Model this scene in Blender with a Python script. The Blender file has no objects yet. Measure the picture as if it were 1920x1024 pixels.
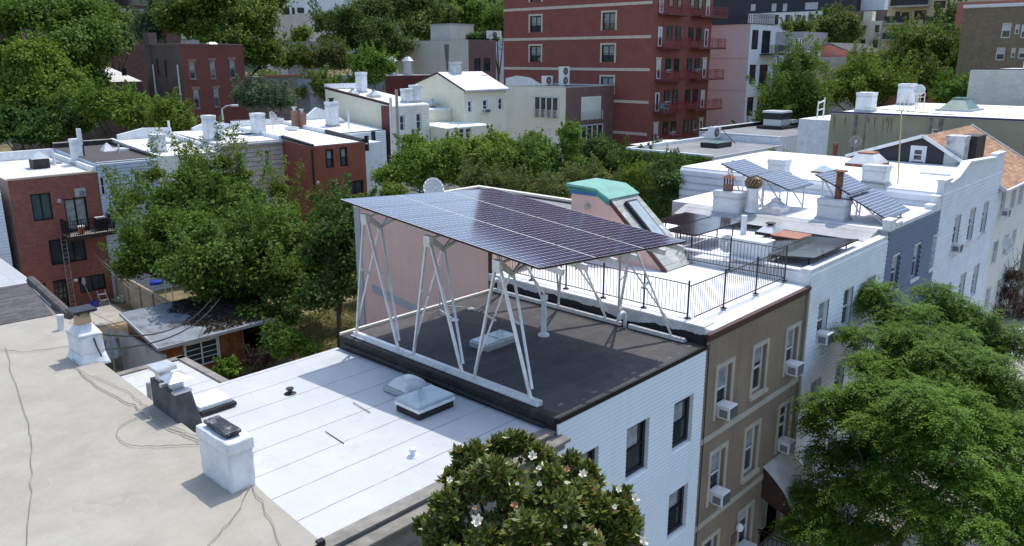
import bpy, math, random
import numpy as np
from mathutils import Vector, Matrix
random.seed(7)
C = bpy.context.scene.collection
R = math.radians
# ------------------------------------------------------------------ camera model (also used to read plan positions)
F_, CAMZ, FRONT = 1500.0, 16.3, 9.7
PITCH, ROLL, YAW = R(15.06), R(-0.0755), R(-46.79)
def _basis():
    cy, sy, cp, sp = math.cos(YAW), math.sin(YAW), math.cos(PITCH), math.sin(PITCH)
    fw = Vector((-sy*cp, cy*cp, -sp)); rt = Vector((cy, sy, 0)); up = rt.cross(fw)
    cr, sr = math.cos(ROLL), math.sin(ROLL)
    return cr*rt+sr*up, -sr*rt+cr*up, fw
RT, UP, FW = _basis()
EYE = Vector((0, 0, CAMZ))
def ray(u, v): return RT*((u-960)/F_) - UP*((v-512)/F_) + FW
def aty(u, v, y): r = ray(u, v); return EYE + r*(y/r.y)
def atx(u, v, x): r = ray(u, v); return EYE + r*(x/r.x)
def atz(u, v, z): r = ray(u, v); return EYE + r*((z-CAMZ)/r.z)
def ats(u, v, s): return EYE + ray(u, v)*s
def gz(x, y):
    return 0.085*max(0, x-32) + 0.04*max(0, y-72)

# ------------------------------------------------------------------ materials
MATS = {}
def _nodes(name):
    m = bpy.data.materials.new(name); m.use_nodes = True
    nt = m.node_tree; b = nt.nodes['Principled BSDF']
    return m, nt, b
def _n(nt, t, **k):
    n = nt.nodes.new(t)
    for a, v in k.items(): setattr(n, a, v)
    return n
def _math(nt, op, a, b=None, clamp=False):
    n = nt.nodes.new('ShaderNodeMath'); n.operation = op; n.use_clamp = clamp
    for i, x in enumerate((a, b)):
        if x is None: continue
        if isinstance(x, (int, float)): n.inputs[i].default_value = x
        else: nt.links.new(x, n.inputs[i])
    return n.outputs[0]
def _mix(nt, fac, a, b):
    n = nt.nodes.new('ShaderNodeMix'); n.data_type = 'RGBA'
    for i, x in ((0, fac), (6, a), (7, b)):
        if isinstance(x, (int, float)): n.inputs[i].default_value = x
        elif isinstance(x, (tuple, list)): n.inputs[i].default_value = (*x[:3], 1)
        else: nt.links.new(x, n.inputs[i])
    return n.outputs[2]
def _noise(nt, vec, scale, detail=4, rough=.6, lo=.35, hi=.65):
    n = nt.nodes.new('ShaderNodeTexNoise'); n.inputs['Scale'].default_value = scale
    n.inputs['Detail'].default_value = detail; n.inputs['Roughness'].default_value = rough
    if vec is not None: nt.links.new(vec, n.inputs['Vector'])
    r = nt.nodes.new('ShaderNodeMapRange'); r.inputs[1].default_value = lo; r.inputs[2].default_value = hi
    nt.links.new(n.outputs['Fac'], r.inputs[0]); return r.outputs[0]
def _bump(nt, b, h, strength, dist=.02):
    n = nt.nodes.new('ShaderNodeBump'); n.inputs['Strength'].default_value = strength
    n.inputs['Distance'].default_value = dist
    nt.links.new(h, n.inputs['Height']); nt.links.new(n.outputs[0], b.inputs['Normal'])
def sc(c, k): return tuple(min(1, x*k) for x in c[:3])
def mat(name, col, rough=.8, var=.15, scale=1.5, bump=.15, bscale=30, metal=0, spec=.4, stain=None, stamt=.5, stscale=.6, streak=0):
    if name in MATS: return MATS[name]
    m, nt, b = _nodes(name); tc = _n(nt, 'ShaderNodeTexCoord').outputs['Object']
    n1 = _noise(nt, tc, scale, 6)
    c = _mix(nt, n1, sc(col, 1-var), sc(col, 1+var))
    if stain:
        n2 = _noise(nt, tc, stscale, 8, .7, .5, .72)
        c = _mix(nt, _math(nt, 'MULTIPLY', n2, stamt), c, stain)
    if streak:
        vm = _n(nt, 'ShaderNodeVectorMath', operation='MULTIPLY'); nt.links.new(tc, vm.inputs[0]); vm.inputs[1].default_value = (4.5, 4.5, .28)
        c = _mix(nt, _math(nt, 'MULTIPLY', _noise(nt, vm.outputs[0], 1.0, 6, .65, .5, .75), streak), c, sc(col, .55))
    nt.links.new(c, b.inputs['Base Color'])
    b.inputs['Roughness'].default_value = rough; b.inputs['Metallic'].default_value = metal
    b.inputs['Specular IOR Level'].default_value = spec
    if bump: _bump(nt, b, _noise(nt, tc, bscale, 3, .6, .2, .8), bump, .01)
    MATS[name] = m; return m
def _uz(nt):
    tc = _n(nt, 'ShaderNodeTexCoord').outputs['Object']
    s = _n(nt, 'ShaderNodeSeparateXYZ'); nt.links.new(tc, s.inputs[0])
    u = _math(nt, 'ADD', s.outputs[0], s.outputs[1])
    return tc, s, u
def brick(name, col, mortar, var=.25, w=.21, h=.072, bump=.4, rough=.85, stain=None, stamt=.4):
    if name in MATS: return MATS[name]
    m, nt, b = _nodes(name); tc, s, u = _uz(nt)
    cv = _n(nt, 'ShaderNodeCombineXYZ'); nt.links.new(u, cv.inputs[0]); nt.links.new(s.outputs[2], cv.inputs[1])
    t = _n(nt, 'ShaderNodeTexBrick'); t.inputs['Scale'].default_value = 1
    t.inputs['Brick Width'].default_value = w; t.inputs['Row Height'].default_value = h
    t.inputs['Mortar Size'].default_value = h*.09
    t.inputs['Color1'].default_value = (*sc(col, 1-var), 1); t.inputs['Color2'].default_value = (*sc(col, 1+var), 1)
    t.inputs['Mortar'].default_value = (*mortar, 1); nt.links.new(cv.outputs[0], t.inputs['Vector'])
    n = _noise(nt, tc, .8, 6)
    c = _mix(nt, _math(nt, 'MULTIPLY', n, .45), t.outputs['Color'], sc(col, .6))
    if stain: c = _mix(nt, _math(nt, 'MULTIPLY', _noise(nt, tc, .5, 8, .7, .5, .7), stamt), c, stain)
    nt.links.new(c, b.inputs['Base Color']); b.inputs['Roughness'].default_value = rough
    inv = _math(nt, 'SUBTRACT', 1, t.outputs['Fac']); _bump(nt, b, inv, bump, .008)
    MATS[name] = m; return m
def siding(name, col, pitch=.11, var=.07, rough=.5, bump=.6, stain=None):
    if name in MATS: return MATS[name]
    m, nt, b = _nodes(name); tc, s, u = _uz(nt)
    f = _math(nt, 'FRACT', _math(nt, 'DIVIDE', s.outputs[2], pitch))
    c = _mix(nt, _noise(nt, tc, 1.1, 6), sc(col, 1-var), sc(col, 1+var))
    if stain: c = _mix(nt, _math(nt, 'MULTIPLY', _noise(nt, tc, .7, 8, .7, .5, .72), .4), c, stain)
    nt.links.new(c, b.inputs['Base Color']); b.inputs['Roughness'].default_value = rough
    _bump(nt, b, _math(nt, 'SUBTRACT', 1, f), bump, pitch*.22)
    MATS[name] = m; return m
def membrane(name, col, seam, pitch=.95, axis=1, line=.012, rough=.65, var=.06, stain=(.5, .48, .44), stamt=.35, bump=.2):
    """roofing felt laid in strips, with lap seams"""
    if name in MATS: return MATS[name]
    m, nt, b = _nodes(name); tc, s, u = _uz(nt)
    wob = _n(nt, 'ShaderNodeTexNoise'); wob.inputs['Scale'].default_value = .7; nt.links.new(tc, wob.inputs['Vector'])
    p = _math(nt, 'ADD', s.outputs[axis], _math(nt, 'MULTIPLY', wob.outputs['Fac'], .06))
    f = _math(nt, 'FRACT', _math(nt, 'DIVIDE', p, pitch))
    ln = _math(nt, 'LESS_THAN', f, line/pitch)
    pres = _noise(nt, tc, 1.3, 3, .6, .3, .45)
    c = _mix(nt, _noise(nt, tc, 1.2, 8, .7), sc(col, 1-var), sc(col, 1+var))
    c = _mix(nt, _math(nt, 'MULTIPLY', _noise(nt, tc, .45, 9, .75, .5, .75), stamt), c, stain)
    pn = _n(nt, 'ShaderNodeTexNoise'); pn.inputs['Scale'].default_value = .5; pn.inputs['Detail'].default_value = 3; nt.links.new(tc, pn.inputs['Vector'])
    ring = _math(nt, 'LESS_THAN', _math(nt, 'ABSOLUTE', _math(nt, 'SUBTRACT', pn.outputs['Fac'], .56)), .006)
    c = _mix(nt, _math(nt, 'MULTIPLY', ring, .3), c, stain); c = _mix(nt, _math(nt, 'MULTIPLY', _math(nt, 'GREATER_THAN', pn.outputs['Fac'], .56), .14), c, sc(stain, .9))
    sp = _noise(nt, tc, 9, 4, .7, .66, .74)
    c = _mix(nt, _math(nt, 'MULTIPLY', sp, .35), c, sc(stain, .8))
    c = _mix(nt, _math(nt, 'MULTIPLY', _math(nt, 'MULTIPLY', ln, .85), pres), c, seam)
    nt.links.new(c, b.inputs['Base Color']); b.inputs['Roughness'].default_value = rough
    b.inputs['Specular IOR Level'].default_value = .25
    h = _math(nt, 'ADD', _math(nt, 'MULTIPLY', f, .4), _noise(nt, tc, 6, 5, .7, .2, .8)); _bump(nt, b, h, bump, .02)
    MATS[name] = m; return m
def shingle(name, col, var=.3, w=.3, h=.14):
    if name in MATS: return MATS[name]
    m, nt, b = _nodes(name); tc, s, u = _uz(nt)
    cv = _n(nt, 'ShaderNodeCombineXYZ'); nt.links.new(s.outputs[0], cv.inputs[0]); nt.links.new(s.outputs[1], cv.inputs[1])
    t = _n(nt, 'ShaderNodeTexBrick'); t.inputs['Scale'].default_value = 1
    t.inputs['Brick Width'].default_value = w; t.inputs['Row Height'].default_value = h; t.inputs['Mortar Size'].default_value = .006
    t.inputs['Color1'].default_value = (*sc(col, 1-var), 1); t.inputs['Color2'].default_value = (*sc(col, 1+var), 1)
    t.inputs['Mortar'].default_value = (*sc(col, .45), 1); nt.links.new(cv.outputs[0], t.inputs['Vector'])
    c = _mix(nt, _noise(nt, tc, 2, 6, .6, .55, .7), t.outputs['Color'], sc(col, 1.6))
    nt.links.new(c, b.inputs['Base Color']); b.inputs['Roughness'].default_value = .9
    _bump(nt, b, _math(nt, 'SUBTRACT', 1, t.outputs['Fac']), .5, .01)
    MATS[name] = m; return m
def pvmat(name, cell, line, cu, cv_, lw, diamond, lv=None, rough=.06):
    """photovoltaic cells under glass: a grid in the module's own metres"""
    if name in MATS: return MATS[name]
    m, nt, b = _nodes(name); tc = _n(nt, 'ShaderNodeTexCoord').outputs['Object']
    s = _n(nt, 'ShaderNodeSeparateXYZ'); nt.links.new(tc, s.inputs[0])
    def edge(o, p):
        f = _math(nt, 'FRACT', _math(nt, 'DIVIDE', o, p))
        return _math(nt, 'MULTIPLY', _math(nt, 'MINIMUM', f, _math(nt, 'SUBTRACT', 1, f)), p)
    eu, ev = edge(s.outputs[0], cu), edge(s.outputs[1], cv_)
    l = _math(nt, 'MAXIMUM', _math(nt, 'LESS_THAN', eu, lw), _math(nt, 'LESS_THAN', ev, lw if lv is None else lv))
    if diamond: l = _math(nt, 'MAXIMUM', l, _math(nt, 'LESS_THAN', _math(nt, 'ADD', eu, ev), diamond))
    c = _mix(nt, _noise(nt, tc, .9, 3), sc(cell, .8), sc(cell, 1.25))
    c = _mix(nt, l, c, line)
    nt.links.new(c, b.inputs['Base Color']); b.inputs['Roughness'].default_value = rough
    b.inputs['IOR'].default_value = 1.5; b.inputs['Specular IOR Level'].default_value = .6
    MATS[name] = m; return m
def leafmat(name, col, col2, trans=.38, rough=.6, spec=.16):
    if name in MATS: return MATS[name]
    m, nt, b = _nodes(name); g = _n(nt, 'ShaderNodeNewGeometry'); tc = _n(nt, 'ShaderNodeTexCoord').outputs['Object']
    c = _mix(nt, g.outputs['Random Per Island'], col, col2)
    c = _mix(nt, _math(nt, 'MULTIPLY', _noise(nt, tc, .55, 3, .6, .4, .65), .55), c, sc(col2, 1.15))
    oi = _n(nt, 'ShaderNodeObjectInfo'); hs_ = _n(nt, 'ShaderNodeHueSaturation'); mr = _n(nt, 'ShaderNodeMapRange'); mr.inputs[3].default_value = .482; mr.inputs[4].default_value = .515; nt.links.new(oi.outputs['Random'], mr.inputs[0]); nt.links.new(mr.outputs[0], hs_.inputs['Hue'])
    mv = _n(nt, 'ShaderNodeMapRange'); mv.inputs[3].default_value = .82; mv.inputs[4].default_value = 1.22; nt.links.new(_noise(nt, tc, .23, 2, .5, .3, .7), mv.inputs[0]); nt.links.new(mv.outputs[0], hs_.inputs['Value']); nt.links.new(c, hs_.inputs['Color']); c = hs_.outputs[0]
    nt.links.new(c, b.inputs['Base Color']); b.inputs['Roughness'].default_value = rough
    b.inputs['Specular IOR Level'].default_value = spec
    tr = _n(nt, 'ShaderNodeBsdfTranslucent'); nt.links.new(_mix(nt, .5, c, sc((.12, .2, .02), 1)), tr.inputs['Color'])
    mx = _n(nt, 'ShaderNodeMixShader'); mx.inputs[0].default_value = trans
    nt.links.new(b.outputs[0], mx.inputs[1]); nt.links.new(tr.outputs[0], mx.inputs[2])
    nt.links.new(mx.outputs[0], nt.nodes['Material Output'].inputs['Surface'])
    MATS[name] = m; return m
def paintpatch(name, top, low, zc, amp=.18, rough=.7, fscale=3):
    """tar brushed up a wall to an irregular height"""
    if name in MATS: return MATS[name]
    m, nt, b = _nodes(name); tc, s, u = _uz(nt)
    n = _n(nt, 'ShaderNodeTexNoise'); n.inputs['Scale'].default_value = fscale; n.inputs['Detail'].default_value = 8; nt.links.new(tc, n.inputs['Vector'])
    n2 = _n(nt, 'ShaderNodeTexNoise'); n2.inputs['Scale'].default_value = .6; nt.links.new(tc, n2.inputs['Vector'])
    h = _math(nt, 'ADD', _math(nt, 'MULTIPLY', _math(nt, 'SUBTRACT', n.outputs['Fac'], .5), amp), _math(nt, 'MULTIPLY', _math(nt, 'SUBTRACT', n2.outputs['Fac'], .5), amp*3))
    k = _math(nt, 'LESS_THAN', _math(nt, 'ADD', s.outputs[2], h), zc)
    tcol = _mix(nt, _noise(nt, tc, 2.5, 8), sc(top, .82), sc(top, 1.1))
    c = _mix(nt, k, tcol, low); nt.links.new(c, b.inputs['Base Color']); b.inputs['Roughness'].default_value = rough
    _bump(nt, b, _noise(nt, tc, 9, 5), .4, .02)
    MATS[name] = m; return m

# ------------------------------------------------------------------ mesh builder
BASE = {}
class MB:
    def __init__(s): s.v, s.f, s.m = [], [], []
    def face(s, pts, m=0):
        i = len(s.v); s.v += [tuple(p) for p in pts]; s.f.append(tuple(range(i, i+len(pts)))); s.m.append(m)
    def hexa(s, p, m=0):
        i = len(s.v); s.v += [tuple(q) for q in p]
        for f in ((0, 3, 2, 1), (4, 5, 6, 7), (0, 1, 5, 4), (1, 2, 6, 5), (2, 3, 7, 6), (3, 0, 4, 7)):
            s.f.append(tuple(i+k for k in f)); s.m.append(m)
    def box(s, x0, x1, y0, y1, z0, z1, m=0):
        s.hexa([(x0, y0, z0), (x1, y0, z0), (x1, y1, z0), (x0, y1, z0), (x0, y0, z1), (x1, y0, z1), (x1, y1, z1), (x0, y1, z1)], m)
    def prism(s, pts, dz, m=0, mtop=None, mbot=None):
        n = len(pts); d = Vector(dz) if not isinstance(dz, (int, float)) else Vector((0, 0, dz))
        a = [Vector(p) for p in pts]; b = [p+d for p in a]
        s.face(a[::-1], m if mbot is None else mbot); s.face(b, m if mtop is None else mtop)
        for i in range(n): s.face([a[i], a[(i+1) % n], b[(i+1) % n], b[i]], m)
    def bar(s, p, q, w, h=None, m=0, up=(0, 0, 1)):
        p, q = Vector(p), Vector(q); h = h or w; d = (q-p).normalized(); a = d.cross(Vector(up))
        if a.length < 1e-4: a = d.cross(Vector((1, 0, 0)))
        a.normalize(); b = a.cross(d); a *= w/2; b *= h/2
        s.hexa([p-a-b, p+a-b, p+a+b, p-a+b, q-a-b, q+a-b, q+a+b, q-a+b], m)
    def tube(s, pts, r, n=6, m=0, cap=True):
        pts = [Vector(p) for p in pts]; rr = r if isinstance(r, (list, tuple)) else [r]*len(pts)
        i0 = len(s.v); pa = None
        for k, p in enumerate(pts):
            d = (pts[min(k+1, len(pts)-1)]-pts[max(k-1, 0)]).normalized()
            a = d.cross(Vector((0, 0, 1))) if pa is None else pa - d*pa.dot(d)
            if a.length < 1e-3: a = d.cross(Vector((1, .3, 0)))
            a.normalize(); pa = a; b = d.cross(a)
            for j in range(n):
                t = 2*math.pi*j/n; s.v.append(tuple(p+(a*math.cos(t)+b*math.sin(t))*rr[k]))
        for k in range(len(pts)-1):
            for j in range(n):
                a_, b_ = i0+k*n+j, i0+k*n+(j+1) % n
                s.f.append((a_, b_, b_+n, a_+n)); s.m.append(m)
        if cap:
            s.f.append(tuple(i0+j for j in range(n))[::-1]); s.m.append(m)
            e = i0+(len(pts)-1)*n; s.f.append(tuple(e+j for j in range(n))); s.m.append(m)
    def lathe(s, c, prof, n=14, m=0):
        c = Vector(c); i0 = len(s.v)
        for r, z in prof:
            for j in range(n):
                t = 2*math.pi*j/n; s.v.append((c.x+r*math.cos(t), c.y+r*math.sin(t), c.z+z))
        for k in range(len(prof)-1):
            for j in range(n):
                a, b = i0+k*n+j, i0+k*n+(j+1) % n; s.f.append((a, b, b+n, a+n)); s.m.append(m)
        s.f.append(tuple(i0+j for j in range(n))[::-1]); s.m.append(m)
        e = i0+(len(prof)-1)*n; s.f.append(tuple(e+j for j in range(n))); s.m.append(m)
    def pyr(s, x0, x1, y0, y1, z0, z1, k=0, m=0):
        """frustum, k = share of the footprint left on top"""
        cx, cy = (x0+x1)/2, (y0+y1)/2; a, b = (x1-x0)/2, (y1-y0)/2
        s.hexa([(x0, y0, z0), (x1, y0, z0), (x1, y1, z0), (x0, y1, z0), (cx-a*k, cy-b*k, z1), (cx+a*k, cy-b*k, z1), (cx+a*k, cy+b*k, z1), (cx-a*k, cy+b*k, z1)], m)
    def build(s, name, mats, parent=None, smooth=False, bevel=0):
        if not isinstance(mats, (list, tuple)): mats = [mats]
        off = BASE.get(parent.name, Vector((0, 0, 0))) if parent else Vector((0, 0, 0))
        me = bpy.data.meshes.new(name)
        me.from_pydata([(a-off.x, b-off.y, c-off.z) for a, b, c in s.v], [], s.f)
        for k in mats: me.materials.append(k)
        if len(mats) > 1: me.polygons.foreach_set('material_index', s.m)
        if smooth: me.polygons.foreach_set('use_smooth', [True]*len(s.f))
        me.update()
        o = bpy.data.objects.new(name, me); C.objects.link(o)
        if parent: o.parent = parent; BASE[o.name] = off
        else: BASE[o.name] = Vector((0, 0, 0))
        if bevel:
            bm = o.modifiers.new('bevel', 'BEVEL'); bm.width = bevel; bm.segments = 2; bm.limit_method = 'ANGLE'
        return o
def thing(name, label, cat, loc=(0, 0, 0), group=None):
    o = bpy.data.objects.new(name, None); C.objects.link(o); o.location = loc; o.empty_display_size = .2
    o['label'] = label; o['category'] = cat
    if group: o['group'] = group
    BASE[o.name] = Vector(loc); return o
def tag(o, label, cat, group=None):
    o['label'] = label; o['category'] = cat
    if group: o['group'] = group
    return o
def struct(o): o['kind'] = 'structure'; return o
def solo(mb, name, mats, label, cat, group=None, **k): return tag(mb.build(name, mats, None, **k), label, cat, group)
def part(fn, name, mats, parent, **k):
    mb = MB(); fn(mb); return mb.build(name, mats, parent, **k)

# wall-plane coordinates: face 'F' looks to -Y (u = x), face 'L' looks to -X (u = y); n = outward
def fbox(mb, face, pl, u0, u1, n0, n1, z0, z1, m=0):
    if face == 'F': mb.box(u0, u1, pl-n1, pl-n0, z0, z1, m)
    else: mb.box(pl-n1, pl-n0, u0, u1, z0, z1, m)
def fpt(face, pl, u, n, z): return (u, pl-n, z) if face == 'F' else (pl-n, u, z)
def wallgrid(mb, face, pl, u0, u1, z0, z1, ops, m=0, mrev=0, dep=.12):
    us = sorted({u0, u1, *[min(max(x, u0), u1) for o in ops for x in o[:2]]}); zs = sorted({z0, z1, *[min(max(x, z0), z1) for o in ops for x in o[2:4]]})
    for a, b in zip(us, us[1:]):
        for c, d in zip(zs, zs[1:]):
            cu, cz = (a+b)/2, (c+d)/2
            if any(o[0] < cu < o[1] and o[2] < cz < o[3] for o in ops): continue
            mb.face([fpt(face, pl, a, 0, c), fpt(face, pl, b, 0, c), fpt(face, pl, b, 0, d), fpt(face, pl, a, 0, d)], m)
    for o in ops:
        a, b, c, d = o[:4]
        for p, q in (((a, c), (b, c)), ((b, c), (b, d)), ((b, d), (a, d)), ((a, d), (a, c))):
            mb.face([fpt(face, pl, p[0], 0, p[1]), fpt(face, pl, q[0], 0, q[1]), fpt(face, pl, q[0], -dep, q[1]), fpt(face, pl, p[0], -dep, p[1])], mrev)
def Wp(face, pl, TL, BR, **st):
    f = aty if face == 'F' else atx
    a, b = f(*TL, pl), f(*BR, pl); i = 0 if face == 'F' else 1
    u = sorted((a[i], b[i])); z = sorted((a[2], b[2]))
    return (face, u[0], u[1], z[0], z[1], st)
def add_window(parent, face, pl, u0, u1, z0, z1, st):
    """window = frame with sashes; glass pane, curtain, surround and sill are its own parts"""
    frame = st.get('frame', 'white_frame'); fw = st.get('fw', .06); dep = st.get('dep', .12); kind = st.get('kind', 'window')
    w, h = u1-u0, z1-z0; mb = MB(); n0, n1 = -dep+.005, -dep+.06
    fbox(mb, face, pl, u0+.002, u0+fw, n0, n1, z0+.002, z1-.002); fbox(mb, face, pl, u1-fw, u1-.002, n0, n1, z0+.002, z1-.002)
    fbox(mb, face, pl, u0+fw, u1-fw, n0, n1, z0+.002, z0+fw); fbox(mb, face, pl, u0+fw, u1-fw, n0, n1, z1-fw, z1-.002)
    if st.get('rail', True):
        zm = z0+h*st.get('rail_at', .5); fbox(mb, face, pl, u0+fw, u1-fw, n0, n1-.01, zm-.025, zm+.025)
    for k in range(st.get('mull', 0)):
        um = u0+w*(k+1)/(st['mull']+1); fbox(mb, face, pl, um-fw*.5, um+fw*.5, n0, n1-.006, z0+fw, z1-fw)
    for zz in st.get('bars', ()): fbox(mb, face, pl, u0+fw, u1-fw, n0, n1-.015, z0+h*zz-.02, z0+h*zz+.02)
    o = mb.build(kind, GM[frame], parent)
    g = MB(); fbox(g, face, pl, u0+fw*.5, u1-fw*.5, -dep-.02, -dep+.015, z0+fw*.5, z1-fw*.5)
    g.build('pane', GM[st.get('glass', 'glass')], o)
    if st.get('blind'):
        c = MB(); a, b = st.get('blind_u', (0, 1))
        fbox(c, face, pl, u0+fw+(w-2*fw)*a, u0+fw+(w-2*fw)*b, -dep+.017, -dep+.021, z1-fw-(h-2*fw)*st['blind'], z1-fw-.004)
        c.build('curtain', GM[st.get('bmat', 'blind')], o)
    if st.get('surround'):
        sm, sw, pr = st['surround']; c = MB()
        fbox(c, face, pl, u0-sw, u0, 0, pr, z0-sw*.3, z1+sw); fbox(c, face, pl, u1, u1+sw, 0, pr, z0-sw*.3, z1+sw)
        fbox(c, face, pl, u0, u1, 0, pr, z1, z1+sw)
        c.build('surround', GM[sm], o)
    if st.get('lintel'):
        c = MB(); fbox(c, face, pl, u0-.15, u1+.15, 0, .03, z1+.02, z1+.3); c.build('lintel', GM[st['lintel']], o)
    if st.get('sill'):
        c = MB(); sw = st['surround'][1] if st.get('surround') else .06
        fbox(c, face, pl, u0-sw-.03, u1+sw+.03, -dep+.06, .1, z0-.12, z0-.003); c.build('sill', GM[st['sill']], o)
    if st.get('hinge'):
        pass
    return o
def bld(name, label, cat, x0, x1, y0, y1, zb, zt, wall, roof, wins=(), par=(), ztb=None, left=None, group=None, lapF=None, lapL=None, roofname='roof', roofov=0):
    """box building with a flat or gently falling roof: walls, roof, parapets, windows as parts. ztb = roof height along the far side."""
    ztb = zt if ztb is None else ztb; left = left or wall
    t = thing(name, label, cat, ((x0+x1)/2, (y0+y1)/2, zb), group)
    opF = [w[1:5] for w in wins if w[0] == 'F']; opL = [w[1:5] for w in wins if w[0] == 'L']
    mb = MB()
    if lapF: lapped(mb, 'F', y0, x0, x1, zb, zt, opF, lapF)
    if lapL: lapped(mb, 'L', x0, y0, y1, zb, min(zt, zt if ztb is None else ztb), opL, lapL, 1)
    wallgrid(mb, 'F', y0, x0, x1, zb, zt, opF)
    zl = min(zt, ztb)
    wallgrid(mb, 'L', x0, y0, y1, zb, zl, opL, 1, 1)
    wl = mb
    if ztb != zt: wl.face([(x0, y0, zl), (x0, y1, zl), (x0, y1 if ztb > zt else y0, max(zt, ztb))], 1); wl.face([(x1, y0, zl), (x1, y1, zl), (x1, y1 if ztb > zt else y0, max(zt, ztb))], 1)
    wl.face([(x1, y0, zb), (x1, y1, zb), (x1, y1, zl), (x1, y0, zl)], 1); wl.face([(x0, y1, zb), (x1, y1, zb), (x1, y1, ztb), (x0, y1, ztb)], 0)
    w = wl.build('wall', [GM.get(wall, wall), GM.get(left, left)], t)
    rb = MB(); e = .003; ov = roofov
    rb.hexa([(x0+e-ov, y0+e-ov, zt-.06), (x1-e+ov, y0+e-ov, zt-.06), (x1-e+ov, y1-e, ztb-.06), (x0+e-ov, y1-e, ztb-.06), (x0+e-ov, y0+e-ov, zt+.03), (x1-e+ov, y0+e-ov, zt+.03), (x1-e+ov, y1-e, ztb+.03), (x0+e-ov, y1-e, ztb+.03)])
    r = rb.build(roofname, GM.get(roof, roof), t)
    for side, h, th, pm, *cap in par:
        p = MB(); pr = .02
        za, zc = zt+.031, ztb+.031
        def wedge(xa, xb, ya, yb, za0, za1, m=0, dz0=0, hh=h):
            p.hexa([(xa, ya, za0+dz0), (xb, ya, za0+dz0), (xb, yb, za1+dz0), (xa, yb, za1+dz0), (xa, ya, za0+hh), (xb, ya, za0+hh), (xb, yb, za1+hh), (xa, yb, za1+hh)], m)
        if side == 'F': wedge(x0-.002, x1-.004, y0-pr, y0+th, za, za)
        if side == 'B': wedge(x0+.002, x1-.004, y1-th, y1+pr, zc, zc)
        if side == 'L': wedge(x0-pr*.5, x0+th, y0+.01, y1-.01, za, zc)
        if side == 'R': wedge(x1-th, x1-.006, y0+.01, y1-.01, za, zc)
        if cap:
            k = .03
            if side == 'F': wedge(x0-.01, x1, y0-pr-k, y0+th+k, za+h, za+h, 1, .001, .05)
            if side == 'B': wedge(x0-.01, x1, y1-th-k, y1+pr+k, zc+h, zc+h, 1, .001, .05)
            if side == 'L': wedge(x0-pr-k, x0+th+k, y0+.02, y1-.02, za+h, zc+h, 1, .001, .05)
            if side == 'R': wedge(x1-th-k, x1, y0+.02, y1-.02, za+h, zc+h, 1, .001, .05)
        p.build('parapet', [GM.get(pm, pm), GM.get(cap[0], cap[0]) if cap else GM.get(pm, pm)], t)
    for wn in wins: add_window(t, wn[0], y0 if wn[0] == 'F' else x0, *wn[1:])
    return t, r
def lapped(mb, face, pl, u0, u1, z0, z1, ops, pitch, mi=0):
    z = z1
    while z > z0+.01:
        zl = max(z0, z-pitch); segs = [(u0+.012, u1-.012)]
        for o in ops:
            if o[2] < z-.01 and o[3] > zl+.01:
                ns = []
                for a, b in segs:
                    if o[1] <= a or o[0] >= b: ns.append((a, b)); continue
                    if o[0] > a: ns.append((a, o[0]))
                    if o[1] < b: ns.append((o[1], b))
                segs = ns
        for a, b in segs:
            zm = zl+(z-zl)*.62; o_ = .3*pitch
            P = [fpt(face, pl, a, o_, zl), fpt(face, pl, b, o_, zl), fpt(face, pl, b, o_*.92, zm), fpt(face, pl, a, o_*.92, zm), fpt(face, pl, b, .004, z), fpt(face, pl, a, .004, z)]
            Q = [fpt(face, pl, a, .003, zl), fpt(face, pl, b, .003, zl)]
            mb.face(P[:4], mi); mb.face([P[3], P[2], P[4], P[5]], mi); mb.face([P[0], P[1], Q[1], Q[0]], mi); mb.face([P[0], P[3], P[5], Q[0]], mi); mb.face([P[1], P[2], P[4], Q[1]], mi)
        z = zl
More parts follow.
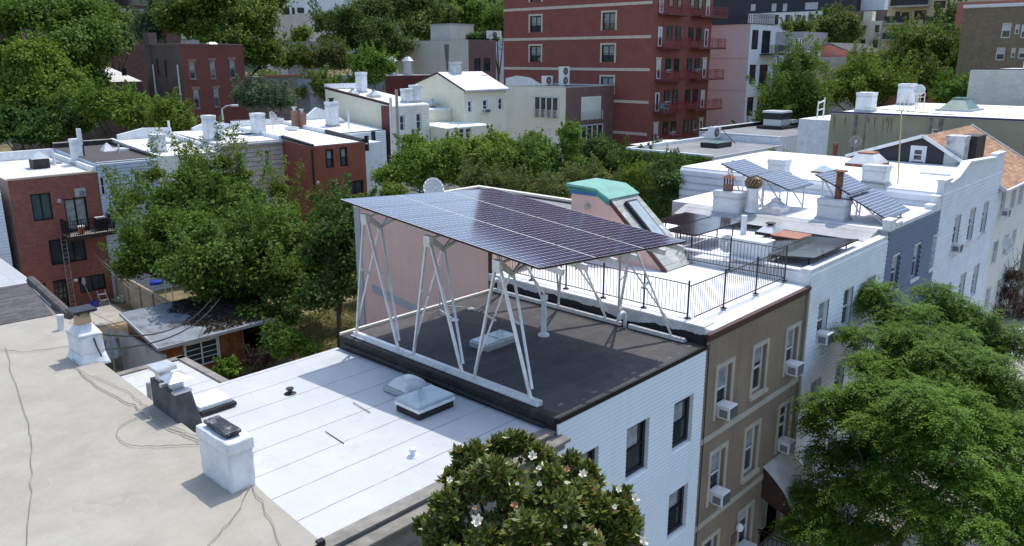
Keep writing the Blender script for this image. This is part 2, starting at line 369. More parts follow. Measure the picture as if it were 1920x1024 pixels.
# ------------------------------------------------------------------ the palette
GM = dict(
    glass=mat('window_glass', (.035, .042, .05), rough=.05, var=.5, scale=.35, bump=0, spec=.7),
    glass_teal=mat('window_glass_teal', (.065, .095, .10), rough=.08, var=.25, scale=.6, bump=0, spec=.6),
    blind=mat('window_blind', (.55, .56, .54), rough=.6, var=.1, bump=0), curtain=mat('window_curtain', (.30, .32, .32), rough=.7, var=.3, scale=4, bump=0),
    blind_green=mat('green_blind', (.22, .34, .34), rough=.3, var=.1, bump=0),
    white_frame=mat('white_frame', (.72, .73, .74), rough=.45, var=.06, bump=0), black_frame=mat('black_frame', (.012, .012, .015), rough=.4, var=.2, bump=0),
    beige_trim=mat('beige_trim', (.46, .42, .34), rough=.85, var=.08, bump=.2), brown_trim=mat('brown_stone_trim', (.16, .10, .09), var=.2),
    lintel_stone=mat('brownstone_lintel', (.27, .17, .14), var=.15), cream_trim=mat('cream_trim', (.62, .52, .42), var=.08), gray_trim=mat('gray_trim', (.4, .42, .44), var=.08),
    white_paint=mat('white_paint', (.76, .78, .80), rough=.55, var=.08, scale=3, bump=.35, bscale=12, stain=(.42, .42, .41), stamt=.5, stscale=2.2, streak=.25),
    white_brick=brick('white_painted_brick', (.72, .75, .77), (.6, .62, .64), var=.06, bump=.7, rough=.6, stain=(.42, .43, .43), stamt=.3),
    white_coat=membrane('white_roof_coating', (.545, .565, .575), (.08, .08, .09), pitch=.93, axis=1, line=.02, var=.05, stain=(.47, .47, .46), stamt=.4),
    white_plain=membrane('white_roof_plain', (.83, .84, .85), (.6, .6, .6), pitch=2.1, axis=0, line=.02, var=.05, stain=(.52, .51, .48), stamt=.4),
    white_warm=membrane('white_roof_warm', (.66, .66, .64), (.55, .54, .52), pitch=1.3, axis=0, line=.03, var=.07, stain=(.42, .41, .38), stamt=.5),
    silver=membrane('silver_roof_coating', (.42, .43, .44), (.2, .2, .21), pitch=1.0, axis=0, line=.03, var=.15, stain=(.25, .24, .22), stamt=.6),
    tan_coat=membrane('tan_roof_coating', (.375, .348, .29), (.345, .322, .27), pitch=1.9, axis=0, line=.0, var=.09, stain=(.44, .42, .37), stamt=.6, bump=.35),
    tar=membrane('black_roof_felt', (.086, .083, .085), (.14, .134, .13), pitch=.96, axis=1, line=.02, rough=.9, var=.16, stain=(.16, .14, .125), stamt=.7, bump=.4),
    tar_far=membrane('dark_roof_felt', (.085, .078, .08), (.06, .055, .055), pitch=1.0, axis=1, line=.03, rough=.9, var=.12, stain=(.12, .11, .1), stamt=.5),
    tar_edge=mat('tar_brushed_edge', (.022, .020, .020), rough=.6, var=.5, scale=3, bump=.8, bscale=7, stain=(.07, .06, .05), stamt=.6, stscale=2),
    paleblue_roof=membrane('pale_blue_grey_roof', (.44, .47, .50), (.3, .32, .34), pitch=1.2, axis=0, line=.03, var=.08), gray_roof=membrane('grey_roof_felt', (.22, .23, .24), (.12, .12, .12), pitch=1.0, axis=0, line=.03, var=.1),
    lap_white=mat('pale_vinyl_siding', (.82, .88, .91), rough=.42, var=.03, scale=.6, bump=.08, bscale=60, stain=(.70, .75, .77), stamt=.5, streak=.16),
    stucco_brown=mat('brown_stucco', (.285, .215, .15), rough=.95, var=.09, scale=1.2, bump=.7, bscale=45, stain=(.19, .15, .11), stamt=.45, stscale=.5, streak=.45),
    stucco_pink=mat('pink_stucco', (.76, .50, .425), rough=.95, var=.06, scale=.8, bump=.4, bscale=40, stain=(.62, .41, .35), stamt=.4, stscale=.4, streak=.3),
    stucco_beige=mat('beige_stucco', (.66, .64, .57), rough=.95, var=.06, scale=.5, bump=.2, stain=(.42, .41, .35), stamt=.35, stscale=.35, streak=.2),
    stucco_cream=mat('cream_stucco', (.76, .76, .66), rough=.95, var=.05, scale=.5, bump=.2, stain=(.5, .5, .43), stamt=.3),
    stucco_red=mat('red_stucco', (.28, .092, .056), rough=.9, var=.1, scale=.7, bump=.3, bscale=25, stain=(.19, .07, .05), stamt=.5, stscale=.4),
    stucco_lilac=mat('lilac_white_stucco', (.64, .595, .61), rough=.95, var=.04, scale=.5, bump=.1),
    stucco_olive=mat('olive_stucco', (.34, .33, .24), rough=.95, var=.1, scale=.4, bump=.2, stain=(.25, .24, .17), stamt=.6, stscale=.3, streak=.5),
    white_wall=siding('white_vinyl_siding', (.74, .77, .79), pitch=.16), white_wide=siding('white_wide_siding', (.72, .75, .78), pitch=.36, bump=.9, stain=(.5, .52, .53)),
    blue_wall=siding('slate_blue_siding', (.14, .175, .25), pitch=.2, rough=.6), paleblue_wall=siding('pale_blue_siding', (.50, .56, .63), pitch=.22),
    pink_wall=siding('pale_pink_siding', (.60, .49, .45), pitch=.35, bump=.9), cream_wall=siding('cream_siding', (.72, .70, .54), pitch=.2),
    offwhite_wall=siding('off_white_siding', (.75, .74, .66), pitch=.24), gray_wall=siding('grey_siding', (.3, .31, .34), pitch=.2), navy_wall=siding('navy_siding', (.02, .02, .03), pitch=.2),
    blue_far=siding('bright_blue_siding', (.06, .13, .36), pitch=.2),
    red_brick=brick('red_brick', (.29, .09, .062), (.24, .15, .12)), tower_brick=brick('tower_red_brick', (.30, .085, .066), (.22, .11, .09), var=.12),
    dark_brick=brick('dark_red_brick', (.21, .062, .048), (.12, .07, .06)), brown_brick=brick('weathered_brown_brick', (.15, .105, .09), (.17, .14, .13), stain=(.23, .19, .16)),
    purple_brick=brick('purple_brown_brick', (.19, .105, .095), (.25, .2, .18)), tan_brick=brick('tan_brick', (.25, .19, .12), (.2, .17, .12)),
    gray_brick=brick('grey_face_brick', (.26, .25, .24), (.32, .31, .3), w=.3, h=.09), mauve_brick=brick('mauve_side_brick', (.30, .22, .19), (.26, .22, .2)),
    chim_brick=brick('orange_chimney_brick', (.29, .125, .08), (.35, .28, .24)), whitebrick_far=brick('pale_far_brick', (.62, .63, .57), (.5, .51, .46), var=.08, w=.5, h=.18),
    yellow_wall=mat('yellow_stucco', (.52, .45, .26), var=.06, bump=.1), concrete=mat('concrete', (.42, .40, .36), var=.15, scale=1, bump=.3),
    black_metal=mat('black_iron', (.012, .012, .016), rough=.45, var=.3, bump=0, spec=.5), galv=mat('galvanised_metal', (.58, .60, .62), rough=.38, var=.14, scale=5, bump=.1, metal=.55),
    alu=mat('aluminium_bar', (.74, .74, .73), rough=.42, var=.1, scale=6, bump=.05, metal=.35), rust=mat('rusty_metal', (.21, .09, .055), rough=.9, var=.4, scale=6),
    copper=mat('verdigris_copper', (.17, .40, .33), rough=.6, var=.12, scale=2.5, stain=(.22, .56, .46), stamt=.5), copper_trim=mat('verdigris_trim', (.05, .24, .22), rough=.6, var=.2),
    blue_trim=mat('blue_trim', (.05, .17, .42), var=.1), redbrown=mat('red_brown_paint', (.13, .035, .03), rough=.6, var=.15), maroon=mat('maroon_coping', (.075, .032, .03), rough=.5, var=.2),
    darkbrown=mat('dark_brown_boards', (.055, .026, .018), var=.3, scale=3), cedar=mat('cedar_boards', (.27, .105, .035), rough=.8, var=.35, scale=2.5, bump=.3),
    graywood=mat('grey_weathered_wood', (.23, .215, .19), var=.25, scale=3), tanwood=mat('tan_fence_boards', (.40, .34, .26), var=.12, scale=2),
    plastic_white=mat('white_plastic', (.74, .75, .74), rough=.4, var=.05, bump=0), plastic_gray=mat('grey_grille', (.11, .115, .12), rough=.5, var=.1, bump=0),
    acrylic=mat('milky_acrylic_dome', (.62, .64, .64), rough=.18, var=.1, scale=4, bump=0, spec=.6), sky_glass=mat('skylight_glass', (.36, .44, .47), rough=.12, var=.12, scale=3, bump=0, spec=.6),
    green_skylight=mat('green_skylight', (.10, .19, .17), rough=.35, var=.15), terracotta=mat('terracotta_hatch', (.34, .145, .085), rough=.6, var=.18, scale=3),
    slate=shingle('grey_green_slate', (.43, .45, .42), var=.12, w=.32, h=.2), orange_shingle=shingle('orange_shingle', (.36, .21, .125), var=.25, w=.5, h=.2),
    brown_shingle=shingle('brown_shingle', (.26, .18, .13)), dark_shingle=shingle('dark_slate_shingle', (.085, .083, .082), var=.35, w=.45, h=.2),
    tile_dark=mat('dark_ridge_tile', (.10, .085, .08), var=.3, scale=4), ribbed=mat('ribbed_awning_metal', (.55, .52, .46), rough=.5, var=.12, scale=3, stain=(.35, .3, .25)),
    patch_wall=paintpatch('tar_patched_white_wall', (.56, .58, .60), (.012, .012, .014), 9.37), cable=mat('black_cable', (.03, .03, .03), rough=.6, bump=0, var=.2), cable_gray=mat('grey_cable', (.25, .235, .21), rough=.7, bump=0, var=.2),
    pv=pvmat('solar_cells', (.020, .019, .052), (.42, .44, .54), .1531, .188, .005, .03, lv=.0065, rough=.09), pv_blue=pvmat('blue_solar_cells', (.035, .048, .085), (.62, .64, .68), .8, .16, .004, 0, lv=.008, rough=.1),
    pv_black=pvmat('black_solar_cells', (.010, .010, .012), (.10, .10, .11), 2.0, 1.0, .01, 0, rough=.12), blue_plastic=mat('blue_plastic', (.02, .05, .4), rough=.35, bump=0),
    orange_plastic=mat('orange_plastic', (.75, .12, .04), rough=.4, bump=0), lamp_white=mat('white_lamp_globe', (.8, .8, .78), rough=.3, bump=0),
    bark=mat('bark', (.085, .065, .045), rough=.95, var=.3, scale=3, bump=.8, bscale=14), bark_gray=mat('grey_bark', (.15, .13, .11), rough=.95, var=.3, scale=3, bump=.8, bscale=14),
    umbrella=mat('grey_umbrella_cloth', (.34, .38, .41), var=.15, scale=5), tealwood=mat('teal_paint', (.04, .30, .32), bump=0), tyre=mat('tyre_rubber', (.015, .015, .015), bump=0, rough=.8),
    stone=mat('stone_trim', (.38, .35, .30), var=.12), school_brick=brick('school_brick', (.16, .085, .07), (.14, .1, .09), w=.4, h=.14), asphalt=mat('asphalt', (.055, .055, .056), rough=.9, var=.15, scale=2, bump=.3),
    paving=mat('pavement_concrete', (.34, .32, .28), rough=.9, var=.12, scale=1.2, bump=.2), ivory=mat('ivory_board', (.72, .68, .58), var=.05), rose=mat('rose_stucco', (.44, .17, .12), var=.1, bump=.1),
    petal=mat('magnolia_petal', (.80, .76, .64), rough=.5, var=.05, bump=0), petal_old=mat('faded_petal', (.55, .30, .16), rough=.7, var=.25, bump=0), car_blue=mat('car_paint_blue', (.03, .06, .12), rough=.2, bump=0, var=.05, spec=.7),
    car_silver=mat('car_paint_silver', (.35, .37, .4), rough=.25, bump=0, var=.05, metal=.5), quilt=mat('patterned_cover', (.42, .36, .5), var=.45, scale=9, bump=0), bucket_white=mat('white_bucket_rim', (.7, .7, .7), bump=0),
)
L_ = dict(
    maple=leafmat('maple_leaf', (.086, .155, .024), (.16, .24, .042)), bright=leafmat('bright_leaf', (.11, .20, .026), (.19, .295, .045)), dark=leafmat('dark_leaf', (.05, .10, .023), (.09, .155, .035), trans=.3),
    locust=leafmat('locust_leaf', (.07, .15, .018), (.16, .27, .035), trans=.42), locust_tip=leafmat('locust_tip_leaf', (.16, .13, .03), (.2, .09, .03), trans=.4), magnolia=leafmat('magnolia_leaf', (.075, .10, .02), (.13, .17, .03), trans=.15, rough=.35, spec=.4),
    magnolia_under=leafmat('magnolia_leaf_underside', (.14, .075, .025), (.10, .08, .025), trans=.1), blue=leafmat('blue_green_leaf', (.08, .135, .075), (.13, .20, .115)), olive=leafmat('olive_leaf', (.10, .14, .035), (.16, .19, .06)), far=leafmat('far_leaf', (.085, .15, .035), (.15, .22, .06)),
    purple=leafmat('purple_leaf', (.07, .035, .04), (.12, .06, .06)), red=leafmat('rust_red_leaf', (.12, .045, .03), (.17, .085, .05)), grass=leafmat('grass_blade', (.16, .17, .04), (.22, .19, .07)), white=leafmat('white_blossom', (.7, .7, .62), (.75, .75, .7)))

# ------------------------------------------------------------------ solar canopy over the black roof
rng = np.random.default_rng(11)
N0, N1, N2 = Vector((11.66, 10.2, 12.24)), Vector((17.22, 10.2, 11.87)), Vector((11.66, 16.95, 12.84))
UX, UY = (N1-N0), (N2-N0); WX, WY = UX.length, UY.length; UX.normalize(); UY.normalize(); UZ = UX.cross(UY).normalized()
def panel_module(name, lx, wy, pm, fm, parent, origin, ux, uy, th=.045, cells=True, meshes={}):
    key = (round(lx, 3), round(wy, 3), pm.name, th)
    if key not in meshes:
        mb = MB(); mb.box(0, lx, 0, wy, 0, th); g = .006; gx = .02 if pm.name == 'solar_cells' else .006
        mb.face([(gx, g, th+.003), (lx-gx, g, th+.003), (lx-gx, wy-g, th+.003), (gx, wy-g, th+.003)], 1)
        if gx > g: mb.face([(0, .0, th+.0015), (lx, .0, th+.0015), (lx, wy, th+.0015), (0, wy, th+.0015)], 2)
        me = bpy.data.meshes.new(name); me.from_pydata(mb.v, [], mb.f); me.materials.append(fm); me.materials.append(pm); me.materials.append(GM['alu'])
        me.polygons.foreach_set('material_index', mb.m); meshes[key] = me
    o = bpy.data.objects.new(name, meshes[key]); C.objects.link(o); uz = ux.cross(uy).normalized(); uy2 = uz.cross(ux).normalized()
    off = BASE[parent.name] if parent else Vector((0, 0, 0))
    M = Matrix.Identity(4)
    for i in range(3): M[i][0], M[i][1], M[i][2], M[i][3] = ux[i], uy2[i], uz[i], origin[i]-off[i]
    o.matrix_local = M
    if parent: o.parent = parent; o.matrix_local = M
    return o
can = thing('solar_canopy', 'large raised canopy of dark solar panels on white lattice legs over the black roof', 'solar canopy', (14.6, 13.5, 9.1))
def canpt(x, y, dn=0):
    a = N0 + UX*((x-N0.x)/UX.x); b = a + UY*((y-a.y)/UY.y); return b + UZ*dn
lx, wy = (WX)/3, (WY)/6
for i in range(3):
    for j in range(6):
        panel_module('solar_panel', lx-.012, wy-.008, GM['pv'], GM['black_frame'], can, N0+UX*(lx*i)+UY*(wy*j)-UZ*.045, UX, UY)
for fx in (.1, .24, .43, .57, .78, .93):
    p = MB(); x = N0.x+(N1.x-N0.x)*fx
    p.bar(canpt(x, 10.02, -.12), canpt(x, 16.9, -.12), .08, .13, up=UZ); p.build('beam', GM['alu'], can)
def bars(lst, name='leg', m='alu'):
    for p, q, w in lst:
        b = MB(); b.bar(p, q, w, w*.75); b.build(name, GM[m], can)
for ym, ya, za in ((11.48, 11.6, 12.02), (13.63, 13.85, 12.22), (15.97, 16.25, 12.42)):
    for side in (0, 1):
        if side == 0: xf, xa, xi, zA, zI = 11.88, 11.9, 12.38, za, za-.32
        else: xf, xa, xi, zA, zI = 17.45, 16.92, 16.5, za-.42, za-.62
        A = Vector((xa, ya, zA)); I = Vector((xi, ya+.03, zI)); f1, f2 = Vector((xf, ym-.88, 9.18)), Vector((xf, ym+.88, 9.18))
        bars([(f1, A+Vector((0, -.05, 0)), .065), (f2, A+Vector((0, .05, 0)), .065), (f1+Vector((.03, 0, .25)), I+Vector((0, -.05, 0)), .055), (f2+Vector((.03, 0, .25)), I+Vector((0, .05, 0)), .055)])
        k = .42 if side == 0 else .5
        o1 = f2.lerp(A, k+.15); i1 = f2.lerp(I, k+.15); bars([(f1.lerp(A, .6), f1.lerp(I, .6), .06), (o1, i1, .06)], 'brace')
        xo, xi2 = (12.85, 13.5) if side == 0 else (16.1, 15.4)
        bars([(A, canpt(xo-.2 if side == 0 else xo+.2, ya, -.2), .06), (I, canpt(xi2, ya, -.2), .07), (I, canpt(xo, ya, -.2), .05), (A, I, .09)], 'strut', 'galv')
        g = MB(); g.prism([A+Vector((0, -.02, .06)), I+Vector((0, -.02, -.08)), I+Vector((0, -.02, .1)), A+Vector((.1, -.02, .08))], (0, .04, 0)); g.build('gusset', GM['galv'], can)
        h = MB(); h.box(xa-.06, xa+.05, ya-.11, ya+.11, zA-.16, zA+.1); h.build('bracket', GM['alu'], can)
for x, segs in ((11.88, ((10.35, 13.28), (13.3, 14.9), (14.92, 17.0))), (17.47, ((10.2, 11.95), (12.2, 13.9), (13.92, 17.2)))):
    for a, b in segs:
        r = MB(); r.box(x-.09, x+.09, a, b, 9.12, 9.145); r.box(x-.02 if x < 14 else x-.09, x+.09 if x < 14 else x+.02, a+.001, b-.001, 9.146, 9.225); r.build('base_rail', GM['alu'], can)

# ------------------------------------------------------------------ front row of houses
wk = dict(frame='black_frame', fw=.11, dep=.14, rail_at=.52, blind=.46, blind_u=(0, .75), bmat='curtain')
z2 = aty(1174, 805, FRONT)[2]; zb2 = aty(1212, 877, FRONT)[2]
def uu(px): return aty(*px, FRONT)[0]
wsw = [Wp('F', FRONT, (1262.5, 759.5), (1293.8, 825), **wk), Wp('F', FRONT, (1174, 805), (1212, 877), **wk), ('F', uu((1082, 858)), uu((1121, 834)), zb2, z2, wk)]
zf1, zf0 = aty(1251, 930, FRONT)[2], aty(1281.8, 988, FRONT)[2]
wsw += [('F', w[1], w[2], zf0, zf1, dict(wk, blind=.4)) for w in wsw]
ws, wsr = bld('row_house', 'row house with pale vinyl siding, black windows and black felt roof under the solar canopy', 'house', 11.67, 17.66, FRONT, 17.3, 0, 9.06, 'lap_white', 'tar', wsw, left='tar_edge', lapF=.108)
part(lambda m: m.box(11.66, 17.67, FRONT-.05, FRONT+.02, 9.0, 9.115), 'cornice', GM['black_frame'], ws)
part(lambda m: (m.box(11.64, 11.9, FRONT+.03, 17.32, 8.6, 9.11), m.box(11.55, 11.7, FRONT+.25, 17.1, 8.86, 8.93)), 'curb', GM['tar_edge'], ws, bevel=.03)
part(lambda m: m.box(11.66, 17.62, 17.24, 17.33, 9.1, 9.17), 'coping', GM['ivory'], ws)
def scuff(m, x, y, r0, q, n=9): m.face([(x+r0*1.5*q.uniform(.6, 1.1)*math.cos(2*math.pi*i/n), y+r0*.7*q.uniform(.6, 1.1)*math.sin(2*math.pi*i/n), 9.0945) for i in range(n)])
sq_ = random.Random(12)
for k in range(11): part(lambda m: scuff(m, 12.3+k*.5+sq_.uniform(-.12, .12), FRONT+sq_.choice((.22, .3, .42)), sq_.uniform(.04, .11), sq_), 'scuff_mark', mat('scuffed_felt', (.17, .16, .15), var=.3, scale=9, rough=.9), wsr)
def skylight(x0, x1, y0, y1, z, h, parent, curb, glass, k=1, name='skylight', mull=0):
    o = part(lambda m: m.box(x0, x1, y0, y1, z, z+h), name, GM[curb], parent, bevel=.012)
    def g(m):
        if k == 1: m.box(x0+.03, x1-.03, y0+.03, y1-.03, z+h, z+h+.03)
        else: m.pyr(x0+.03, x1-.03, y0+.03, y1-.03, z+h, z+h+.3*min(x1-x0, y1-y0), k)
    part(g, 'pane', GM[glass], o)
    if mull: part(lambda m: [m.box(x0+(x1-x0)*(i+1)/(mull+1)-.015, x0+(x1-x0)*(i+1)/(mull+1)+.015, y0+.03, y1-.03, z+h+.03, z+h+.045) for i in range(mull)], 'glazing_bar', GM['galv'], o)
    return o
skylight(13.45, 14.6, 13.5, 14.15, 9.09, .16, wsr, 'galv', 'sky_glass', mull=1)
part(lambda m: (m.lathe((15.4, 13.3, 9.09), [(.16, 0), (.14, .05), (.07, .08), (.07, .1)]), m.lathe((15.4, 13.3, 9.15), [(.075, 0), (.075, .7), (.068, .7), (.068, .95), (.075, .95), (.075, .98)]), m.lathe((15.4, 13.3, 10.1), [(.1, 0), (.1, .12), (.06, .13)])), 'vent_pipe', GM['white_paint'], wsr, smooth=False)
for gx, gy in ((17.42, 12.08), (17.5, 17.0)):
    def goose(m, gx=gx, gy=gy):
        pts = [(gx, gy, 9.1), (gx, gy, 9.42)]+[(gx-.13+.13*math.cos(a), gy+.02, 9.42+.13*math.sin(a)) for a in np.linspace(.3, math.pi, 7)]+[(gx-.26, gy+.02, 9.36)]
        m.tube(pts, .055, 8)
    part(goose, 'gooseneck_vent', GM['plastic_white'], wsr, smooth=True)
def mast(m):
    p = Vector((14.75, 16.75, 9.1)); m.tube([p, p+Vector((.05, 0, 1.45))], .022); m.tube([p+Vector((.35, .25, 0)), p+Vector((.35, .25, 1.7))], .02)
    m.tube([p+Vector((0, 0, .12)), p+Vector((-.15, -.8, .03))], .02); m.tube([p+Vector((.35, .25, .12)), p+Vector((.9, -.35, .03))], .02); m.lathe(p+Vector((-.15, -.8, 0)), [(.12, 0), (.12, .03), (.02, .04)]); m.lathe(p+Vector((.9, -.35, 0)), [(.12, 0), (.12, .03), (.02, .04)])
solo((lambda b: (mast(b), b)[1])(MB()), 'antenna_mast', GM['galv'], 'thin steel antenna mast with splayed feet at the back of the black roof', 'mast')

# white roof house to its left
wh, whr = bld('row_house', 'row house with white coated roof and skylights between the tan and black roofs', 'house', 6.1, 11.63, FRONT+.02, 17.42, 0, 8.78, 'gray_brick', 'white_coat', ztb=8.70)
part(lambda m: (m.box(5.98, 11.78, FRONT-.3, FRONT+.015, 8.66, 8.74), m.box(6.0, 11.7, FRONT-.22, FRONT+.012, 8.5, 8.655)), 'cornice', GM['graywood'], wh, bevel=.02)
part(lambda m: m.box(6.0, 11.63, FRONT-.02, FRONT+.28, 8.815, 8.84), 'gutter', GM['graywood'], wh)
def dome(m):
    cx, cy = 11.0, 13.68; n = 9
    for i in range(n):
        for j in range(n):
            def P(a, b): 
                u, v = a/n*2-1, b/n*2-1; return (cx+u*.36, cy+v*.36, 8.93+.19*max(0, (1-abs(u)**3.2)*(1-abs(v)**3.2))**.7)
            m.face([P(i, j), P(i+1, j), P(i+1, j+1), P(i, j+1)])
d = part(lambda m: m.box(10.58, 11.42, 13.26, 14.1, 8.79, 8.92), 'skylight', GM['gray_trim'], whr, bevel=.015); part(dome, 'dome', GM['acrylic'], d, smooth=True)
part(lambda m: m.box(10.5, 11.2, 13.13, 13.5, 8.79, 8.815), 'flashing', GM['tar_edge'], d)
d = part(lambda m: m.box(10.1, 11.1, 12.22, 12.98, 8.79, 8.95), 'skylight', GM['tar_edge'], whr)
part(lambda m: m.box(10.07, 11.13, 12.19, 13.01, 8.951, 9.03), 'curb', GM['white_paint'], d, bevel=.01); part(lambda m: m.box(10.08, 11.12, 12.2, 13.0, 9.033, 9.1), 'pane', GM['sky_glass'], d, bevel=.015)
d = part(lambda m: m.box(7.05, 7.85, 15.85, 16.7, 8.78, 8.86), 'roof_hatch', GM['tar_edge'], whr); part(lambda m: m.box(7.03, 7.8, 15.93, 16.68, 8.86, 8.96), 'lid', GM['white_paint'], d, bevel=.015)
part(lambda m: (m.lathe((9.05, 15.6, 8.74), [(.16, 0), (.1, .04), (.05, .05), (.05, .1), (.09, .12), (.09, .15)])), 'vent', GM['tar_edge'], whr)
part(lambda m: (m.lathe((8.98, 11.1, 8.78), [(.14, 0), (.12, .03), (.055, .05), (.055, .13), (.075, .14), (.075, .18), (.03, .2)])), 'vent', GM['white_paint'], whr)
part(lambda m: m.tube([(6.88, 18.2, 7.9), (6.9, 18.2, 8.95)], .07, 8), 'vent_pipe', GM['galv'], whr)
def seamcuts(m):
    for p, q in (((610, 809), (645, 832)), ((662, 755), (694, 774))):
        a, b = atz(*p, 8.79), atz(*q, 8.79); m.bar(a+Vector((0, 0, .004)), b+Vector((0, 0, .004)), .012, .012)
part(seamcuts, 'felt_joint', GM['tar_edge'], whr)
add = bld('rear_addition', 'low white roofed rear addition beside the wooden shed', 'addition', 5.5, 9.35, 17.46, 21.9, 0, 7.9, 'gray_brick', 'white_coat', par=(('B', .05, .22, 'graywood'), ('R', .05, .22, 'graywood')))

# tan roof house at the left
def polyhouse(name, label, pts, zb, zt, wm, rm):
    t = thing(name, label, 'house', (4, 18, 0)); n = len(pts); m = MB()
    for i in range(n):
        a, b = pts[i], pts[(i+1) % n]; m.face([(a[0], a[1], zb), (b[0], b[1], zb), (b[0], b[1], zt), (a[0], a[1], zt)])
    m.build('wall', GM[wm], t); r = MB(); r.prism([(x, y, zt-.02) for x, y in pts], .03); return t, r.build('roof', GM[rm], t)
tan, tanr = polyhouse('row_house', 'row house with broad bare tan coated roof and white chimneys nearest the camera', [(-9, FRONT), (5.97, FRONT), (6.1, 11.5), (6.32, 13.5), (6.62, 20.5), (7.3, 25.2), (-9, 26.4)], 0, 8.98, 'gray_brick', 'tan_coat')
part(lambda m: m.prism([(-9, 26.41, 8.96), (7.1, 25.22, 8.96), (7.75, 29.6, 8.96), (-9, 30.8, 8.96)], .05), 'slate_roof', GM['dark_shingle'], tanr)
def ridge(m):
    a, b = Vector((7.36, 24.6, 9.06)), Vector((7.86, 29.7, 9.06)); n = 19
    for i in range(n):
        p, q = a.lerp(b, i/n), a.lerp(b, (i+.93)/n); m.tube([p, q], [.13, .15], 8)
part(ridge, 'ridge_tile', GM['tile_dark'], tanr)
part(lambda m: m.prism([(7.2, 24.6, 0), (7.75, 29.6, 0), (7.5, 29.7, 0), (6.9, 24.6, 0)], 8.95), 'party_wall', GM['gray_brick'], tan)
part(lambda m: m.bar((5.9, 9.72, 8.97), (6.02, 9.72, 8.97), .1, .1), 'gutter_end', GM['black_metal'], tan)
def lumpy(o, k, cuts=5, seed=3):
    import bmesh
    bm = bmesh.new(); bm.from_mesh(o.data); bmesh.ops.remove_doubles(bm, verts=bm.verts, dist=.001); bmesh.ops.subdivide_edges(bm, edges=bm.edges[:], cuts=cuts, use_grid_fill=True)
    from mathutils import noise
    for v in bm.verts: v.co += Vector(noise.noise_vector(v.co*5+Vector((seed, 0, 0))))*k + Vector(noise.noise_vector(v.co*17))*k*.4
    bm.to_mesh(o.data); bm.free(); o.data.polygons.foreach_set('use_smooth', [True]*len(o.data.polygons)); o.modifiers.clear(); return o
def chimney_body(m, x0, x1, y0, y1, z0, z1, lip=.0, flare=.1):
    m.hexa([(x0-flare, y0-flare, z0), (x1+flare, y0-flare, z0), (x1+flare, y1+flare, z0), (x0-flare, y1+flare, z0), (x0, y0, z0+.16), (x1, y0, z0+.16), (x1, y1, z0+.16), (x0, y1, z0+.16)])
    m.box(x0, x1, y0, y1, z0+.16, z1-.22); m.box(x0-.03, x1+.03, y0-.03, y1+.03, z1-.22, z1)
c = part(lambda m: (m.box(5.72, 6.17, 12.04, 13.12, 8.9, 9.74), m.box(5.69, 6.2, 12.01, 13.15, 9.72, 9.93)), 'chimney', GM['white_paint'], tanr); lumpy(c, .018)
part(lambda m: (m.box(5.82, 6.06, 12.24, 13.0, 9.93, 9.98), m.box(5.79, 6.09, 12.2, 13.04, 9.981, 10.05)), 'chimney_cap', mat('peeling_black_lid', (.02, .02, .022), rough=.5, var=.4, scale=8, stain=(.42, .5, .52), stamt=.9, stscale=5), c, bevel=.02)
c = part(lambda m: (m.hexa([(6.12, 20.3, 8.9), (6.86, 20.3, 8.9), (6.86, 21.34, 8.9), (6.12, 21.34, 8.9), (6.22, 20.42, 9.2), (6.78, 20.42, 9.2), (6.78, 21.25, 9.2), (6.22, 21.25, 9.2)]), m.box(6.22, 6.78, 20.42, 21.25, 9.19, 9.66), m.pyr(6.2, 6.8, 20.4, 21.27, 9.66, 9.92, .45)), 'chimney', GM['white_paint'], tanr); lumpy(c, .016, 4)
p = part(lambda m: m.lathe((6.5, 20.83, 9.9), [(.2, 0), (.19, .2), (.17, .22), (.17, .3)]), 'chimney_pot', mat('clay_pot', (.5, .36, .22), bump=0), c, smooth=True)
part(lambda m: (m.box(6.36, 6.64, 20.69, 20.97, 10.14, 10.23), m.box(6.22, 6.78, 20.55, 21.1, 10.23, 10.29)), 'chimney_cap', GM['black_metal'], c)
part(lambda m: m.tube([(6.56, 20.4, 9.6), (6.6, 20.38, 9.35), (6.66, 20.33, 9.1)], .018, 5), 'crack', GM['black_metal'], c)
c = part(lambda m: m.hexa([(6.34, 15.3, 8.5), (6.8, 15.1, 8.5), (6.85, 16.6, 8.5), (6.4, 16.8, 8.5), (6.34, 15.62, 9.58), (6.72, 15.5, 9.58), (6.74, 16.75, 9.62), (6.4, 16.8, 9.62)]), 'chimney', mat('grey_cement_chimney', (.085, .088, .09), rough=.95, var=.35, scale=2, bump=.8, bscale=9, stain=(.2, .2, .19), stamt=.5, stscale=3), tanr, bevel=.02)
part(lambda m: (m.box(6.44, 6.66, 15.72, 15.98, 9.58, 9.84), m.pyr(6.3, 6.8, 15.55, 16.13, 9.84, 9.96, .15), m.box(6.36, 6.74, 15.52, 15.66, 9.58, 9.63)), 'chimney_cap', GM['galv'], c)
part(lambda m: (m.box(6.44, 6.68, 16.35, 16.6, 9.6, 9.86), m.box(6.34, 6.78, 16.25, 16.7, 9.86, 9.95), m.box(6.36, 6.76, 16.12, 16.24, 9.58, 9.65)), 'chimney_cap', GM['galv'], c)
part(lambda m: m.tube([(6.8, 23.65, 8.98), (6.83, 23.65, 9.42)], .09, 10), 'vent_pipe', GM['white_paint'], tanr)
def roofcable(pts, z=9.03, wob=.03, seed=1, n=5):
    rr = random.Random(seed); out = []
    P = [atz(*p, z) for p in pts]
    for a, b in zip(P, P[1:]):
        for k in range(n): q = a.lerp(b, k/n); out.append(q+Vector((rr.uniform(-wob, wob), rr.uniform(-wob, wob), 0)))
    out.append(P[-1]); return out
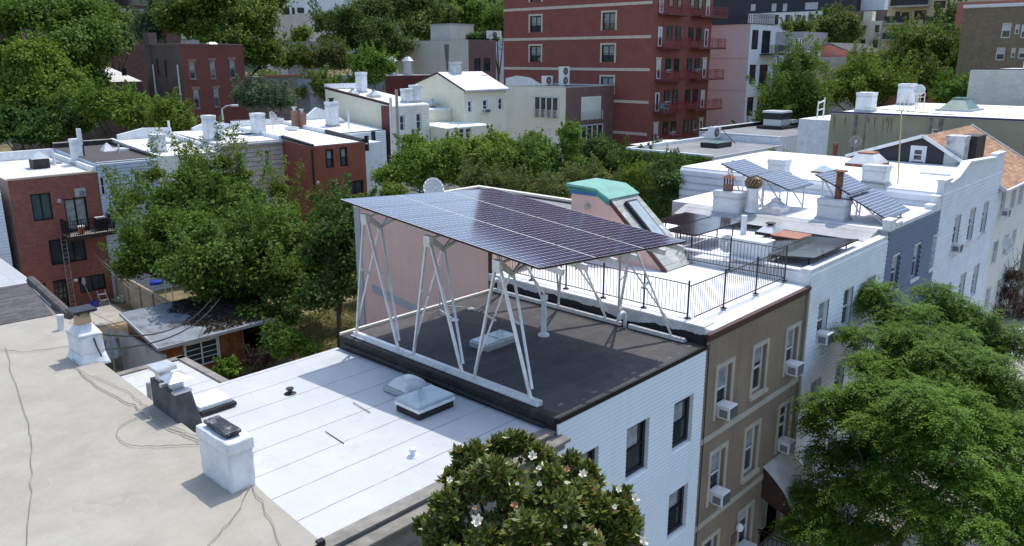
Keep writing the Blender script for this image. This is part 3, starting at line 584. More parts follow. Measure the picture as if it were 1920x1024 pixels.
CABS = [([(12, 650), (28, 720), (52, 790), (60, 840), (57, 920), (50, 1030)], 'long thin cable running down the left of the tan roof'),
        ([(0, 655), (40, 660), (90, 655), (132, 648)], 'cable lying across the tan roof towards the chimney with black cap'),
        ([(133, 668), (150, 700), (205, 738), (252, 760), (290, 790), (330, 808), (373, 828)], 'bundle of cables from chimney to chimney over the tan roof'),
        ([(150, 696), (200, 715), (240, 735), (275, 762), (300, 790), (345, 808), (374, 820)], 'second loose cable beside the chimney cable bundle'),
        ([(258, 780), (225, 800), (216, 818), (245, 835), (300, 836), (374, 833)], 'looped cable curling on the open tan roof'),
        ([(472, 912), (430, 980), (385, 1030)], 'pale wire leaving the foot of the nearest chimney'), ([(474, 910), (500, 960), (530, 1030)], 'dark wire leaving the foot of the nearest chimney')]
for i, (pts, lb) in enumerate(CABS): solo((lambda b: (b.tube(roofcable(pts, seed=i+3), .0065 if i not in (2,) else .01, 5), b)[1])(MB()), 'cable', GM['cable_gray'], lb, 'cable')

# brown stucco house, roof terrace, pink rear extension
TR = ('beige_trim', .13, .035)
def bw(TL, BR, **k): return Wp('F', FRONT, TL, BR, frame='white_frame', fw=.045, dep=.16, surround=TR, **k)
def grow(w, top=.0, bot=.0): return (w[0], w[1], w[2], w[3]-bot, w[4]+top, w[5])
b1 = bw((1345, 697), (1366, 768), blind=.5, bmat='curtain'); b2 = bw((1413, 654), (1432, 725), blind=.4, bmat='curtain', sill='beige_trim'); b3 = bw((1477, 619), (1489, 692), blind=.45, bmat='curtain')
b4 = bw((1333, 853), (1353, 926), blind=.45, bmat='curtain'); b5 = bw((1397, 811), (1416, 880), blind=.45, bmat='curtain', sill='beige_trim'); b6 = bw((1461, 767), (1476, 830), bars=(.7,))
b7 = bw((1318, 1010), (1340, 1080)); b8 = bw((1385, 960), (1405, 1026), blind=.3)
dz = aty(1300, 940, FRONT)[2]
def nz(w, z0, z1): return (w[0], w[1], w[2], z0, z1, w[5])
T1 = (sum(w[3] for w in (b1, b2, b3))/3, sum(w[4] for w in (b1, b2, b3))/3); T2 = (sum(w[3] for w in (b4, b5, b6))/3, sum(w[4] for w in (b4, b5, b6))/3)
wid = .78
def ww(w): c = (w[1]+w[2])/2; return (w[0], c-wid/2, c+wid/2, *w[3:])
bwins = [ww(nz(w, *T1)) for w in (b1, b2, b3)]+[ww(nz(w, *T2)) for w in (b4, b5, b6)]+[ww(nz(w, T2[0]-2.75, T2[1]-2.75)) for w in (b7, b8)]
door = ('F', 21.95, 23.35, .95, 3.3, dict(frame='beige_trim', fw=.12, rail=False, dep=.5, kind='entrance_door', mull=1, glass='curtain'))
br, brr = bld('row_house', 'brown stucco row house with beige window surrounds, white roof terrace and pink rear', 'house', 17.69, 23.88, FRONT, 17.6, 0, 9.36, 'stucco_brown', 'white_plain', bwins+[door], left='patch_wall')
zc1, zc2 = aty(1314.8, 828, FRONT)[2], aty(1302.7, 992, FRONT)[2]
part(lambda m: [m.box(17.7, 23.87, FRONT-.03, FRONT-.001, z-.17, z) for z in (zc1+.06, zc2+.06)], 'string_course', GM['beige_trim'], br)
part(lambda m: (m.box(17.66, 23.9, FRONT-.09, FRONT+.06, 9.27, 9.40), m.box(17.67, 23.89, FRONT-.05, FRONT-.002, 9.18, 9.268)), 'cornice', GM['maroon'], br, bevel=.015)
part(lambda m: m.box(17.63, 17.688, FRONT+.04, 17.6, 9.0, 9.56), 'parapet', GM['patch_wall'], br); part(lambda m: m.box(17.62, 18.15, FRONT+.07, 17.6, 9.561, 9.6), 'parapet_cap', GM['white_paint'], br)
part(lambda m: m.box(17.7, 18.4, FRONT-.12, FRONT-.09, -2, -1.9), 'drainpipe', GM['black_metal'], br) if False else None
part(lambda m: (m.tube([(23.8, FRONT-.07, 9.2), (23.8, FRONT-.07, .1)], .04, 8)), 'drainpipe', GM['white_frame'] if False else GM['stone'], br); part(lambda m: m.tube([(17.78, FRONT-.03, 9.1), (17.8, FRONT-.03, 6), (17.77, FRONT-.03, 2.5)], .014, 5), 'cable', GM['cable'], br)
def awn(m):
    x0, x1 = 21.75, 23.45; prof = [(0, 3.98), (.35, 3.72), (.7, 3.4), (.95, 3.08), (1.05, 2.86)]; n = 22
    for (d0, z0), (d1, z1) in zip(prof, prof[1:]):
        for i in range(n):
            a, b = x0+(x1-x0)*i/n, x0+(x1-x0)*(i+1)/n; k = .025
            mid = (a+b)/2
            m.face([(a, FRONT-d0, z0), (mid, FRONT-d0, z0+k), (mid, FRONT-d1, z1+k), (a, FRONT-d1, z1)], 0); m.face([(mid, FRONT-d0, z0+k), (b, FRONT-d0, z0), (b, FRONT-d1, z1), (mid, FRONT-d1, z1+k)], 0)
aw = part(awn, 'awning', GM['ribbed'], br)
def awside(m):
    for x in (21.74, 23.46): m.prism([(x, FRONT-.01, 3.97), (x, FRONT-.35, 3.70), (x, FRONT-.7, 3.38), (x, FRONT-1.05, 2.84), (x, FRONT-1.0, 2.6), (x, FRONT-.5, 2.72), (x, FRONT-.01, 2.95)], (.02, 0, 0))
    m.box(21.75, 23.47, FRONT-1.07, FRONT-1.05, 2.6, 2.86)
part(awside, 'awning_side', GM['darkbrown'], aw)
part(lambda m: (m.box(21.6, 23.7, 8.4, FRONT-.02, 0, .93), [m.box(21.6, 23.7, 8.4-.28*(i+1), 8.4-.28*i-.001, 0, .93-.18*(i+1)) for i in range(5)]), 'stoop', GM['concrete'], br)
def stooprail(m, x):
    pr = [(x, FRONT-.05, 1.85), (x, 8.4, 1.85), (x, 7.0, .95)]; m.tube(pr, .03, 6); m.tube([(a, b, c-.12) for a, b, c in pr], .018, 5)
    for i in range(9): y = FRONT-.1-i*.15; m.tube([(x, y, .93), (x, y, 1.84)], .012, 4)
    for i in range(10): y = 8.35-i*.14; z = 1.83-(8.4-y)*.64; m.tube([(x, y, z-.9), (x, y, z)], .012, 4)
for x in (21.66, 23.64): part(lambda m: stooprail(m, x), 'stoop_railing', GM['black_metal'], br)
part(lambda m: m.lathe((20.2, FRONT-.12, 2.6), [(.02, -.12), (.1, -.06), (.12, .04), (.06, .14)]), 'wall_lamp', GM['lamp_white'], br); part(lambda m: m.box(19.95, 20.3, FRONT-.03, FRONT-.002, 2.05, 2.4), 'plaque', GM['copper_trim'] if False else GM['brown_trim'], br)
# AC units hung in windows
def ac_unit(x, z, label, pl=FRONT, face='F', w=.46, group='window air conditioners on the row house fronts'):
    t = thing('air_conditioner', label, 'air conditioner', fpt(face, pl, x, .2, z), group)
    m = MB(); fbox(m, face, pl, x-w/2, x+w/2, -.1, .36, z, z+.38); m.build('body', GM['plastic_white'], t, bevel=.02)
    m = MB(); fbox(m, face, pl, x-w/2+.03, x+w/2-.03, .361, .374, z+.035, z+.345)
    m.build('rear_grille', GM['plastic_gray'], t)
    m = MB(); [fbox(m, face, pl, x-w/2-.008, x-w/2-.001, .06, .3, z+.06+i*.045, z+.09+i*.045) for i in range(5)]; m.build('side_grille', GM['plastic_gray'], t)
    m = MB(); P = fpt(face, pl, x+w*.2, .4, z-.03); Q = fpt(face, pl, x+w*.2, .0, z-.03); m.bar(P, Q, .05, .04); m.bar(fpt(face, pl, x+w*.2, .3, z-.05), fpt(face, pl, x+w*.2, .02, z-.3), .03); m.build('bracket', GM['galv'], t)
    return t
def acwin(w, label, **k): return ac_unit((w[1]+w[2])/2+.0, w[3]-.03, label, **k)
acwin(bwins[0], 'white window air conditioner in the top left window of the brown stucco front'); acwin(bwins[2], 'white window air conditioner in the top right window of the brown stucco front'); acwin(bwins[3], 'white window air conditioner in the middle left window of the brown stucco front')
acwin(bwins[5], 'white window air conditioner in the middle right window just above the metal awning'); acwin(bwins[7], 'white window air conditioner in the lowest window beside the entrance of the brown front')
# pink extension (one storey higher at the back) and stair bulkhead with copper roof
pk = thing('rear_extension', 'pink stucco rear extension rising behind the solar canopy', 'extension', (20.8, 21.2, 0))
def pinkw(m):
    wallgrid(m, 'L', 17.69, 17.62, 24.8, 0, 10.85, []); m.face([(17.69, 24.8, 0), (24.3, 24.8, 0), (24.3, 24.8, 10.85), (17.69, 24.8, 10.85)])
    m.face([(24.3, 17.62, 0), (24.3, 24.8, 0), (24.3, 24.8, 10.85), (24.3, 17.62, 10.85)]); m.face([(17.69, 17.62, 0), (24.3, 17.62, 0), (24.3, 17.62, 10.85), (17.69, 17.62, 10.85)])
part(pinkw, 'wall', GM['stucco_pink'], pk)
part(lambda m: m.box(17.7, 24.29, 17.63, 24.79, 10.72, 10.78), 'roof', GM['gray_roof'], pk)
part(lambda m: (m.box(17.66, 17.9, 17.63, 24.83, 10.851, 10.93), m.box(17.9, 24.33, 24.62, 24.83, 10.851, 10.93), m.box(24.1, 24.33, 17.63, 24.62, 10.851, 10.93)), 'coping', GM['ivory'], pk)
part(lambda m: (m.box(17.655, 17.686, 24.45, 24.8, 0, 10.84),), 'corner_board', GM['gray_trim'], pk)
part(lambda m: m.prism([(17.665, 23.9, 7.7), (17.665, 23.9, 8.0), (17.665, 20.4, 7.55), (17.665, 20.4, 7.25)], (.02, 0, 0)), 'painted_band', GM['gray_trim'], pk)
part(lambda m: (m.box(17.64, 17.72, 17.52, 17.62, 8.9, 10.85),), 'corner_post', GM['darkbrown'], pk)
bk = thing('roof_bulkhead', 'pink stair bulkhead with bright green copper roof and sloping slate side', 'bulkhead', (23, 16, 9.4))
BX0, BX1 = 22.3, 23.85
def bwall(m):
    for x in (BX0, BX1): m.face([(x, 18.0, 9.3), (x, 18.0, 11.74), (x, 16.75, 11.70), (x, 16.3, 11.45), (x, 14.1, 9.42), (x, 14.1, 9.3)])
    m.face([(BX0, 18, 9.3), (BX1, 18, 9.3), (BX1, 18, 11.74), (BX0, 18, 11.74)])
part(bwall, 'wall', GM['stucco_pink'], bk)
part(lambda m: m.hexa([(BX0-.06, 13.9, 9.36), (BX1+.25, 13.9, 9.36), (BX1+.04, 16.45, 11.6), (BX0-.04, 16.45, 11.6), (BX0-.06, 13.85, 9.44), (BX1+.25, 13.85, 9.44), (BX1+.04, 16.4, 11.68), (BX0-.04, 16.4, 11.68)]), 'slate_slope', GM['slate'], bk)
part(lambda m: m.hexa([(BX0-.08, 13.88, 9.3), (BX0-.02, 13.88, 9.3), (BX0-.02, 16.43, 11.55), (BX0-.08, 16.43, 11.55), (BX0-.08, 13.84, 9.46), (BX0-.02, 13.84, 9.46), (BX0-.02, 16.4, 11.7), (BX0-.08, 16.4, 11.7)]), 'barge_board', GM['maroon'], bk)
part(lambda m: (m.hexa([(BX0-.15, 16.8, 11.82), (BX1+.1, 16.8, 11.82), (BX1+.1, 18.15, 11.86), (BX0-.15, 18.15, 11.86), (BX0-.15, 16.8, 11.9), (BX1+.1, 16.8, 11.9), (BX1+.1, 18.15, 11.95), (BX0-.15, 18.15, 11.95)]), m.hexa([(BX0-.15, 16.25, 11.53), (BX1+.1, 16.25, 11.53), (BX1+.1, 16.8, 11.82), (BX0-.15, 16.8, 11.82), (BX0-.15, 16.2, 11.6), (BX1+.1, 16.2, 11.6), (BX1+.1, 16.8, 11.9), (BX0-.15, 16.8, 11.9)])), 'copper_roof', GM['copper'], bk)
part(lambda m: (m.box(BX0-.12, BX1+.06, 16.82, 18.1, 11.72, 11.815), m.bar((BX0-.09, 16.25, 11.42), (BX0-.09, 16.82, 11.74), .06, .14)), 'fascia', GM['copper_trim'], bk); part(lambda m: m.box(BX0-.07, BX0-.004, 16.9, 18.05, 11.6, 11.715), 'trim_band', GM['blue_trim'], bk)
def slp(t): return 13.85+(16.4-13.85)*t, 9.47+(11.7-9.47)*t
(ya, za), (yb, zb_) = slp(.34), slp(.86)
sk = part(lambda m: m.hexa([(22.75, ya, za-.02), (23.4, ya, za-.02), (23.4, yb, zb_-.02), (22.75, yb, zb_-.02), (22.75, ya-.1, za+.1), (23.4, ya-.1, za+.1), (23.4, yb-.1, zb_+.1), (22.75, yb-.1, zb_+.1)]), 'skylight', GM['black_frame'], bk)
part(lambda m: m.hexa([(22.82, ya-.05, za+.13), (23.33, ya-.05, za+.13), (23.33, yb-.16, zb_+.04), (22.82, yb-.16, zb_+.04), (22.82, ya-.06, za+.15), (23.33, ya-.06, za+.15), (23.33, yb-.17, zb_+.06), (22.82, yb-.17, zb_+.06)]), 'pane', GM['sky_glass'], sk)
part(lambda m: m.lathe((BX0-.12, 17.2, 11.2), [(.01, -.1), (.09, -.05), (.1, .04), (.04, .12)]), 'wall_lamp', GM['stone'], bk)
part(lambda m: (m.pyr(23.9, 25.4, 17.2, 19.6, 10.6, 11.5, .45),), 'lean_to_roof', GM['brown_shingle'], bk)
# iron railing of the terrace
rl = thing('terrace_railing', 'black iron railing with thin pickets round the white roof terrace', 'railing', (18, 10.4, 9.4))
def rail_run(A, B, n, z=9.44, h=1.08, first=True):
    A, B = Vector(A), Vector(B); d = B-A; L = d.length
    for k in range(0 if first else 1, n+1):
        p = A+d*k/n; m = MB(); m.box(p.x-.019, p.x+.019, p.y-.019, p.y+.019, z, z+h+.02); m.pyr(p.x-.028, p.x+.028, p.y-.028, p.y+.028, z+h+.02, z+h+.08, .1); m.lathe((p.x, p.y, z), [(.1, 0), (.09, .02), (.03, .03)], 8); m.build('post', GM['black_metal'], rl)
    for k in range(n):
        p, q = A+d*k/n, A+d*(k+1)/n; m = MB()
        for zz in (.12, h-.04): m.bar((p.x, p.y, z+zz), (q.x, q.y, z+zz), .03, .022)
        c = max(3, int((q-p).length/.115))
        for i in range(1, c): s = p.lerp(q, i/c); m.bar((s.x, s.y, z+.12), (s.x, s.y, z+h-.04), .011)
        m.build('picket_panel', GM['black_metal'], rl)
rail_run((17.93, 17.4, 0), (17.93, 10.45, 0), 5, z=9.6, h=.98); rail_run((17.93, 10.45, 0), (23.75, 10.45, 0), 3, first=False); rail_run((23.75, 10.45, 0), (23.75, 14.3, 0), 2, first=False)

# white sided house with black arrays, blue house, white house with stepped front, gabled house
def sw(TL, BR, **k): return Wp('F', FRONT, TL, BR, **dict(dict(frame='white_frame', fw=.05, dep=.14, surround=('white_frame', .07, .03), sill='white_frame'), **k))
h1, h2_ = sw((1533, 571), (1546, 634), blind=.5, bmat='curtain'), sw((1584, 545), (1588.5, 607)); ZH = ((h1[3]+h2_[3])/2, (h1[4]+h2_[4])/2)
g0 = (h1[1]+h1[2])/2; gs = (h2_[1]+h2_[2])/2-g0
hw = []
for r_ in (0, -2.75, -5.5):
    for k in range(3): hw.append(('F', g0+gs*k-.42, g0+gs*k+.42, ZH[0]+r_, ZH[1]+r_, dict(h1[5], blind=(.5, 0, .4)[k] if r_ == 0 else .35)))
hs, hsr = bld('row_house', 'white sided row house carrying flat black solar arrays, between brown and slate blue fronts', 'house', 23.9, 30.7, FRONT, 18.6, 0, 9.78, 'white_wall', 'white_plain', hw, par=(('F', .1, .3, 'white_paint'),), left='white_paint', lapF=.16, ztb=9.3)
part(lambda m: m.box(23.9, 24.15, FRONT+.32, 18.5, 9.8, 9.86), 'curb', GM['white_paint'], hs)
acwin(hw[0], 'white window air conditioner in the top left window of the white sided front beside brown'); acwin(hw[3], 'white window air conditioner low on the white sided front half behind locust leaves')
skylight(28.0, 29.0, 12.9, 13.65, 9.8, .12, hsr, 'black_metal', 'galv', k=.35, name='skylight'); part(lambda m: m.lathe((28.5, 13.27, 10.1), [(.12, .0), (.12, .08), (.2, .1), (.2, .13)], 8), 'vent', GM['black_metal'], hsr)
part(lambda m: (m.box(27.55, 28.6, 11.75, 12.75, 9.8, 9.95), m.box(27.5, 28.65, 11.7, 12.8, 9.951, 10.0)), 'roof_hatch', GM['terracotta'], hsr, bevel=.01)
part(lambda m: m.tube([(25.0, 12.6, 9.8), (25.0, 12.6, 11.1)], .1, 10), 'vent_pipe', GM['white_paint'], hsr)
part(lambda m: m.hexa([(29.6, FRONT+.35, 9.81), (30.69, FRONT+.35, 9.81), (30.69, 18.2, 9.81), (29.6, 18.2, 9.81), (30.4, FRONT+.35, 10.05), (30.69, FRONT+.35, 10.1), (30.69, 18.2, 10.1), (30.4, 18.2, 10.05)]), 'flashing', GM['silver'], hsr)
def flat_array(label, rects, z, dz, ux=(1, 0, 0), uy=(0, 1, 0), mt='pv_black'):
    a = rects[0]; t = thing('solar_array', label, 'solar array', (a[0], a[2], 9.8)); k = MB()
    for x0, x1, y0, y1, nx, ny in rects:
        ux = Vector((1, 0, .0)); uy = Vector((0, 1, dz)).normalized(); lx, ly = (x1-x0)/nx, (y1-y0)/ny
        for i in range(nx):
            for j in range(ny): panel_module('solar_panel', lx-.015, ly-.015, GM[mt], GM['black_frame'], t, Vector((x0+lx*i, y0+ly*j, z+(y0-a[2]+ly*j)*dz)), ux, uy)
        for px in (x0+.3, x1-.3):
            zz = lambda y: z+(y-a[2])*dz
            k.bar((px, y0+.1, zz(y0+.1)-.03), (px, y1-.1, zz(y1-.1)-.03), .05)
            for py in (y0+.3, y1-.3): k.tube([(px, py, 9.3), (px, py, zz(py)-.02)], .025, 5)
    k.build('rack', GM['black_metal'], t); return t
flat_array('flat black solar array beside the railing at the street edge of the white roof', [(24.5, 28.2, 9.85, 11.55, 3, 1), (24.9, 28.2, 11.57, 13.2, 3, 1)], 10.12, -.1)
part(lambda m: (m.box(24.2, 24.8, 11.4, 12.6, 9.3, 10.42), m.box(24.15, 24.85, 11.35, 12.65, 10.421, 10.47)), 'chimney', GM['white_paint'], hsr, bevel=.02)
flat_array('flat black solar array at the rear edge of the white roof behind the bulkhead', [(24.3, 27.9, 14.05, 15.3, 2, 1), (25.5, 27.7, 15.35, 16.5, 2, 1)], 10.25, .02)
bs = [sw((1673, 482), (1679, 534)), sw((1712, 463), (1718, 521)), sw((1748, 446), (1750, 502))]; ZB = (sum(w[3] for w in bs)/3, sum(w[4] for w in bs)/3)
blw = [('F', (w[1]+w[2])/2-.45, (w[1]+w[2])/2+.45, ZB[0]+r_, ZB[1]+r_, dict(w[5], blind=.4)) for r_ in (0, -2.85, -5.7) for w in bs]
bl, blr = bld('row_house', 'slate blue sided row house with white parapet and two tilted solar arrays', 'house', 30.71, 36.88, FRONT, 19.0, 0, 10.08, 'blue_wall', 'white_plain', blw, left='silver', lapF=.2)
def stepar(m, x0, x1, z, segs):
    for a, b, h in segs:
        m.box(x0+(x1-x0)*a, x0+(x1-x0)*b, FRONT-.035, FRONT+.24, z-.06, z+h); m.box(x0+(x1-x0)*a-.03, x0+(x1-x0)*b+.03, FRONT-.07, FRONT+.27, z+h+.001, z+h+.09)
part(lambda m: (stepar(m, 30.72, 36.86, 10.11, ((.0, .1, .28), (.11, .2, .1), (.2, .8, .02), (.8, .89, .2), (.9, 1, .5)))), 'parapet', GM['white_paint'], bl)
def roof_chimney(parent, x0, x1, y0, y1, z0, z1, m='white_brick'):
    o = part(lambda q: (q.box(x0, x1, y0, y1, z0, z1-.2), q.box(x0-.03, x1+.03, y0-.03, y1+.03, z1-.22, z1)), 'chimney', GM[m], parent); lumpy(o, .012 if x0 < 50 else .02, 4, int(x0*7) % 11)
    part(lambda q: q.pyr(x0-.12, x1+.12, y0-.12, y1+.12, z0+.01, z0+.22, .86), 'flashing', GM['silver'], o); return o
c = roof_chimney(blr, 30.2, 31.0, 15.55, 16.7, 9.8, 10.9); part(lambda m: (m.box(30.35, 30.65, 16.05, 16.35, 10.9, 11.15)), 'chimney_pot', GM['chim_brick'], c); part(lambda m: ([m.box(30.35+a, 30.4+a, 16.05+b, 16.1+b, 11.15, 11.45) for a in (0, .25) for b in (0, .25)], m.pyr(30.28, 30.72, 15.98, 16.42, 11.45, 11.58, .2)), 'chimney_cap', GM['rust'], c)
c = roof_chimney(blr, 30.95, 31.7, 11.5, 12.55, 10.0, 10.95); part(lambda m: m.lathe((31.4, 11.95, 10.95), [(.13, 0), (.13, 1.05), (.27, 1.06), (.27, 1.1)], 10), 'flue_pipe', GM['rust'], c, smooth=False)
def turbine(m):
    m.lathe((30.75, 15.2, 10.1), [(.3, 0), (.24, .2), (.22, .9), (.3, .95), (.3, 1.0)], 12)
part(turbine, 'vent_stack', GM['white_paint'], blr)
def turb(m):
    for i in range(14):
        a = 2*math.pi*i/14; pts = [(30.75+r*math.cos(a+.25*k), 15.2+r*math.sin(a+.25*k), 11.1+z) for k, (r, z) in enumerate(((.14, 0), (.3, .1), (.33, .22), (.27, .36), (.08, .44)))]; m.tube(pts, .04, 4)
    m.lathe((30.75, 15.2, 11.1), [(.15, 0), (.22, .2), (.1, .42)], 10)
part(turb, 'turbine_vent', mat('brass_vent', (.2, .15, .075), rough=.6, var=.3, metal=.3), blr)
def pyvent(m): m.box(30.75, 31.55, 13.95, 14.75, 10.1, 10.36); m.pyr(30.75, 31.55, 13.95, 14.75, 10.36, 10.58, .4); m.box(31.0, 31.3, 14.2, 14.5, 10.581, 10.64); m.pyr(30.97, 31.33, 14.17, 14.53, 10.641, 10.74, .3)
part(pyvent, 'roof_ventilator', GM['galv'], blr)
def tilted(label, mods, zroof, n=1):
    t = thing('solar_array', label, 'solar array', (mods[0][0], mods[0][2], zroof)); k = MB()
    for x0, x1, y0, y1, zl, zh in mods:
        uy = Vector((0, y1-y0, zh-zl)); ly = uy.length; uy.normalize()
        panel_module('solar_panel', x1-x0, ly, GM['pv_blue'], GM['black_frame'], t, Vector((x0, y0, zl)), Vector((1, 0, 0)), uy)
        for px in (x0+.35, x1-.35):
            for f in (.15, .85): y = y0+(y1-y0)*f; z = zl+(zh-zl)*f; k.bar((px, y, zroof), (px, y, z-.02), .05)
            k.bar((px, y0+(y1-y0)*.15, zroof+.05), (px, y0+(y1-y0)*.85, zl+(zh-zl)*.85-.03), .045)
        k.bar((x0-.02, (y0*.8+y1*.2), zl*.8+zh*.2-.03), (x1+.02, (y0*.8+y1*.2), zl*.8+zh*.2-.03), .05); k.bar((x0-.02, (y0*.2+y1*.8), zl*.2+zh*.8-.03), (x1+.02, (y0*.2+y1*.8), zl*.2+zh*.8-.03), .05)
    k.build('rack', GM['alu'], t)
tilted('tilted blue solar array with white cell lines at the back of the slate blue house', [(31.0, 33.1, 15.55, 16.9, 11.45, 11.9), (31.2, 33.5, 13.85, 15.35, 11.06, 11.52)], 10.11)
tilted('tilted blue solar array with white cell lines at the street end beside the rusty flue', [(31.2, 33.4, 11.42, 12.88, 11.16, 11.8), (31.3, 33.95, 10.0, 11.5, 10.36, 11.05)], 10.11)
w4 = [sw((1788, 409), (1793, 462)), sw((1819, 393), (1818, 453)), sw((1845, 381), (1842, 438))]; ZW = (sum(w[3] for w in w4)/3, sum(w[4] for w in w4)/3)
w4w = [('F', (w[1]+w[2])/2-.5, (w[1]+w[2])/2+.5, ZW[0]+r_, ZW[1]+r_, dict(w[5], blind=.35)) for r_ in (0, -3.2, -6.2) for w in w4]
wt, wtr = bld('row_house', 'tall white sided row house with stepped gable front next to the slate blue one', 'house', 36.9, 46.9, FRONT, 22.4, 0, 10.72, 'white_wall', 'white_plain', w4w, left='white_wide', lapF=.18, lapL=.36)
def gablepar(m):
    P = [(36.9, 10.72), (36.9, 11.2), (37.9, 11.2), (37.9, 11.0), (39.0, 11.15), (40.4, 11.68), (45.3, 11.45), (45.3, 11.6), (46.9, 11.6), (46.9, 10.72)]
    m.prism([(x, FRONT-.03, z) for x, z in P], (0, .25, 0))
    for (a, za), (b, zb2_) in ((P[1], P[2]), (P[3], P[4]), (P[4], P[5]), (P[5], P[6]), (P[7], P[8])): m.hexa([(a, FRONT-.09, za+.002), (b, FRONT-.09, zb2_+.002), (b, FRONT+.28, zb2_+.002), (a, FRONT+.28, za+.002), (a, FRONT-.09, za+.1), (b, FRONT-.09, zb2_+.1), (b, FRONT+.28, zb2_+.1), (a, FRONT+.28, za+.1)], 1)
part(gablepar, 'parapet', [GM['white_wall'], GM['white_paint']], wt)
acwin(w4w[0], 'white window air conditioner on the tall stepped white front right of slate blue')
roof_chimney(wtr, 36.75, 37.5, 16.7, 17.5, 10.7, 11.55); roof_chimney(wtr, 36.95, 37.6, 12.1, 13.1, 10.7, 11.65)
skylight(39.2, 40.3, 15.6, 16.4, 10.74, .1, wtr, 'rust', 'sky_glass', k=.2); skylight(43.0, 45.0, 14.6, 16.2, 10.74, .16, wtr, 'rust', 'acrylic', k=.5)
part(lambda m: m.box(43.55, 44.45, 15.0, 15.8, 11.40, 11.46), 'skylight_cap', GM['terracotta'], wtr); part(lambda m: m.tube([(37.2, 19.6, 10.7), (37.2, 19.6, 11.3)], .08, 8), 'vent_pipe', GM['white_paint'], wtr)
part(lambda m: m.box(42.5, 45, 10.9, 12.3, 10.74, 10.84), 'roof_hatch', GM['white_paint'], wtr)
gw = [Wp('F', FRONT, a, b, frame='white_frame', fw=.06, surround=('white_frame', .08, .03)) for a, b in (((1880, 360), (1884, 395)), ((1899, 354), (1903, 391)), ((1913, 345), (1918, 384)))]
ZG = (sum(w[3] for w in gw)/3, sum(w[4] for w in gw)/3)
gww = [('F', (w[1]+w[2])/2-.42, (w[1]+w[2])/2+.42, ZG[0]+r_, ZG[1]+r_, w[5]) for r_ in (0, -2.7, -5.3) for w in gw]
gab, gabr = bld('row_house', 'cream row house with orange shingle gable roof and navy gable end', 'house', 46.95, 55.5, FRONT+.05, 17.0, 0, 9.75, 'offwhite_wall', 'gray_roof', gww)
RY, RZ = 13.6, 12.25
def gabroof(m):
    m.hexa([(46.75, FRONT-.35, 9.62), (55.8, FRONT-.35, 9.62), (55.8, RY, RZ-.15), (46.75, RY, RZ-.15), (46.75, FRONT-.35, 9.77), (55.8, FRONT-.35, 9.77), (55.8, RY, RZ), (46.75, RY, RZ)]); m.hexa([(46.75, RY+.002, RZ-.15), (55.8, RY+.002, RZ-.15), (55.8, 17.6, 10.75), (46.75, 17.6, 10.75), (46.75, RY+.002, RZ), (55.8, RY+.002, RZ), (55.8, 17.6, 10.9), (46.75, 17.6, 10.9)])
gr = part(gabroof, 'gable_roof', GM['orange_shingle'], gab)
part(lambda m: (m.prism([(46.96, FRONT+.1, 9.7), (46.96, 17.0, 9.7), (46.96, 17.0, 10.95), (46.96, RY, RZ-.16)], (.05, 0, 0)),), 'gable_wall', GM['navy_wall'], gab)
part(lambda m: (m.bar((46.72, FRONT-.36, 9.72), (46.72, RY, RZ-.03), .06, .18), m.bar((46.72, RY, RZ-.03), (46.72, 17.6, 10.83), .06, .18), m.bar((55.83, FRONT-.36, 9.72), (55.83, RY, RZ), .06, .2), m.bar((46.7, FRONT-.4, 9.7), (55.85, FRONT-.4, 9.7), .12, .12)), 'rake_board', GM['white_paint'], gr)
gwn = Wp('L', 46.9, (1712, 277), (1730, 304), frame='white_frame', fw=.1, dep=.0, surround=('white_frame', .12, .03)); add_window(gab, 'L', 46.93, *gwn[1:5], dict(gwn[5], dep=.02))
c = part(lambda m: chimney_body(m, 46.9, 47.9, 11.6, 12.5, 10.5, 12.3, flare=.02), 'chimney', mat('peeling_white_chimney', (.55, .56, .56), var=.1, stain=(.05, .05, .06), stamt=.95, stscale=1.6), gr, bevel=.02); part(lambda m: m.box(47.95, 49.6, 11.25, 12.15, 10.9, 12.25), 'chimney_back', GM['tar_edge'], c)
acwin(gww[0], 'white window air conditioner on the cream gabled house at the right edge')
# ------------------------------------------------------------------ row across the yards (rear walls face the camera)
YB = 57.0
bf = dict(frame='black_frame', fw=.1, dep=.15, rail=False, mull=1, glass='glass_teal')
rw = [Wp('F', YB, (56, 365), (101.5, 411), **dict(bf, fw=.08)), Wp('F', YB, (119, 374), (170, 432), frame='black_frame', fw=.1, rail=False, mull=1, dep=.2, blind=.9, bmat='curtain', kind='sliding_door'),
      Wp('F', YB, (90, 451), (164, 487), frame='black_frame', fw=.09, rail=False, mull=2), Wp('F', YB, (147, 521), (200, 541), frame='black_frame', fw=.09, rail=False, mull=1), Wp('F', YB, (99, 527), (134, 575), frame='black_frame', fw=.12, rail=False, dep=.25, bars=(.3, .5, .7), kind='back_door'), Wp('F', YB, (74, 532), (90, 560), frame='black_frame', fw=.08)]
rb, rbr = bld('brick_house', 'red brick house with rear balcony and white roof across the yards at the far left', 'house', 14.68, 20.0, YB, 65, 0, 8.9, 'red_brick', 'white_warm', rw, par=(('R', .35, .25, 'white_paint'), ('B', .6, .3, 'white_paint')), ztb=9.3, left='mauve_brick')
part(lambda m: m.box(14.66, 20.02, YB-.05, YB+.2, 8.935, 9.03), 'coping', GM['cream_trim'], rb)
g0_, g1_ = aty(139, 354, YB), aty(161, 367, YB)
part(lambda m: m.box(g0_.x, g1_.x, YB-.06, YB-.002, g1_.z, g0_.z), 'wall_air_conditioner', GM['gray_trim'], rb); part(lambda m: [m.box(g0_.x+.25, g1_.x-.05, YB-.075, YB-.061, g1_.z+.06+i*.08, g1_.z+.1+i*.08) for i in range(4)], 'grille', GM['plastic_gray'], rb)
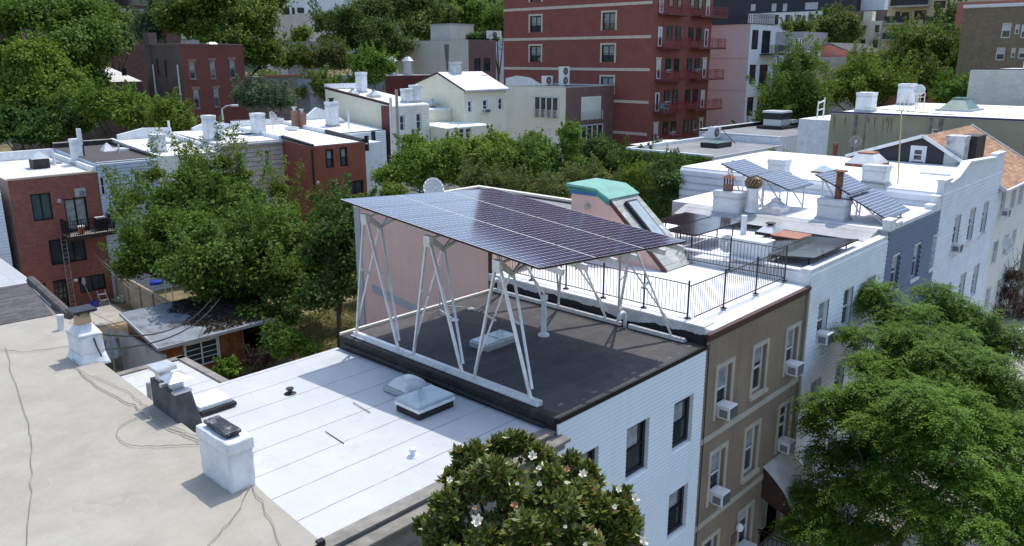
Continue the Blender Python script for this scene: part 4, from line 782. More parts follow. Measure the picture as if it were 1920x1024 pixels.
part(lambda m: m.lathe(aty(110, 377, YB)-Vector((0, .1, 0)), [(.05, -.1), (.12, -.08), (.12, .1), (.04, .14)]), 'wall_lamp', GM['gray_trim'], rb)
part(lambda m: m.lathe(aty(140.5, 525, YB)-Vector((0, .15, 0)), [(.02, -.13), (.11, -.07), (.13, 0), (.11, .08), (.02, .13)]), 'globe_lamp', GM['lamp_white'], rb)
DZ = 5.1
bal = part(lambda m: m.box(17.3, 20.25, YB-1.45, YB-.01, DZ-.25, DZ), 'balcony', GM['darkbrown'], rb); part(lambda m: m.box(17.32, 20.23, YB-1.43, YB-.02, DZ+.001, DZ+.03), 'deck', GM['stone'], bal)
def balrail(m, x0, x1, ya, yb, z, h=1.0, step=.13, r=.014):
    P = [(x0, yb, 0), (x0, ya, 0), (x1, ya, 0), (x1, yb, 0)]
    for a, b in zip(P, P[1:]):
        a, b = Vector(a), Vector(b); n = max(2, int((b-a).length/step))
        for zz in (.08, h*.75, h): m.bar((a.x, a.y, z+zz), (b.x, b.y, z+zz), .04, .03)
        for i in range(n+1): p = a.lerp(b, i/n); m.bar((p.x, p.y, z), (p.x, p.y, z+h), r*2 if i % 6 else .05)
part(lambda m: balrail(m, 17.34, 20.2, YB-1.4, YB-.05, DZ+.03), 'balcony_railing', GM['black_metal'], bal)
bu = solo((lambda b: (b.lathe((18.2, YB-1.0, DZ+.04), [(.17, 0), (.21, .42), (.21, .44)], 12), b)[1])(MB()), 'bucket', GM['orange_plastic'], 'orange bucket with white rim standing on the small brick house balcony', 'bucket'); part(lambda m: m.lathe((18.2, YB-1.0, DZ+.47), [(.225, 0), (.225, .09), (.2, .1)], 12), 'rim', GM['bucket_white'], bu)
gl = solo((lambda b: (b.box(19.2, 20.0, YB-1.0, YB-.45, DZ+.35, DZ+.85), b.box(19.25, 19.95, YB-.95, YB-.5, DZ+.04, DZ+.34), b)[2])(MB()), 'barbecue_grill', GM['black_metal'], 'covered black barbecue grill on the brick house balcony', 'grill', bevel=.05); part(lambda m: m.box(19.25, 19.9, YB-.98, YB-.5, DZ+.86, DZ+.93), 'lid', GM['bucket_white'], gl)
def ladder(m):
    a, b = aty(115, 445, YB)-Vector((0, .35, 0)), Vector((0, 0, 0)); b = aty(137, 572, YB-.9); b.z = .1; n = 17; s = Vector((.32, 0, 0))
    m.bar(a-s/2, b-s/2, .05, .07); m.bar(a+s/2, b+s/2, .05, .07)
    for i in range(n): p = a.lerp(b, (i+.5)/n); m.bar(p-s/2, p+s/2, .035)
solo((lambda b: (ladder(b), b)[1])(MB()), 'wooden_ladder', GM['graywood'], 'tall wooden ladder leaning on the red brick rear wall below the balcony', 'ladder')
st = thing('step_stool', 'small white step stool on the brick house patio', 'stool', (19.0, YB-.8, 0))
part(lambda m: [m.box(18.75, 19.25, YB-.9-.3*i, YB-.7-.3*i, .75-.35*i, .79-.35*i) for i in range(2)], 'step', GM['plastic_white'], st); part(lambda m: [m.bar((x, YB-.6, 1.0), (x, YB-1.3, .02), .035) for x in (18.74, 19.26)] + [m.bar((x, YB-.7, .85), (x, YB-.4, .02), .035) for x in (18.74, 19.26)], 'stool_frame', GM['galv'], st)
mp = solo((lambda b: (b.lathe((18.35, YB-1.0, .02), [(.2, 0), (.27, .4), (.29, .42)], 12), b)[1])(MB()), 'mop_bucket', GM['blue_plastic'], 'blue bucket with a mop on the brick house patio', 'bucket'); part(lambda m: m.tube([(18.35, YB-1.0, .1), (18.1, YB-.35, 1.6)], .02), 'mop_handle', GM['tanwood'], mp); part(lambda m: m.lathe((18.1, YB-.35, 1.5), [(.05, 0), (.14, .15), (.1, .5), (.02, .55)], 8), 'mop_head', GM['stone'], mp)

lnb = bld('rear_addition', 'pale roofed rear addition at the left edge beside the red brick house', 'addition', 2, 13.2, 47, 56.9, 0, 3.9, 'white_wall', 'paleblue_roof', ztb=4.6); lnw = bld('row_house', 'white sided house at the far left edge next to the red brick house', 'house', 6, 14.2, 57.0, 65, 0, 8.4, 'white_wall', 'white_warm', lapF=.2)
def vent_pyr(parent, x, y, z, s=.5, m='gray_trim', glass='sky_glass'):
    d = part(lambda q: q.box(x-s, x+s, y-s, y+s, z, z+.2), 'skylight', GM[m], parent); part(lambda q: (q.pyr(x-s, x+s, y-s, y+s, z+.2, z+.2+s*.7, .25), q.box(x-.12, x+.12, y-.12, y+.12, z+.2+s*.7, z+.35+s*.7)), 'pane', GM[glass], d)
part(lambda m: (m.box(17.2, 18.2, 60.2, 61.1, 9.1, 9.75),), 'skylight_box', GM['tar_edge'], rbr); part(lambda m: m.pyr(17.1, 18.3, 60.1, 61.2, 9.76, 10.2, .1), 'skylight', GM['sky_glass'], rbr)
skylight(19.4-.9, 19.4, 61.5, 62.8, 9.14, .15, rbr, 'gray_trim', 'sky_glass', mull=1); part(lambda m: m.tube([(18.8, 61.2, 9.1), (18.8, 61.2, 10.1)], .08, 8), 'vent_pipe', GM['white_paint'], rbr)
roof_chimney(rbr, 19.8, 20.4, 60.2, 60.9, 9.1, 10.9, 'white_paint'); part(lambda m: m.box(20.2, 20.45, 60.15, 60.4, 10.5, 11.6), 'flue', GM['white_paint'], rbr); part(lambda m: m.box(20.41, 20.5, 60.2, 60.9, 9.4, 10.8), 'chimney_face', GM['tar_edge'], rbr)
wf = dict(frame='white_frame', fw=.08, surround=('white_frame', .08, .03))
r1, r1r = bld('row_house', 'pale blue sided house with dark felt roof beside the brick balcony house', 'house', 20.03, 24.1, YB, 65, 0, 9.5, 'paleblue_wall', 'tar_far', [Wp('F', YB, (186, 332), (200, 366), **wf), Wp('F', YB, (250, 322), (266, 342), **wf)], par=(('F', .02, .15, 'white_paint'), ('R', .18, .2, 'tar_edge'), ('B', .3, .3, 'tar_edge', 'stone')), ztb=9.95, lapF=.22)
part(lambda m: m.pyr(22.6-.45, 22.6+.45, 61.3, 62.2, 9.75, 10.35, .1), 'skylight', GM['galv'], r1r); skylight(23.1, 23.9, 61.0, 62.2, 9.72, .16, r1r, 'white_paint', 'blind', mull=1); part(lambda m: m.tube([(22.9, 60.4, 9.7), (22.9, 60.4, 10.3)], .06, 6), 'vent_pipe', GM['white_paint'], r1r)
r2, r2r = bld('row_house', 'white house mostly behind the large yard tree with warm white roof', 'house', 24.13, 28.9, YB, 65, 0, 9.55, 'offwhite_wall', 'white_warm', [Wp('F', YB, (381, 320), (388, 334), **wf)], par=(('L', .12, .2, 'white_paint'), ('R', .25, .22, 'white_paint')), ztb=10.2)
part(lambda m: m.prism([(24.6, 64.7, 10.2), (24.6, 64.7, 10.6), (26.6, 64.7, 11.0), (28.8, 64.7, 10.9), (28.8, 64.7, 10.2)], (0, .3, 0)), 'parapet', GM['white_paint'], r2)
roof_chimney(r2r, 24.6, 25.5, 58.4, 59.2, 9.6, 11.0, 'white_paint'); skylight(27.0, 27.9, 61.5, 62.3, 9.95, .1, r2r, 'gray_trim', 'sky_glass'); skylight(28.0, 28.7, 61.5, 62.3, 9.95, .1, r2r, 'gray_trim', 'sky_glass'); part(lambda m: m.tube([(28.4, 64.2, 10.1), (28.4, 64.2, 11.5)], .09, 8), 'vent_pipe', GM['white_paint'], r2r)
r3, r3r = bld('row_house', 'pale pink wide sided house left of the red stucco rear', 'house', 28.93, 34.08, YB, 65, 0, 10.05, 'pink_wall', 'white_plain', [Wp('F', YB, (442, 287), (455, 318), glass='glass_teal', **wf), Wp('F', YB, (495, 282), (508, 312), glass='glass_teal', **wf)], par=(('F', .04, .15, 'white_paint'), ('R', .3, .22, 'white_paint')), ztb=10.5, lapF=.36)
part(lambda m: m.box(28.9, 34.1, YB-.3, YB-.002, 9.85, 10.0), 'gutter', GM['gray_trim'], r3)
part(lambda m: m.prism([(30.6, 64.7, 10.5), (30.6, 64.7, 10.75), (32.2, 64.7, 11.3), (33.9, 64.7, 10.9), (33.9, 64.7, 10.5)], (0, .3, 0)), 'parapet', GM['white_paint'], r3)
c = roof_chimney(r3r, 29.0, 29.7, 58.9, 59.8, 10.1, 12.1, 'white_paint'); roof_chimney(r3r, 29.75, 30.2, 58.7, 59.3, 10.1, 11.4, 'white_paint')
for x in (29.9, 32.0, 33.2): skylight(x-.5, x+.45, 60.6, 61.4, 10.3, .1, r3r, 'black_frame' if x > 31 else 'gray_trim', 'sky_glass')
roof_chimney(r3r, 33.55, 34.4, 59.8, 60.7, 10.2, 12.0, 'white_paint')
y4 = 52.86
bwf = dict(frame='black_frame', fw=.1, dep=.1, glass='glass_teal', surround=('black_frame', .06, .02))
r4, r4r = bld('row_house', 'red stucco house with protruding rear, two black windows and white roof', 'house', 34.1, 39.06, y4, 65, 0, 9.78, 'stucco_red', 'white_plain', [Wp('F', y4, (611, 282), (625, 314), **dict(bwf, blind=.48, bmat='blind_green')), Wp('F', y4, (638, 278), (651, 311), **dict(bwf, blind=.48, bmat='blind_green')), Wp('F', y4, (622, 348), (637, 362), **dict(bwf, glass='glass')), Wp('F', y4, (653, 342), (681, 362), **dict(bwf, glass='glass', mull=1))], par=(('F', .03, .15, 'black_metal'), ('B', .5, .3, 'white_paint', 'tar_edge')), ztb=10.6)
part(lambda m: m.hexa([(34.06, y4-.04, 9.8), (34.3, y4-.04, 9.8), (34.3, 57, 10.12), (34.06, 57, 10.12), (34.06, y4-.04, 9.98), (34.3, y4-.04, 9.98), (34.3, 57, 10.4), (34.06, 57, 10.4)]), 'coping', GM['black_metal'], r4)
part(lambda m: m.hexa([(38.8, y4, 9.8), (39.04, y4, 9.8), (39.04, 58, 10.2), (38.8, 58, 10.2), (38.8, y4, 10.05), (39.04, y4, 10.05), (39.04, 58, 10.5), (38.8, 58, 10.5)]), 'parapet', GM['black_metal'], r4)
part(lambda m: m.hexa([(38.8, 58.002, 10.2), (39.04, 58.002, 10.2), (39.04, 64.9, 10.6), (38.8, 64.9, 10.6), (38.8, 58.002, 10.5), (39.04, 58.002, 10.5), (39.04, 64.9, 10.9), (38.8, 64.9, 10.9)]), 'party_parapet', GM['white_paint'], r4)
part(lambda m: m.tube([(34.06, y4-.08, 9.6), (34.06, y4-.08, 1.5)], .09, 8), 'drainpipe', GM['black_metal'], r4); part(lambda m: m.lathe(aty(596, 342, y4-.1), [(.02, -.1), (.13, -.04), (.13, .06), (.02, .12)]), 'floodlight', GM['lamp_white'], r4)
c = part(lambda m: (m.box(38.2, 38.65, 61.6, 62.1, 10.5, 11.9), m.box(38.66, 39.2, 61.3, 61.9, 10.5, 11.7)), 'chimney', GM['chim_brick'], r4r); part(lambda m: (m.lathe((38.4, 61.85, 11.9), [(.15, 0), (.15, .25), (.24, .27), (.24, .33)], 8), m.lathe((38.95, 61.6, 11.7), [(.15, 0), (.15, .25), (.24, .27), (.24, .33)], 8)), 'chimney_cap', GM['galv'], c)
skylight(37.2, 38.0, 60.6, 61.6, 10.4, .2, r4r, 'white_paint', 'blind', mull=1)
r5, r5r = bld('row_house', 'white sided house between the red stucco rear and the tall cream house', 'house', 39.1, 44.4, YB, 65, 0, 10.15, 'white_wall', 'white_plain', [Wp('F', YB, (695, 248), (705, 279), **dict(bwf, glass='glass'))], par=(('F', .03, .15, 'black_metal'),), ztb=10.8, lapF=.2)
ex5 = bld('rear_addition', 'narrow white sided rear bay with dark window next to red stucco', 'addition', 39.12, 41.2, 53.4, YB-.02, 0, 9.6, 'white_wall', 'white_plain', [Wp('F', 53.4, (684, 256), (691, 283), **dict(bwf, glass='glass'))])
c = roof_chimney(r5r, 41.0, 41.9, 60.3, 61.1, 10.4, 12.6, 'white_paint'); part(lambda m: m.lathe((41.45, 60.7, 12.6), [(.2, 0), (.2, .25), (.3, .27), (.3, .33)], 8), 'chimney_cap', GM['black_metal'], c)
vent_pyr(r5r, 43.0, 62.2, 10.6, .5, 'gray_trim'); part(lambda m: m.tube([(41.9, 58.9, 10.2), (41.9, 58.9, 11.9)], .07, 8), 'vent_pipe', GM['white_paint'], r5r); part(lambda m: m.prism([(41.5, 64.7, 10.8), (41.5, 64.7, 11.2), (42.6, 64.7, 11.9), (44.3, 64.7, 11.3), (44.3, 64.7, 10.8)], (0, .3, 0)), 'parapet', GM['white_paint'], r5)
dw = dict(frame='white_frame', fw=.08, surround=('white_frame', .06, .03))
r6, r6r = bld('row_house', 'tall cream sided house with white roof vents and dark brown corner strip', 'house', 45.0, 49.55, YB, 66.8, 0, 12.2, 'offwhite_wall', 'white_plain', [Wp('F', YB, (749, 217), (759, 245), **dw), Wp('F', YB, (780, 213), (790, 242), **dw)], ztb=13.4, left='cream_wall', lapF=.16)
part(lambda m: m.hexa([(44.96, YB-.03, 12.235), (45.2, YB-.03, 12.235), (45.2, 66.8, 13.44), (44.96, 66.8, 13.44), (44.96, YB-.03, 12.42), (45.2, YB-.03, 12.42), (45.2, 66.8, 13.65), (44.96, 66.8, 13.65)]), 'coping', GM['darkbrown'], r6); part(lambda m: m.box(44.95, 44.995, YB, 58.2, 3, 12.2), 'corner_strip', GM['redbrown'], r6)
part(lambda m: m.box(45.0, 49.5, 66.5, 66.9, 13.44, 13.9), 'parapet', GM['white_paint'], r6)
roof_chimney(r6r, 47.2, 47.9, 64.0, 64.9, 13.0, 15.0, 'white_paint'); vent_pyr(r6r, 45.9, 63.6, 12.9, .45, 'gray_trim'); vent_pyr(r6r, 46.8, 61.6, 12.75, .5, 'gray_trim')
for x in (48.0, 49.0): roof_chimney(r6r, x-.45, x+.45, 57.8, 58.6, 12.3, 13.6 if x < 48.5 else 13.9, 'white_paint')
r7, r7r = bld('row_house', 'low house with white roof between the tall cream and yellow gabled houses', 'house', 49.6, 53.95, 58.8, 66, 0, 11.4, 'cream_wall', 'white_plain', par=(('F', .12, .2, 'white_paint'),), ztb=12.4)
vent_pyr(r7r, 53.0, 60.5, 11.75, .5, 'stone')
a7 = bld('rear_addition', 'small cream rear addition with white roof in front of the yellow house', 'addition', 49.62, 55.4, 54.6, 58.5, 0, 10.05, 'cream_wall', 'white_plain', [Wp('F', 54.6, (861, 241), (871, 260), **dict(dw, frame='white_frame')), Wp('F', 54.6, (873, 240), (884, 259), **dw)], par=(('F', .03, .15, 'white_paint'),), ztb=10.3)
yw = dict(frame='white_frame', fw=.1, surround=('white_frame', .16, .04))
r8w = [Wp('F', YB, (877, 189), (885, 211), **yw), Wp('F', YB, (905, 187), (914, 210), **yw), Wp('F', YB, (934, 184), (942, 206), **yw), Wp('F', YB, (907, 236), (914, 256), **yw)]
r8, r8r = bld('row_house', 'pale yellow gabled house with white metal roof and three white windows', 'house', 54.0, 59.9, YB, 64.0, 0, 13.2, 'cream_wall', 'white_plain', r8w)
def r8roof(m):
    m.hexa([(53.9, YB-.25, 13.2), (60, YB-.25, 13.2), (60, 60.6, 14.8), (53.9, 60.6, 14.8), (53.9, YB-.25, 13.34), (60, YB-.25, 13.34), (60, 60.6, 14.95), (53.9, 60.6, 14.95)]); m.hexa([(53.9, 60.602, 14.8), (60, 60.602, 14.8), (60, 64.2, 13.7), (53.9, 64.2, 13.7), (53.9, 60.602, 14.95), (60, 60.602, 14.95), (60, 64.2, 13.85), (53.9, 64.2, 13.85)])
g8 = part(r8roof, 'gable_roof', GM['white_plain'], r8); part(lambda m: (m.bar((53.88, YB-.27, 13.25), (53.88, 60.6, 14.88), .06, .16), m.bar((53.88, 60.6, 14.88), (53.88, 64.2, 13.78), .06, .16)), 'rake_board', GM['black_metal'], g8)
part(lambda m: m.prism([(54.005, YB, 13.2), (54.005, 64, 13.2), (54.005, 64, 13.75), (54.005, 60.6, 14.8)], (.05, 0, 0)), 'gable_wall', GM['cream_wall'], r8); part(lambda m: m.bar((53.9, YB-.32, 13.2), (60, YB-.32, 13.2), .12, .12), 'gutter', GM['gray_trim'], r8)
roof_chimney(g8, 55.6, 56.6, 60.0, 60.8, 14.3, 15.9, 'galv'); skylight(59.0, 59.8, 59.6, 60.4, 14.45, .12, g8, 'black_frame', 'sky_glass')
ac_unit((r8w[1][1]+r8w[1][2])/2, r8w[1][3]-.05, 'white window air conditioner in the middle upper window of the yellow gabled house', pl=YB, w=.8, group='window air conditioners across the yards')
r9, r9r = bld('apartment_house', 'cream stucco and purple brick house with recessed balconies against the red tower', 'building', 69.3, 78.2, YB, 66.2, 0, 13.1, 'purple_brick', 'gray_roof', [], par=(('F', .1, .25, 'gray_trim'), ('L', .1, .25, 'ivory'), ('B', .1, .25, 'ivory'), ('R', .1, .25, 'ivory')), left='stucco_cream')
ow = dict(frame='black_frame', fw=.05, rail=False, glass='glass')
for fc, pl, TLp, BRp in (('L', 69.3, (1003, 180), (1047, 222)), ('F', YB, (1090, 182), (1126, 222)), ('F', YB, (1089, 235), (1128, 275))):
    w = Wp(fc, pl, TLp, BRp); lw = fc == 'F' and TLp[1] < 200
    z0, z1 = w[3], w[4]; u0, u1 = w[1], w[2]
    o = part(lambda m: fbox(m, fc, pl, u0, u1, .004, .03, z0, z1), 'loggia', GM['stucco_cream' if lw else 'glass'], r9)
    def lrail(m):
        n = 7
        for i in range(n): fbox(m, fc, pl, u0-.05, u1+.05, .3, .33, z0+.0+i*.14, z0+.04+i*.14)
        for k in range(5): u = u0+(u1-u0)*k/4; fbox(m, fc, pl, u-.03, u+.03, .26, .3, z0-.1, z0+.95)
    part(lrail, 'railing', GM['alu'], o)
    if not lw: part(lambda m: [fbox(m, fc, pl, u0+(u1-u0)*k/4-.08, u0+(u1-u0)*k/4+.08, .032, .1, z0, z1) for k in range(5)]+[fbox(m, fc, pl, u0, u1, .032, .1, z1-.12, z1)], 'window_frame', GM['white_frame'], o)
part(lambda m: m.prism([(69.35, 66.1, 13.2), (69.35, 66.1, 14.0), (69.35, 64.5, 14.3), (69.35, 62.5, 14.1), (69.35, 60.6, 13.3)], (.3, 0, 0)), 'roof_upstand', GM['white_paint'], r9)
def condenser(name, label, x, y, z, w=.9, d=.35, h=1.0, fans=1, ang=0, group=None):
    t = thing(name, label, 'condenser', (x, y, z), group); part(lambda m: m.box(x-w/2, x+w/2, y-d/2, y+d/2, z+.2, z+.2+h), 'body', GM['plastic_white'], t, bevel=.02)
    for k in range(fans):
        zc = z+.2+h*(k+.5)/fans; m = MB()
        m.tube([(x-w*.08, y-d/2-.004, zc), (x-w*.08, y-d/2-.03, zc)], min(w, h/fans)*.4, 16); m.build('fan_grille', GM['plastic_gray'], t)
        m = MB(); m.tube([(x-w*.08, y-d/2-.031, zc), (x-w*.08, y-d/2-.045, zc)], min(w, h/fans)*.12, 10); m.build('hub', GM['gray_trim'], t)
    [part(lambda m: m.box(x+a-.03, x+a+.03, y-d/2, y+d/2, z, z+.2), 'foot', GM['galv'], t) for a in (-w*.35, w*.35)]
condenser('outdoor_unit', 'tall twin fan outdoor unit on the cream and brick house roof', 69.9+1.0, 58.6, 13.15, 1.2, .6, 2.0, 2); condenser('outdoor_unit', 'smaller outdoor unit behind the tall twin fan one', 69.9, 60.2, 13.15, 1.3, .6, 1.0, 1)

# red tower block
tw_ = []
TX, TY, TZ = 78.3, 52.2, 34.0
bandz = [atx(945.3, 19.8, TX).z, atx(945.3, 74.7, TX).z, atx(945, 128, TX).z]; FH = (bandz[0]-bandz[2])/2
tst = dict(frame='black_frame', fw=.12, rail=True, dep=.2, surround=('cream_trim', .22, .06), blind=.6, bmat='curtain', mull=1)
zA = atx(1004, 30, TX).z; zB = atx(1004, 60, TX).z
uA = sorted((atx(994, 40, TX).y, atx(1015, 40, TX).y)); uB = sorted((atx(1130, 40, TX).y, atx(1154, 40, TX).y))
for k in range(-3, 3):
    for u in (uA, uB): 
        if k < 2 or u is uB: tw_.append(('L', u[0], u[1], zB-k*FH, zA-k*FH, tst))
bz0 = 22.43-FH*1.0
fx = lambda px, v: aty(px, v, TY).x
FX = [fx(1237, 55), fx(1253, 55), fx(1272, 55), fx(1298, 55), fx(1320, 50), fx(1328, 50)]
tb, tbr = bld('apartment_tower', 'tall dark red brick tower block with cream bands and red balconies', 'building', TX, 91.3, TY, 75.0, 1, TZ, 'tower_brick', 'gray_roof', tw_, left='tower_brick', par=(('F', .8, .3, 'tower_brick'), ('L', .8, .3, 'tower_brick')))
for z in [bandz[0]+FH*k for k in (2, 1)]+bandz+[bandz[2]-FH*(k+1) for k in range(2)]: part(lambda m: m.box(TX-.06, TX-.004, TY+.05, 74.95, z-.16, z+.16), 'band', GM['cream_trim'], tb)
def zfl(k): return aty(1237, 74, TY).z - k*FH
fl0 = aty(1232, 88, TY-1).z
for k in range(-4, 5):
    zf = fl0-FH*k
    if zf < 2.5: continue
    for x0, x1 in ((79.4, 84.4), (86.3, 92.6)):
        b = part(lambda m: m.box(x0, x1, TY-1.4, TY-.005, zf-.18, zf), 'balcony', GM['redbrown'], tb); part(lambda m: balrail(m, x0+.05, x1-.05, TY-1.35, TY-.05, zf, 1.05, .24, .011), 'balcony_railing', mat('red_railing', (.28, .035, .04), rough=.5, bump=0), b)
    for xc, kind in ((79.9, 'door'), (81.9, 'win'), (83.7, 'win'), (86.5, 'win'), (88.3, 'win'), (90.0, 'door')):
        if kind == 'door': add_window(tb, 'F', TY-.03, xc-.42, xc+.42, zf+.05, zf+2.2, dict(frame='white_frame', fw=.16, rail=True, rail_at=.45, dep=.0, kind='balcony_door', blind=.5 if (k+int(xc)) % 3 else 0, bmat='blind', lintel='cream_trim' if (k % 2) else None))
        else: add_window(tb, 'F', TY-.03, xc-.5, xc+.5, zf+.75, zf+2.35, dict(frame='black_frame', fw=.08, dep=.0, glass='glass_teal' if (k+int(xc)) % 2 else 'glass'))
for x, k, lb in ((81.9, 1, 'small air conditioner in a tower window left, below the second balcony'), (88.2, 1, 'small air conditioner in a tower window by the right hand white door'), (81.8, 2, 'small air conditioner in a tower window above the turquoise balcony chair'), (83.5, 3, 'small air conditioner at the lowest left tower window'), (88.3, 3, 'small air conditioner at the lowest right tower window')):
    ac_unit(x, fl0-FH*k+.75, lb, pl=TY-.05, w=.75, group='small air conditioners on the tower')
ch = thing('balcony_chair', 'turquoise plastic chair on a tower balcony', 'chair', (80.2, TY-.9, fl0-FH*2))
zc = fl0-FH*2
part(lambda m: m.box(79.7, 80.7, TY-1.15, TY-.6, zc+.42, zc+.48), 'seat', mat('turquoise_plastic', (.03, .42, .42), bump=0), ch); part(lambda m: m.box(79.7, 80.7, TY-.62, TY-.56, zc+.48, zc+1.0), 'backrest', GM['tealwood'], ch)
for dx, dy in ((0, 0), (.95, 0), (0, .5), (.95, .5)): part(lambda m: m.box(79.7+dx, 79.76+dx, TY-1.15+dy, TY-1.09+dy, zc+.005, zc+.42), 'leg', GM['tealwood'], ch)

# lilac-white apartment block right of the tower
PX, PY = 98.0, 50.5
pw = [Wp('F', PY, (1411, 56), (1421, 85), frame='black_frame', fw=.12, mull=1), Wp('F', PY, (1430, 56), (1443, 92), frame='black_frame', fw=.12, rail=False, kind='balcony_door')]
wz = [pw[0][4], pw[0][4]-4.3, pw[0][4]-8.4]; PW = []
for k, zz in enumerate(wz):
    PW.append(('F', pw[0][1], pw[0][2], zz-2.4, zz, pw[0][5])); PW.append(('F', pw[1][1], pw[1][2], zz-2.9, zz, pw[1][5]))
pb, pbr = bld('apartment_block', 'lilac white stucco block with black balconies right of the red tower', 'building', PX, 105.2, PY, 70, 3, 20.4, 'white_paint', 'gray_roof', PW, left='stucco_lilac')
part(lambda m: balrail(m, PX+1, 105, PY+.2, 66, 20.45, 1.3, .3, .02), 'roof_railing', GM['black_metal'], pbr); part(lambda m: [m.box(PX-.02, PX-.003, PY, 69.9, z-.03, z+.03) for z in (16.2, 12.1)], 'joint', GM['stone'], pb)
part(lambda m: m.box(PX-.1, 105.3, PY-.1, 69.9, 20.431, 20.46), 'roof_edge', GM['black_metal'], pb)
for zz in wz: b = part(lambda m: m.box(101.0, 106.6, PY-1.6, PY-.005, zz-3.1, zz-2.95), 'balcony', GM['black_metal'], pb); part(lambda m: balrail(m, 102.2, 106.5, PY-1.5, PY-.05, zz-2.95, 1.1, .16, .014), 'balcony_railing', GM['black_metal'], b)

# grey roofed rear buildings with condenser, white block, olive party wall
gr1, gr1r = bld('rear_building', 'low building with grey felt roof, green skylight and ivy on its end', 'building', 54.0, 66, 30.2, 38, 0, 9.0, 'white_paint', 'gray_roof', par=(('L', .2, .3, 'white_paint'), ('B', .25, .35, 'white_paint'), ('F', .02, .2, 'gray_trim')))
skylight(60.0, 62.4, 33.1, 34.7, 9.03, .4, gr1r, 'black_metal', 'green_skylight')
gr2, gr2r = bld('rear_building', 'flat white rear building carrying the big air handler', 'building', 66.3, 80, 30.6, 38.5, 0, 9.6, 'white_paint', 'gray_roof', par=(('B', .3, .3, 'tar_edge', 'white_paint'), ('L', .1, .25, 'white_paint')))
t = thing('air_handler', 'big grey rooftop air handler with dark louvres on the flat white building', 'air handler', (75, 35.2, 9.65))
part(lambda m: m.box(74.2, 76.2, 34.4, 36.2, 9.9, 10.55), 'body', GM['galv'], t, bevel=.04); part(lambda m: m.box(74.15, 76.25, 34.35, 36.25, 10.551, 11.15), 'louvre', GM['black_metal'], t); part(lambda m: m.box(74.1, 76.3, 34.3, 36.3, 11.151, 11.32), 'lid', GM['plastic_white'], t); part(lambda m: m.box(73.7, 77, 34, 36.6, 9.64, 9.89), 'plinth', GM['tar_edge'], t); part(lambda m: m.box(76.26, 77.6, 34.2, 35.4, 10.1, 10.4), 'duct', GM['galv'], t)
condenser('outdoor_unit', 'single fan outdoor unit at the corner of the grey felt roof', 65.6, 36.6, 9.1, 1.3, .6, 1.0, 1)
lb_ = bld('garden_building', 'dark red low garden building with white roof behind the grey felt roof', 'building', 66, 73, 39.5, 46, 0, 8.0, 'stucco_red', 'white_plain')
ol, olr = bld('party_wall_building', 'long building with rust streaked olive side wall and white roof', 'building', 58.0, 76, FRONT, 23.2, 0, 12.45, 'stucco_olive', 'white_plain', [Wp('L', 58, (1747, 241), (1769, 258), frame='white_frame', fw=.1)], left='stucco_olive')
part(lambda m: m.box(57.95, 58.2, FRONT, 23.2, 12.481, 12.6), 'coping', mat('navy_flashing', (.06, .06, .14), bump=0), ol)
rr = random.Random(5)
stm = mat('rust_streak', (.19, .10, .04), var=.5, scale=4); stg = mat('grey_streak', (.19, .19, .16), var=.4, scale=3)
def streaks(m):
    for px in (1566, 1586, 1630, 1642, 1658, 1664, 1668, 1674): p = atx(px, 216, 58); m.prism([(57.985, p.y-rr.uniform(.02, .06), 12.3-rr.uniform(0, .3)), (57.985, p.y+rr.uniform(.02, .06), 12.35), (57.985, p.y+.02, 12.3-rr.uniform(.3, 1.2))], (.012, 0, 0))
part(streaks, 'rust_streak', stm, ol)
[part(lambda m: m.prism([(57.984, y-w_, 12.44), (57.984, y+w_, 12.44), (57.984, y+w_*.5, z_), (57.984, y-w_*.5, z_)], (.012, 0, 0)), 'water_streak', stg, ol) for y, w_, z_ in ((21.4, .14, 8.6), (20.7, .07, 9.5), (16.5, .1, 9), (15.9, .16, 8.2))]
ol2 = bld('rear_block', 'bluish white rear block stepping down from the olive party wall', 'building', 58.2, 70, 23.22, 25.6, 0, 11.9, 'white_paint', 'white_plain')
for x, y, h, m_ in ((61.0, 21.9, 1.35, 'white_paint'), (71.8, 22.6, 1.7, 'white_paint')): c = roof_chimney(olr, x-.55, x+.55, y-.55, y+.55, 12.4, 12.5+h, m_)
def domesk(m): m.pyr(65.4, 68.4, 16.2, 18.2, 12.62, 13.25, .45); m.box(66.3, 67.5, 16.75, 17.65, 13.251, 13.42)
part(domesk, 'skylight', GM['green_skylight'], olr); part(lambda m: m.box(65.2, 68.6, 16.0, 18.4, 12.48, 12.62), 'skylight_curb', GM['gray_trim'], olr); part(lambda m: balrail(m, 63, 66.5, 19.6, 20.2, 12.5, 1.2, 1.2, .02), 'pipe_rail', GM['ivory'], olr)
part(lambda m: (m.tube([(59.5, 24.8, 11.9), (59.5, 24.8, 13.2)], .05), m.tube([(60.6, 24.8, 11.9), (60.6, 24.8, 13.4)], .05), m.tube([(59.5, 24.8, 13.0), (60.6, 24.8, 13.2)], .05), m.tube([(59.5, 24.8, 12.5), (60.6, 24.8, 12.6)], .05)), 'pipe_rack', GM['white_paint'], ol2[0])
part(lambda m: m.lathe((50, 19.5, 10.2), [(.14, 0), (.14, .8), (.2, .85), (.14, 1.0)], 10), 'flue', GM['rust'], gr)
